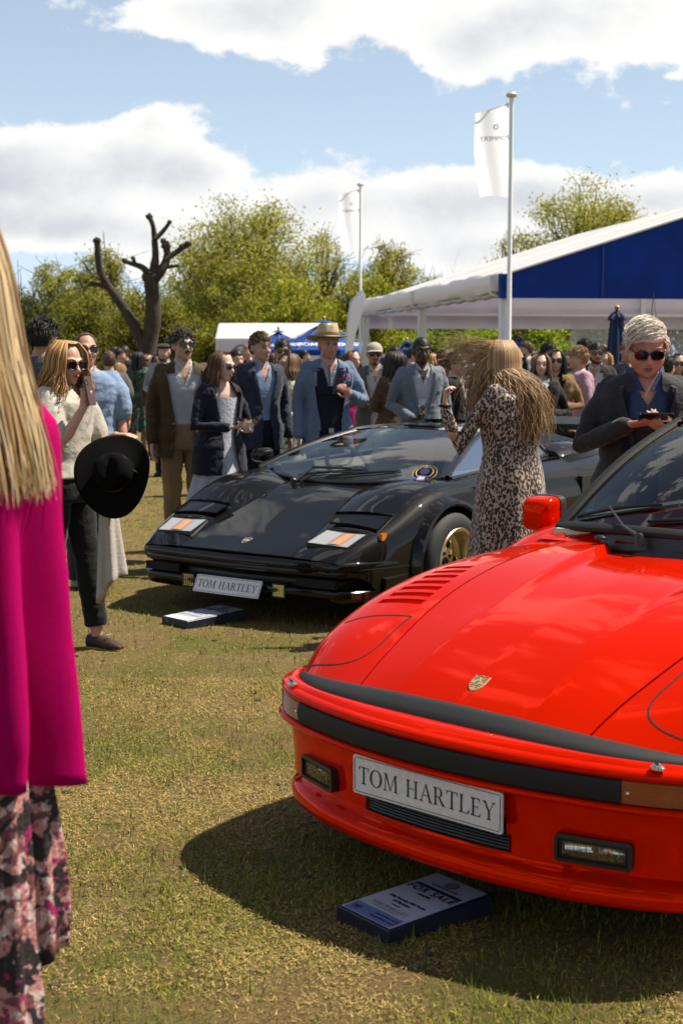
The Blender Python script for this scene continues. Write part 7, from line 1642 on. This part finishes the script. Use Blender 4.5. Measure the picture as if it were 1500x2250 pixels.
# -- woman in leopard print dress
def leopard():
    leo=cloth('leopard',(.5,.35,.3),.6,fn=leopardfn,bump=.15)
    # faces away to the left; local -y is forward
    aR=((-.17,-.20,1.20),(-.05,-.31,1.42),(.45,-.2,.85),(.6,.6,0),.95); aL=((.300,-.125,1.10),(.385,-.135,1.345),(-.05,-.05,1),(-.77,.64,0),.95)
    t,HM,A=person('woman in leopard print dress with windblown blonde hair, back turned beside the black car',1122,8.05,1.70,-140,'fair',True,None,dict(kind='shirt',mat=leo,len=1.03,e=.014,collar=False,wr=.002,flare=0,sleeves=True),DR(leo,z=(.42,1.12),flare=.08,folds=7,name='dress_skirt',amp=.014),(aR,aL),(8,24,0),vox=.0075,lean=.10,bulk=1.15,headscale=1.05)
    cols=[(.70,.47,.23),(.42,.24,.11),(.20,.10,.045),(.14,.07,.03),(.55,.34,.16),(.32,.18,.08),(.80,.56,.30)]
    inv=HM.inverted(); rz=Matrix.Rotation(math.radians(140),3,'Z')
    W2L=lambda v:rz@Vector(v)
    def path(r,i):
        # world frame offsets from head centre; camera looks along +y, so the near side is -y
        C=HM@Vector((0,0,0)); a=r.uniform(0,6.283); el=r.uniform(.0,1.0); 
        P=[C+W2L((r.uniform(-.03,.035),r.uniform(-.03,.03),.118))]
        dr=Vector((math.cos(a),math.sin(a),0)); 
        if dr.y>.35: dr.y*=-.6; dr.normalize()
        for tt in (.4,.8,1.1,1.3): q=tt*math.pi/2; P.append(C+W2L((dr.x*.128*math.sin(min(q,1.7)),dr.y*.125*math.sin(min(q,1.7)),.018+.122*math.cos(q))))
        # hang down her back (to the right in view) or forward to the left
        L=r.uniform(.20,.44); ph=r.uniform(0,6.28)
        if dr.x>-.45: e=P[-1]; tgt=Vector((.0+.17*r.random(),-.06-.09*r.random(),-1)); 
        else: e=P[-1]; tgt=Vector((r.uniform(-.05,.02),-.04,-1)); L*=.75
        for j in range(1,8): f=j/7; P.append(e+W2L((tgt.x*math.sin(f*1.9)*1.05+.016*math.sin(ph+f*9),tgt.y*f*.6-.02*math.sin(f*3),-L*f)))
        return [tuple(v) for v in P],1
    locks('hair',t,1700,path,.0030,cols,9,n=4,flat=.5)
    # strands whipped to the left across the face
    def wp(r,i):
        C=HM@Vector((0,0,0)); s0=C+W2L((r.uniform(-.08,.0),-.10+r.uniform(0,.05),r.uniform(-.02,.11))); k=i%3; ph=r.uniform(0,6)
        if k==0: e=Vector((r.uniform(-.40,-.20),0,r.uniform(-.06,.10))); c=Vector((-.2,0,.06))
        elif k==1: e=Vector((r.uniform(-.28,-.16),0,r.uniform(-.16,-.02))); c=Vector((-.18,0,.05))
        else: e=Vector((r.uniform(-.20,-.05),-.03,r.uniform(-.34,-.20))); c=Vector((-.16,-.02,-.08))
        P=[]
        for j in range(9): f=j/8; v=c*(2*f*(1-f))+e*f*f; v+=Vector((.012*math.sin(ph+f*7),.0,.012*math.cos(ph+f*6)))*f; P.append(tuple(s0+W2L(v)))
        return P,.55 if k==0 else .8
    locks('windblown_strand',t,210,wp,.0024,[(.75,.52,.28),(.60,.38,.18),(.40,.22,.10)],12,flat=.6)
    mb=MB(); W=A[1][2]; mb.tube([tuple(W+Vector((.032*math.cos(q),.028*math.sin(q),.0))) for q in np.linspace(0,6.29,14)],.007,6); mb.build('watch_strap',blackc,t)
leopard()
# -- grey haired man reading his phone
def greyman():
    def hr(t,HM):
        short_hair(t,HM,grey,seed=3,N=1100,length=.055,vol=1.05,line=.066,quiff=.35,rad=.0028,side=-.9,fringe=1)
    def ex(t,HM,A,s,nb):
        for sd in (-1,1):
            mb=MB(); P=[(sd*.010,-.110,1.40),(sd*.060,-.070,1.50),(sd*.085,.0,1.525),(sd*.095,.0,1.47),(sd*.085,-.085,1.42)]; mb.add([tuple(Vector(q)*s) for q in P],[(0,1,4),(1,2,3,4)]); mb.build('collar',denim,t,smooth=False)
            P=np.array([[(sd*.085,-.122-.012,z),(sd*.120,-.130,z)] for z in (.98,1.15,1.30,1.40)])*[1,1.05,s]; mb=MB(); mb.add(gridV(P),gridF(4,2)); mb.build('jacket_facing',navy,t)
    aR=((-.29,-.05,1.15),(-.105,-.27,1.255),(.72,-.55,.12),(0,.35,1),.75); aL=((.29,-.05,1.15),(.105,-.27,1.235),(-.72,-.55,.08),(0,.35,1),.6)
    t,HM,A=person('grey haired man in charcoal jacket over denim shirt, reading his phone behind the red car',1416,6.95,1.76,-4,'red',False,hr,JK(char,denim,vz=1.14,open=.055,away=0,len=.84,neck=.55),TRS(navy),(aR,aL),(0,20,0),vox=.007,bulk=1.28,glasses=dict(w=.029,h=.020,rnd=.75,lens=(.006,.006,.008)),brow=(.4,.36,.3),lip=(.30,.12,.09),full=1.26,headscale=1.07,extra=ex)
    mb=MB(); mb.loft([ering(z*t_,w_,d_,.006,0,20) for z,w_,d_,t_ in ((.95,.205,.150,1),(1.08,.19,.148,1),(1.25,.195,.148,1),(1.33,.17,.13,1))]); mb.build('knitted_vest',char2,t)
    phone('black phone held in both hands by the grey haired man',world(t,(.005,-.355,1.300)),Matrix.Rotation(R_(90),4,'Y')@Matrix.Rotation(R_(0),4,'X')@Matrix.Rotation(R_(60),4,'Z'))
greyman()
# -- the row behind the black car
def hatman_extra(t,HM,A,s,nb):
    T_=lambda v:HM@Vector(v); straw=mat('straw',(.55,.43,.24),.8,bump=.5,bscale=120); M=HM@Matrix.Translation((0,.008,.062))@Matrix.Rotation(R_(-8),4,'X')
    mb=MB(); n=44; prof=[(.0,.100),(.045,.104),(.072,.100),(.084,.080),(.092,.02),(.096,0),(.12,-.006),(.155,-.010),(.178,-.004),(.178,-.008),(.12,-.012),(.094,-.006)]; V=[]
    for r_,z_ in prof:
        for k in range(n): a=2*math.pi*k/n; V.append(tuple(M@Vector((r_*.96*math.cos(a),r_*1.08*math.sin(a),z_+(.014*math.cos(2*a)*(r_-.1)/.08 if r_>.1 else (-.018*math.exp(-(r_*math.cos(a)/.022)**2) if z_>.09 else 0))))))
    mb.add(V,[(i*n+j,i*n+(j+1)%n,(i+1)*n+(j+1)%n,(i+1)*n+j) for i in range(len(prof)-1) for j in range(n)]); h=mb.build('straw_hat',straw,t); mb=MB(); mb.lathe([(.0975,.004),(.099,.008),(.096,.026),(.093,.028)],36,M@Matrix.Diagonal((.97,1.09,1,1)),caps=False); mb.build('hat_band',mat('tan_band',(.28,.16,.06),.6),h)
    mb=MB(); mb.loft([ering(z*s,w_,d_,.004,0,20) for z,w_,d_ in ((.93,.178,.130),(1.07,.162,.124),(1.18,.166,.126),(1.28,.176,.128))]); mb.build('waistcoat',navy,t)
    P=np.array([[(-.05-.02*f,-.12-.0*f,(1.28+.16*f)*s),(-.10,-.10,(1.28+.16*f)*s)] for f in (0,.5,1)]); 
    for sd in (-1,1): P=np.array([[(sd*(.004+.055*f),-.134+.022*f,(1.22+.20*f)*s),(sd*.11,-.120+.02*f,(1.22+.20*f)*s)] for f in (0,.5,1)]); mb=MB(); mb.add(gridV(P),gridF(3,2)); mb.build('waistcoat_front',navy,t)
    mb=MB(); mb.tube([tuple(nb+Vector((0,-.085,-.03))),tuple(nb+Vector((0,-.105,-.05))),tuple(nb+Vector((0,-.122,-.14))),tuple(nb+Vector((0,-.125,-.20)))],[.010,.016,.026,.030],8,flat=.3,up=(1,0,0)); mb.build('tie',cloth('blue_tie',(.16,.26,.42),.5),t)
    mb=MB(); mb.loft([ering(.922*s,.182,.134,.004,0,24),ering(.956*s,.180,.133,.004,0,24)]); mb.build('belt',blackc,t); mb=MB(); mb.box((-.02,-.144,.922*s),(.02,-.139,.958*s)); mb.build('buckle',silver,t)
def row():
    P=person
    t,_,A=P('moustached man in sunglasses, open brown jacket and white shirt beside the navy blazer woman',402,11.15,1.80,14,'fair',False,short_(dkbr,N=340,length=.032,quiff=.9,seed=6,rad=.006,line=.05,vol=1.03),JK(brownc,whitec,open=.075,vz=1.05,away=.14,len=.78),TRS(khaki),('down',((.26,.10,1.15),(.24,.05,.92),(0,0,-1),(-1,0,0),.5)),(14,-3,0),glasses=SGb,beard='moustache',bulk=1.04,lowcut=.1)
    t,_,A=P('woman in a navy blazer and white sundress looking at her phone',482,10.7,1.64,40,'pale',True,long_(brn2,L=.20,N=200,rad=.010,wave=.006,vol=1.0,front=62,seed=8,back=.03),JK(navy,None,open=.055,vz=1.06,away=.16,len=.76),DR(whites,z=(.30,1.36),flare=.17,folds=11,name='sundress',amp=.026,start=.90),(((-.25,-.03,1.14),(-.09,-.24,1.13),(.55,-.8,.1),(0,.3,1),.7),((.25,-.03,1.14),(.08,-.26,1.10),(-.6,-.75,.05),(0,.3,1),.6)),(18,10,0),glasses=dict(w=.026,h=.016,rnd=.7),brow=(.06,.03,.02))
    phone('dark phone in the hands of the navy blazer woman',world(t,(0.0,-.345,1.115)),Matrix.Rotation(R_(90),4,'Y')@Matrix.Rotation(R_(65),4,'Z'))
    P('man in dark blue suit and light blue shirt right of the navy blazer woman',571,11.9,1.79,30,'fair',False,short_(mdbr,N=240,length=.035,quiff=.9,seed=9,line=.055,fringe=1),JK(navy2,ltblue,open=.030,vz=1.12,away=.10,len=.80),TRS(navy),('down','down'),(10,0,0),brow=(.08,.05,.03))
    P('dark haired man in glasses behind the dark blue suit man',621,14.6,1.76,5,'tan',False,short_(blk_,N=160,length=.03,quiff=.5,seed=10),SH(camel),TRS(navy),('down','down'),(0,0,0),glasses=SGo,beard='goatee')
    t,_,A=P('light brown haired woman in a cream floral dress holding a glass',632,13.0,1.62,-42,'fair',True,long_([(.25,.13,.06),(.35,.20,.10),(.16,.08,.035)],L=.15,N=190,rad=.011,wave=.012,vol=1.12,front=58,seed=12),SH(floral,collar=False,e=.022,len=.98,wr=.004,sleeves='half'),DR(floral,z=(.12,1.06),flare=.12,folds=8,name='dress_skirt'),('hold','hold'),(-10,-6,0),lowcut=.08)
    glass('stemmed glass of pale wine held by the cream floral dress woman',world(t,(.02,-.36,1.08)),'wine',(.62,.50,.18))
    t,_,A=P('tall man in straw hat, light blue jacket and navy waistcoat, holding a glass',720,11.8,1.82,12,'red',False,short_([(.35,.25,.16)],N=60,length=.02,seed=13),JK(pblu,cloth('pale_shirt',(.45,.52,.64)),open=.085,vz=1.02,away=.10,len=.76),TRS(navy),('down',((.27,-.02,1.17),(.13,-.24,1.215),(-.55,-.45,.5),(-.5,.6,.2),.95)),(6,2,0),extra=hatman_extra,bulk=1.06,brow=(.3,.2,.12))
    w=world(t,(.10,-.33,1.22)); glass('tall flute raised by the straw hat man',w,'flute',(.02,.25,.45))
    f=thing('buttonhole_flower','purple flower on the lapel of the straw hat man','flower',world(t,(.115,-.165,1.40))); mb=MB()
    for k in range(14): a=k*2.4; r_=.004+.0019*k; mb.ell((r_*math.cos(a),-.01,r_*math.sin(a)),(.009,.007,.011),6,5)
    mb.build('petal_cluster',mat('purple_petal',(.35,.02,.40),.6),f)
    def cap_extra(t,HM,A,s,nb):
        cm=cloth('cream_cap',(.55,.50,.40)); mb=MB(); V=[];n=28;k=8
        for i in range(k+1):
            for j in range(n): th=2*math.pi*j/n; ph=math.pi*.5*i/k; V.append(tuple(HM@Vector((math.sin(ph)*math.sin(th)*.087,.012-math.sin(ph)*math.cos(th)*.106,.040+math.cos(ph)*.088))))
        mb.add(V,[(i*n+j,i*n+(j+1)%n,(i+1)*n+(j+1)%n,(i+1)*n+j) for i in range(k) for j in range(n)]); c=mb.build('cap',cm,t)
        A_=np.array([[tuple(HM@Vector((x,-.085*math.sqrt(max(0,1-(x/.09)**2))-.004-f*.062*math.sqrt(max(0,1-(x/.078)**2)),.046-.012*f-.9*x*x))) for f in (0,.5,1)] for x in np.linspace(-.074,.074,13)]); mb=MB(); mb.add(gridV(A_),gridF(13,3)); mb.add(gridV(A_-[0,0,.004]),gridF(13,3,True)); mb.build('peak',cm,c)
    t,_,A=P('man in cream cap, sunglasses, grey jacket and white trousers holding a red phone',822,14.9,1.73,4,'tan',False,None,JK(greyj,whitec,open=.04,vz=1.08,away=.12,len=.82),TRS(whitec),(((-.25,0,1.13),(-.09,-.24,1.10),(.4,-.85,.1),(0,.3,1),.7),'chest'),(0,0,0),glasses=SGb,beard='goatee',extra=cap_extra)
    phone('red cased phone held by the cream cap man',world(t,(-.06,-.34,1.13)),Matrix.Rotation(R_(65),4,'X'),mat('phone_red',(.45,.01,.02),.3))
    P('woman with long dark wavy hair in brown print top, back turned, beside cream cap man',866,14.2,1.64,-150,'fair',True,long_(dkbr,L=.32,N=220,rad=.012,wave=.020,vol=1.15,front=50,seed=15),SH(brownp,collar=False,e=.03,wr=.006),DR(beige,z=(.35,1.08),flare=.05),('hold','hold'),(0,-6,0))
    t,_,A=P('man in a light grey suit and white shirt holding an empty wine glass',925,12.8,1.76,8,'dark',False,short_(blk_,N=90,length=.012,seed=16,rad=.005,line=.058),JK(greys,whitec,open=.035,vz=1.10,away=.08,len=.80),TRS(greys),(((-.26,.02,1.14),(-.12,-.20,1.03),(.5,-.8,.0),(0,.3,1),.8),'down'),(4,2,0),bulk=1.0,brow=(.01,.008,.006))
    glass('empty stemmed glass held by the light grey suit man',world(t,(-.05,-.31,1.02)),'wine',(.6,.6,.6))
    # left side
    P('dark haired man seen behind the golden blonde woman, only his head showing',96,10.4,1.86,150,'tan',False,short_(blk_,N=300,length=.05,quiff=.6,seed=17,vol=1.12),SH(cloth('grey_tee',(.10,.10,.11)),collar=False),TRS(navy),('down','down'),(-10,0,0))
    P('balding man in sunglasses and light blue short sleeved shirt behind golden blonde woman',190,9.85,1.75,12,'red',False,short_([(.10,.06,.04)],N=70,length=.012,seed=18,recede=1,line=.085),SH(ltblue,sleeves='short',e=.03,wr=.006,flare=.08),TRS(char),('down','down'),(10,-5,0),glasses=SG,bulk=1.1)
    P('man in a grey brown polo shirt and khaki trousers walking away at left',240,16.8,1.64,-165,'fair',False,short_(mdbr,N=120,length=.02,seed=19),SH(polo,sleeves='short',e=.022),TRS(khaki),('down','down'),(0,0,0),step=.08)
    P('woman with very long black hair in dark floral dress, back turned, far left',304,23.0,1.66,178,'brown',True,long_(blk_,L=.62,N=140,rad=.016,wave=.004,vol=1.1,front=40,seed=20),SH(jungle,collar=False,e=.02),DR(jungle,z=(.42,1.06),flare=.05),('hold','hold'),(0,0,0))
    P('woman with fair hair and sunglasses far behind the dark floral dress woman',326,26.0,1.62,10,'fair',True,long_(gold_,L=.2,N=60,rad=.02,seed=21),SH(blackc,collar=False),TRS(blackc),('hold','hold'),glasses=SGb)
    P('man in a flat cap and pale grey blue shirt behind the moustached man',362,19.0,1.76,-15,'fair',False,None,SH(mauve,e=.03),TRS(navy),('hold','down'),(0,0,0),beard='full',extra=lambda t,HM,A,s,nb:MB().ell(tuple(HM@Vector((0,-.005,.078))),(.094,.118,.040),16,8).build('flat_cap',char,t) and None)
row()
def far_crowd():
    P=person; g='people standing between the black car and the marquee'
    hands=('hold','hold')
    P('young brown haired woman in black coat with wide white collar behind the black car',1188,13.6,1.62,-6,'pale',True,long_(brn2,L=.30,N=210,rad=.011,wave=.018,vol=1.05,front=48,seed=30),JK(blackc,whitec,open=.012,vz=1.30,away=.02,len=.8),TRS(blackc),hands,(0,-4,0),group=g,extra=lambda t,HM,A,s,nb:[(lambda mb:(mb.add([tuple(nb+Vector(v)) for v in ((0,-.125,-.04),(sd*.075,-.100,.0),(sd*.085,-.115,-.05),(sd*.05,-.150,-.085))],[(0,1,2,3)]),mb.build('wide_collar',whitec,t,smooth=False)))(MB()) for sd in (-1,1)] and None)
    P('black haired woman in sunglasses and tan jacket behind the white collared young woman',1222,14.6,1.66,-12,'fair',True,long_(blk_,L=.26,N=170,rad=.012,front=50,seed=31),JK(camel,blackc,open=.03),TRS(blackc),hands,glasses=SGb,group=g)
    P('fair haired youth in a pink shirt seen in profile facing left',1270,15.2,1.68,-80,'fair',False,short_(sandy,N=200,length=.04,seed=32,fringe=1,vol=1.08),SH(pink,e=.028,wr=.006),TRS(khaki),('down','down'),(0,0,0),group=g)
    P('bearded man in amber sunglasses, olive blazer and white shirt beside closed parasol',1308,15.8,1.74,-22,'tan',False,short_(blk_,N=140,length=.025,seed=33,quiff=.6),JK(olive,whitec,open=.05,vz=1.05),TRS(navy),('hold','down'),(20,0,0),glasses=SGo,beard='full',group=g)
    P('curly dark haired man in sunglasses behind the pink shirt youth',1283,18.2,1.80,10,'tan',False,short_(blk_,N=260,length=.05,seed=34,vol=1.14,quiff=.5),JK(navy2,whitec),TRS(navy),('down','down'),glasses=SG,group=g)
    P('dark haired woman in sunglasses and black top left of the parasol under the marquee',1137,17.0,1.67,8,'fair',True,long_(blk_,L=.14,N=110,rad=.014,front=48,seed=35,wave=.012),SH(blackc,collar=False),TRS(blackc),hands,glasses=SGb,group=g)
    P('dark haired man turned to the right under the marquee edge',1203,18.4,1.76,70,'tan',False,short_(blk_,N=140,length=.03,seed=36,quiff=.7),JK(mauve,whitec),TRS(navy),('down','down'),group=g)
    P('bald man among the crowd left of the dark haired man turned right',1178,17.6,1.60,120,'fair',False,None,SH(mauve),TRS(navy),('down','down'),group=g)
    P('person with light brown hair seen from behind beside the pink shirt youth',1240,17.0,1.60,165,'fair',True,long_(mdbr,L=.08,N=90,rad=.015,seed=37,front=40,vol=1.1),SH(ltblue),TRS(navy),('down','down'),group=g)
    P('dark haired man behind the light brown haired person',1243,20.5,1.66,100,'fair',False,short_(dkbr,N=90,length=.03,seed=38),JK(blackc,whitec),TRS(navy),('down','down'),group=g)
    P('young man half hidden between the closed parasol and the grey haired man',1376,16.0,1.76,15,'fair',False,short_(mdbr,N=140,length=.03,seed=39),SH(greyj),TRS(navy),('down','down'),group=g)
    P('woman in sunglasses and black at the right edge of the picture',1490,15.0,1.62,-10,'fair',True,long_(dkbr,L=.14,N=100,rad=.013,seed=40,front=50),SH(blackc,collar=False),TRS(blackc),hands,glasses=SGb,group=g)
    P('man in a white shirt turned away behind the grey haired man',1462,13.2,1.60,140,'fair',False,short_(blk_,N=90,seed=41),SH(whitec,e=.03),TRS(navy),('down','down'),group=g)
    P('woman with honey blonde hair behind the olive blazer man',1330,18.5,1.64,-30,'fair',True,long_(gold_,L=.2,N=90,rad=.014,seed=42),SH(camel,collar=False),TRS(navy),('down','down'),group=g)
    P('man with dark hair and black glasses just left of the leopard dress woman',1000,13.6,1.62,60,'fair',False,short_(blk_,N=140,length=.03,seed=43),JK(blackc,whitec),TRS(navy),('down','down'),glasses=SG,group=g)
    P('woman with brown hair behind the black haired man with glasses',985,16.4,1.68,150,'fair',True,long_(brn2,L=.1,N=90,rad=.015,seed=44),SH(brownp),TRS(navy),('down','down'),group=g)
    P('dark haired man behind the light grey suit man to his right',972,19.0,1.66,30,'fair',False,short_(blk_,N=90,seed=45),JK(navy2,whitec),TRS(navy),('down','down'),group=g)
    P('man with short brown hair glimpsed above the leopard dress woman',1030,18.0,1.72,-60,'fair',False,short_(mdbr,N=90,seed=46),JK(greyj,whitec),TRS(navy),('down','down'),group=g)
    P('dark haired man glimpsed above the long haired woman in the brown print top',866,19.5,1.72,20,'fair',False,short_(blk_,N=90,seed=47),SH(ltblue),TRS(navy),('down','down'),group=g)
    P('dark haired man seen between the moustached man and the dark blue suit man',520,16.5,1.66,25,'fair',False,short_(blk_,N=90,seed=48),JK(blackc,whitec),TRS(navy),('down','down'),group=g)
    P('woman in a bright magenta dress glimpsed behind the straw hat man',775,16.0,1.66,30,'fair',True,long_(brn2,L=.2,N=60,rad=.016,seed=49),SH(cloth('magenta_dress',(.45,.01,.15)),collar=False,sleeves='short'),DR(cloth('magenta_dress',(1,1,1)),z=(.4,1.06)),('down','down'),group=g)
    r=random.Random(77); tops=[blackc,navy2,whitec,ltblue,greyj,camel,mauve,brownc,pink,char]
    spots=[(262,24),(275,27),(289,31),(318,30),(338,25),(345,22),(252,29),(505,21),(545,24),(600,26),(668,27),(905,23),(948,24),(960,26),(1012,23),(1045,25),(1155,23),(1165,27),(1225,25),(1258,24),(1300,26),(1322,24),(1395,21),(1440,24)]
    names=['wearing black','in a dark blue suit','in white','in light blue','in dark grey','in camel brown','in pale grey','in brown','in pink','in charcoal']
    ref=['at the left beyond the khaki trousered man','behind the blue parasols','under the marquee eave','under the marquee gable']
    near=lambda p:min([(262,'the khaki trousered man'),(289,'the dark floral dress woman'),(345,'the flat cap man'),(505,'the navy blazer woman'),(545,'the dark blue suit man'),(600,'the small white tent'),(668,'the largest parasol'),(905,'the cream cap man'),(950,'the light grey suit man'),(1012,'the marquee eave leg'),(1045,'the leopard dress woman'),(1160,'the white collared young woman'),(1225,'the pink shirt youth'),(1258,'the curly haired man'),(1300,'the olive blazer man'),(1322,'the closed parasol'),(1395,'the grey haired man'),(1440,'the hanging planter')],key=lambda a:abs(a[0]-p))[1]
    for i,(px,Y) in enumerate(spots):
        f=r.random()<.45; k=r.randrange(len(tops)); hc=r.choice([blk_,dkbr,mdbr,sandy if not f else gold_]); a=r.choice([0,20,-30,90,-90,150,180,-140])
        P('distant %s with %s hair %s, %s %s'%('woman' if f else 'man',{id(blk_):'black',id(dkbr):'dark brown',id(mdbr):'brown'}.get(id(hc),'fair'),names[k],['far left','left','middle','right','far right'][i%5] if 0 else ('near' if i%2 else 'past'),near(px)),px,Y,r.uniform(1.58,1.70) if f else r.uniform(1.68,1.84),a,r.choice(['fair','fair','tan','pale','brown']),f,long_(hc,L=.16,N=45,rad=.022,seed=60+i) if f else short_(hc,N=30,seed=60+i,rad=.009),SH(tops[k],collar=False,e=.03),TRS(r.choice([navy,khaki,blackc,char])),('down','hold') if r.random()<.5 else ('down','down'),(0,0,0),vox=.022,group='distant visitors standing across the lawn')
far_crowd()
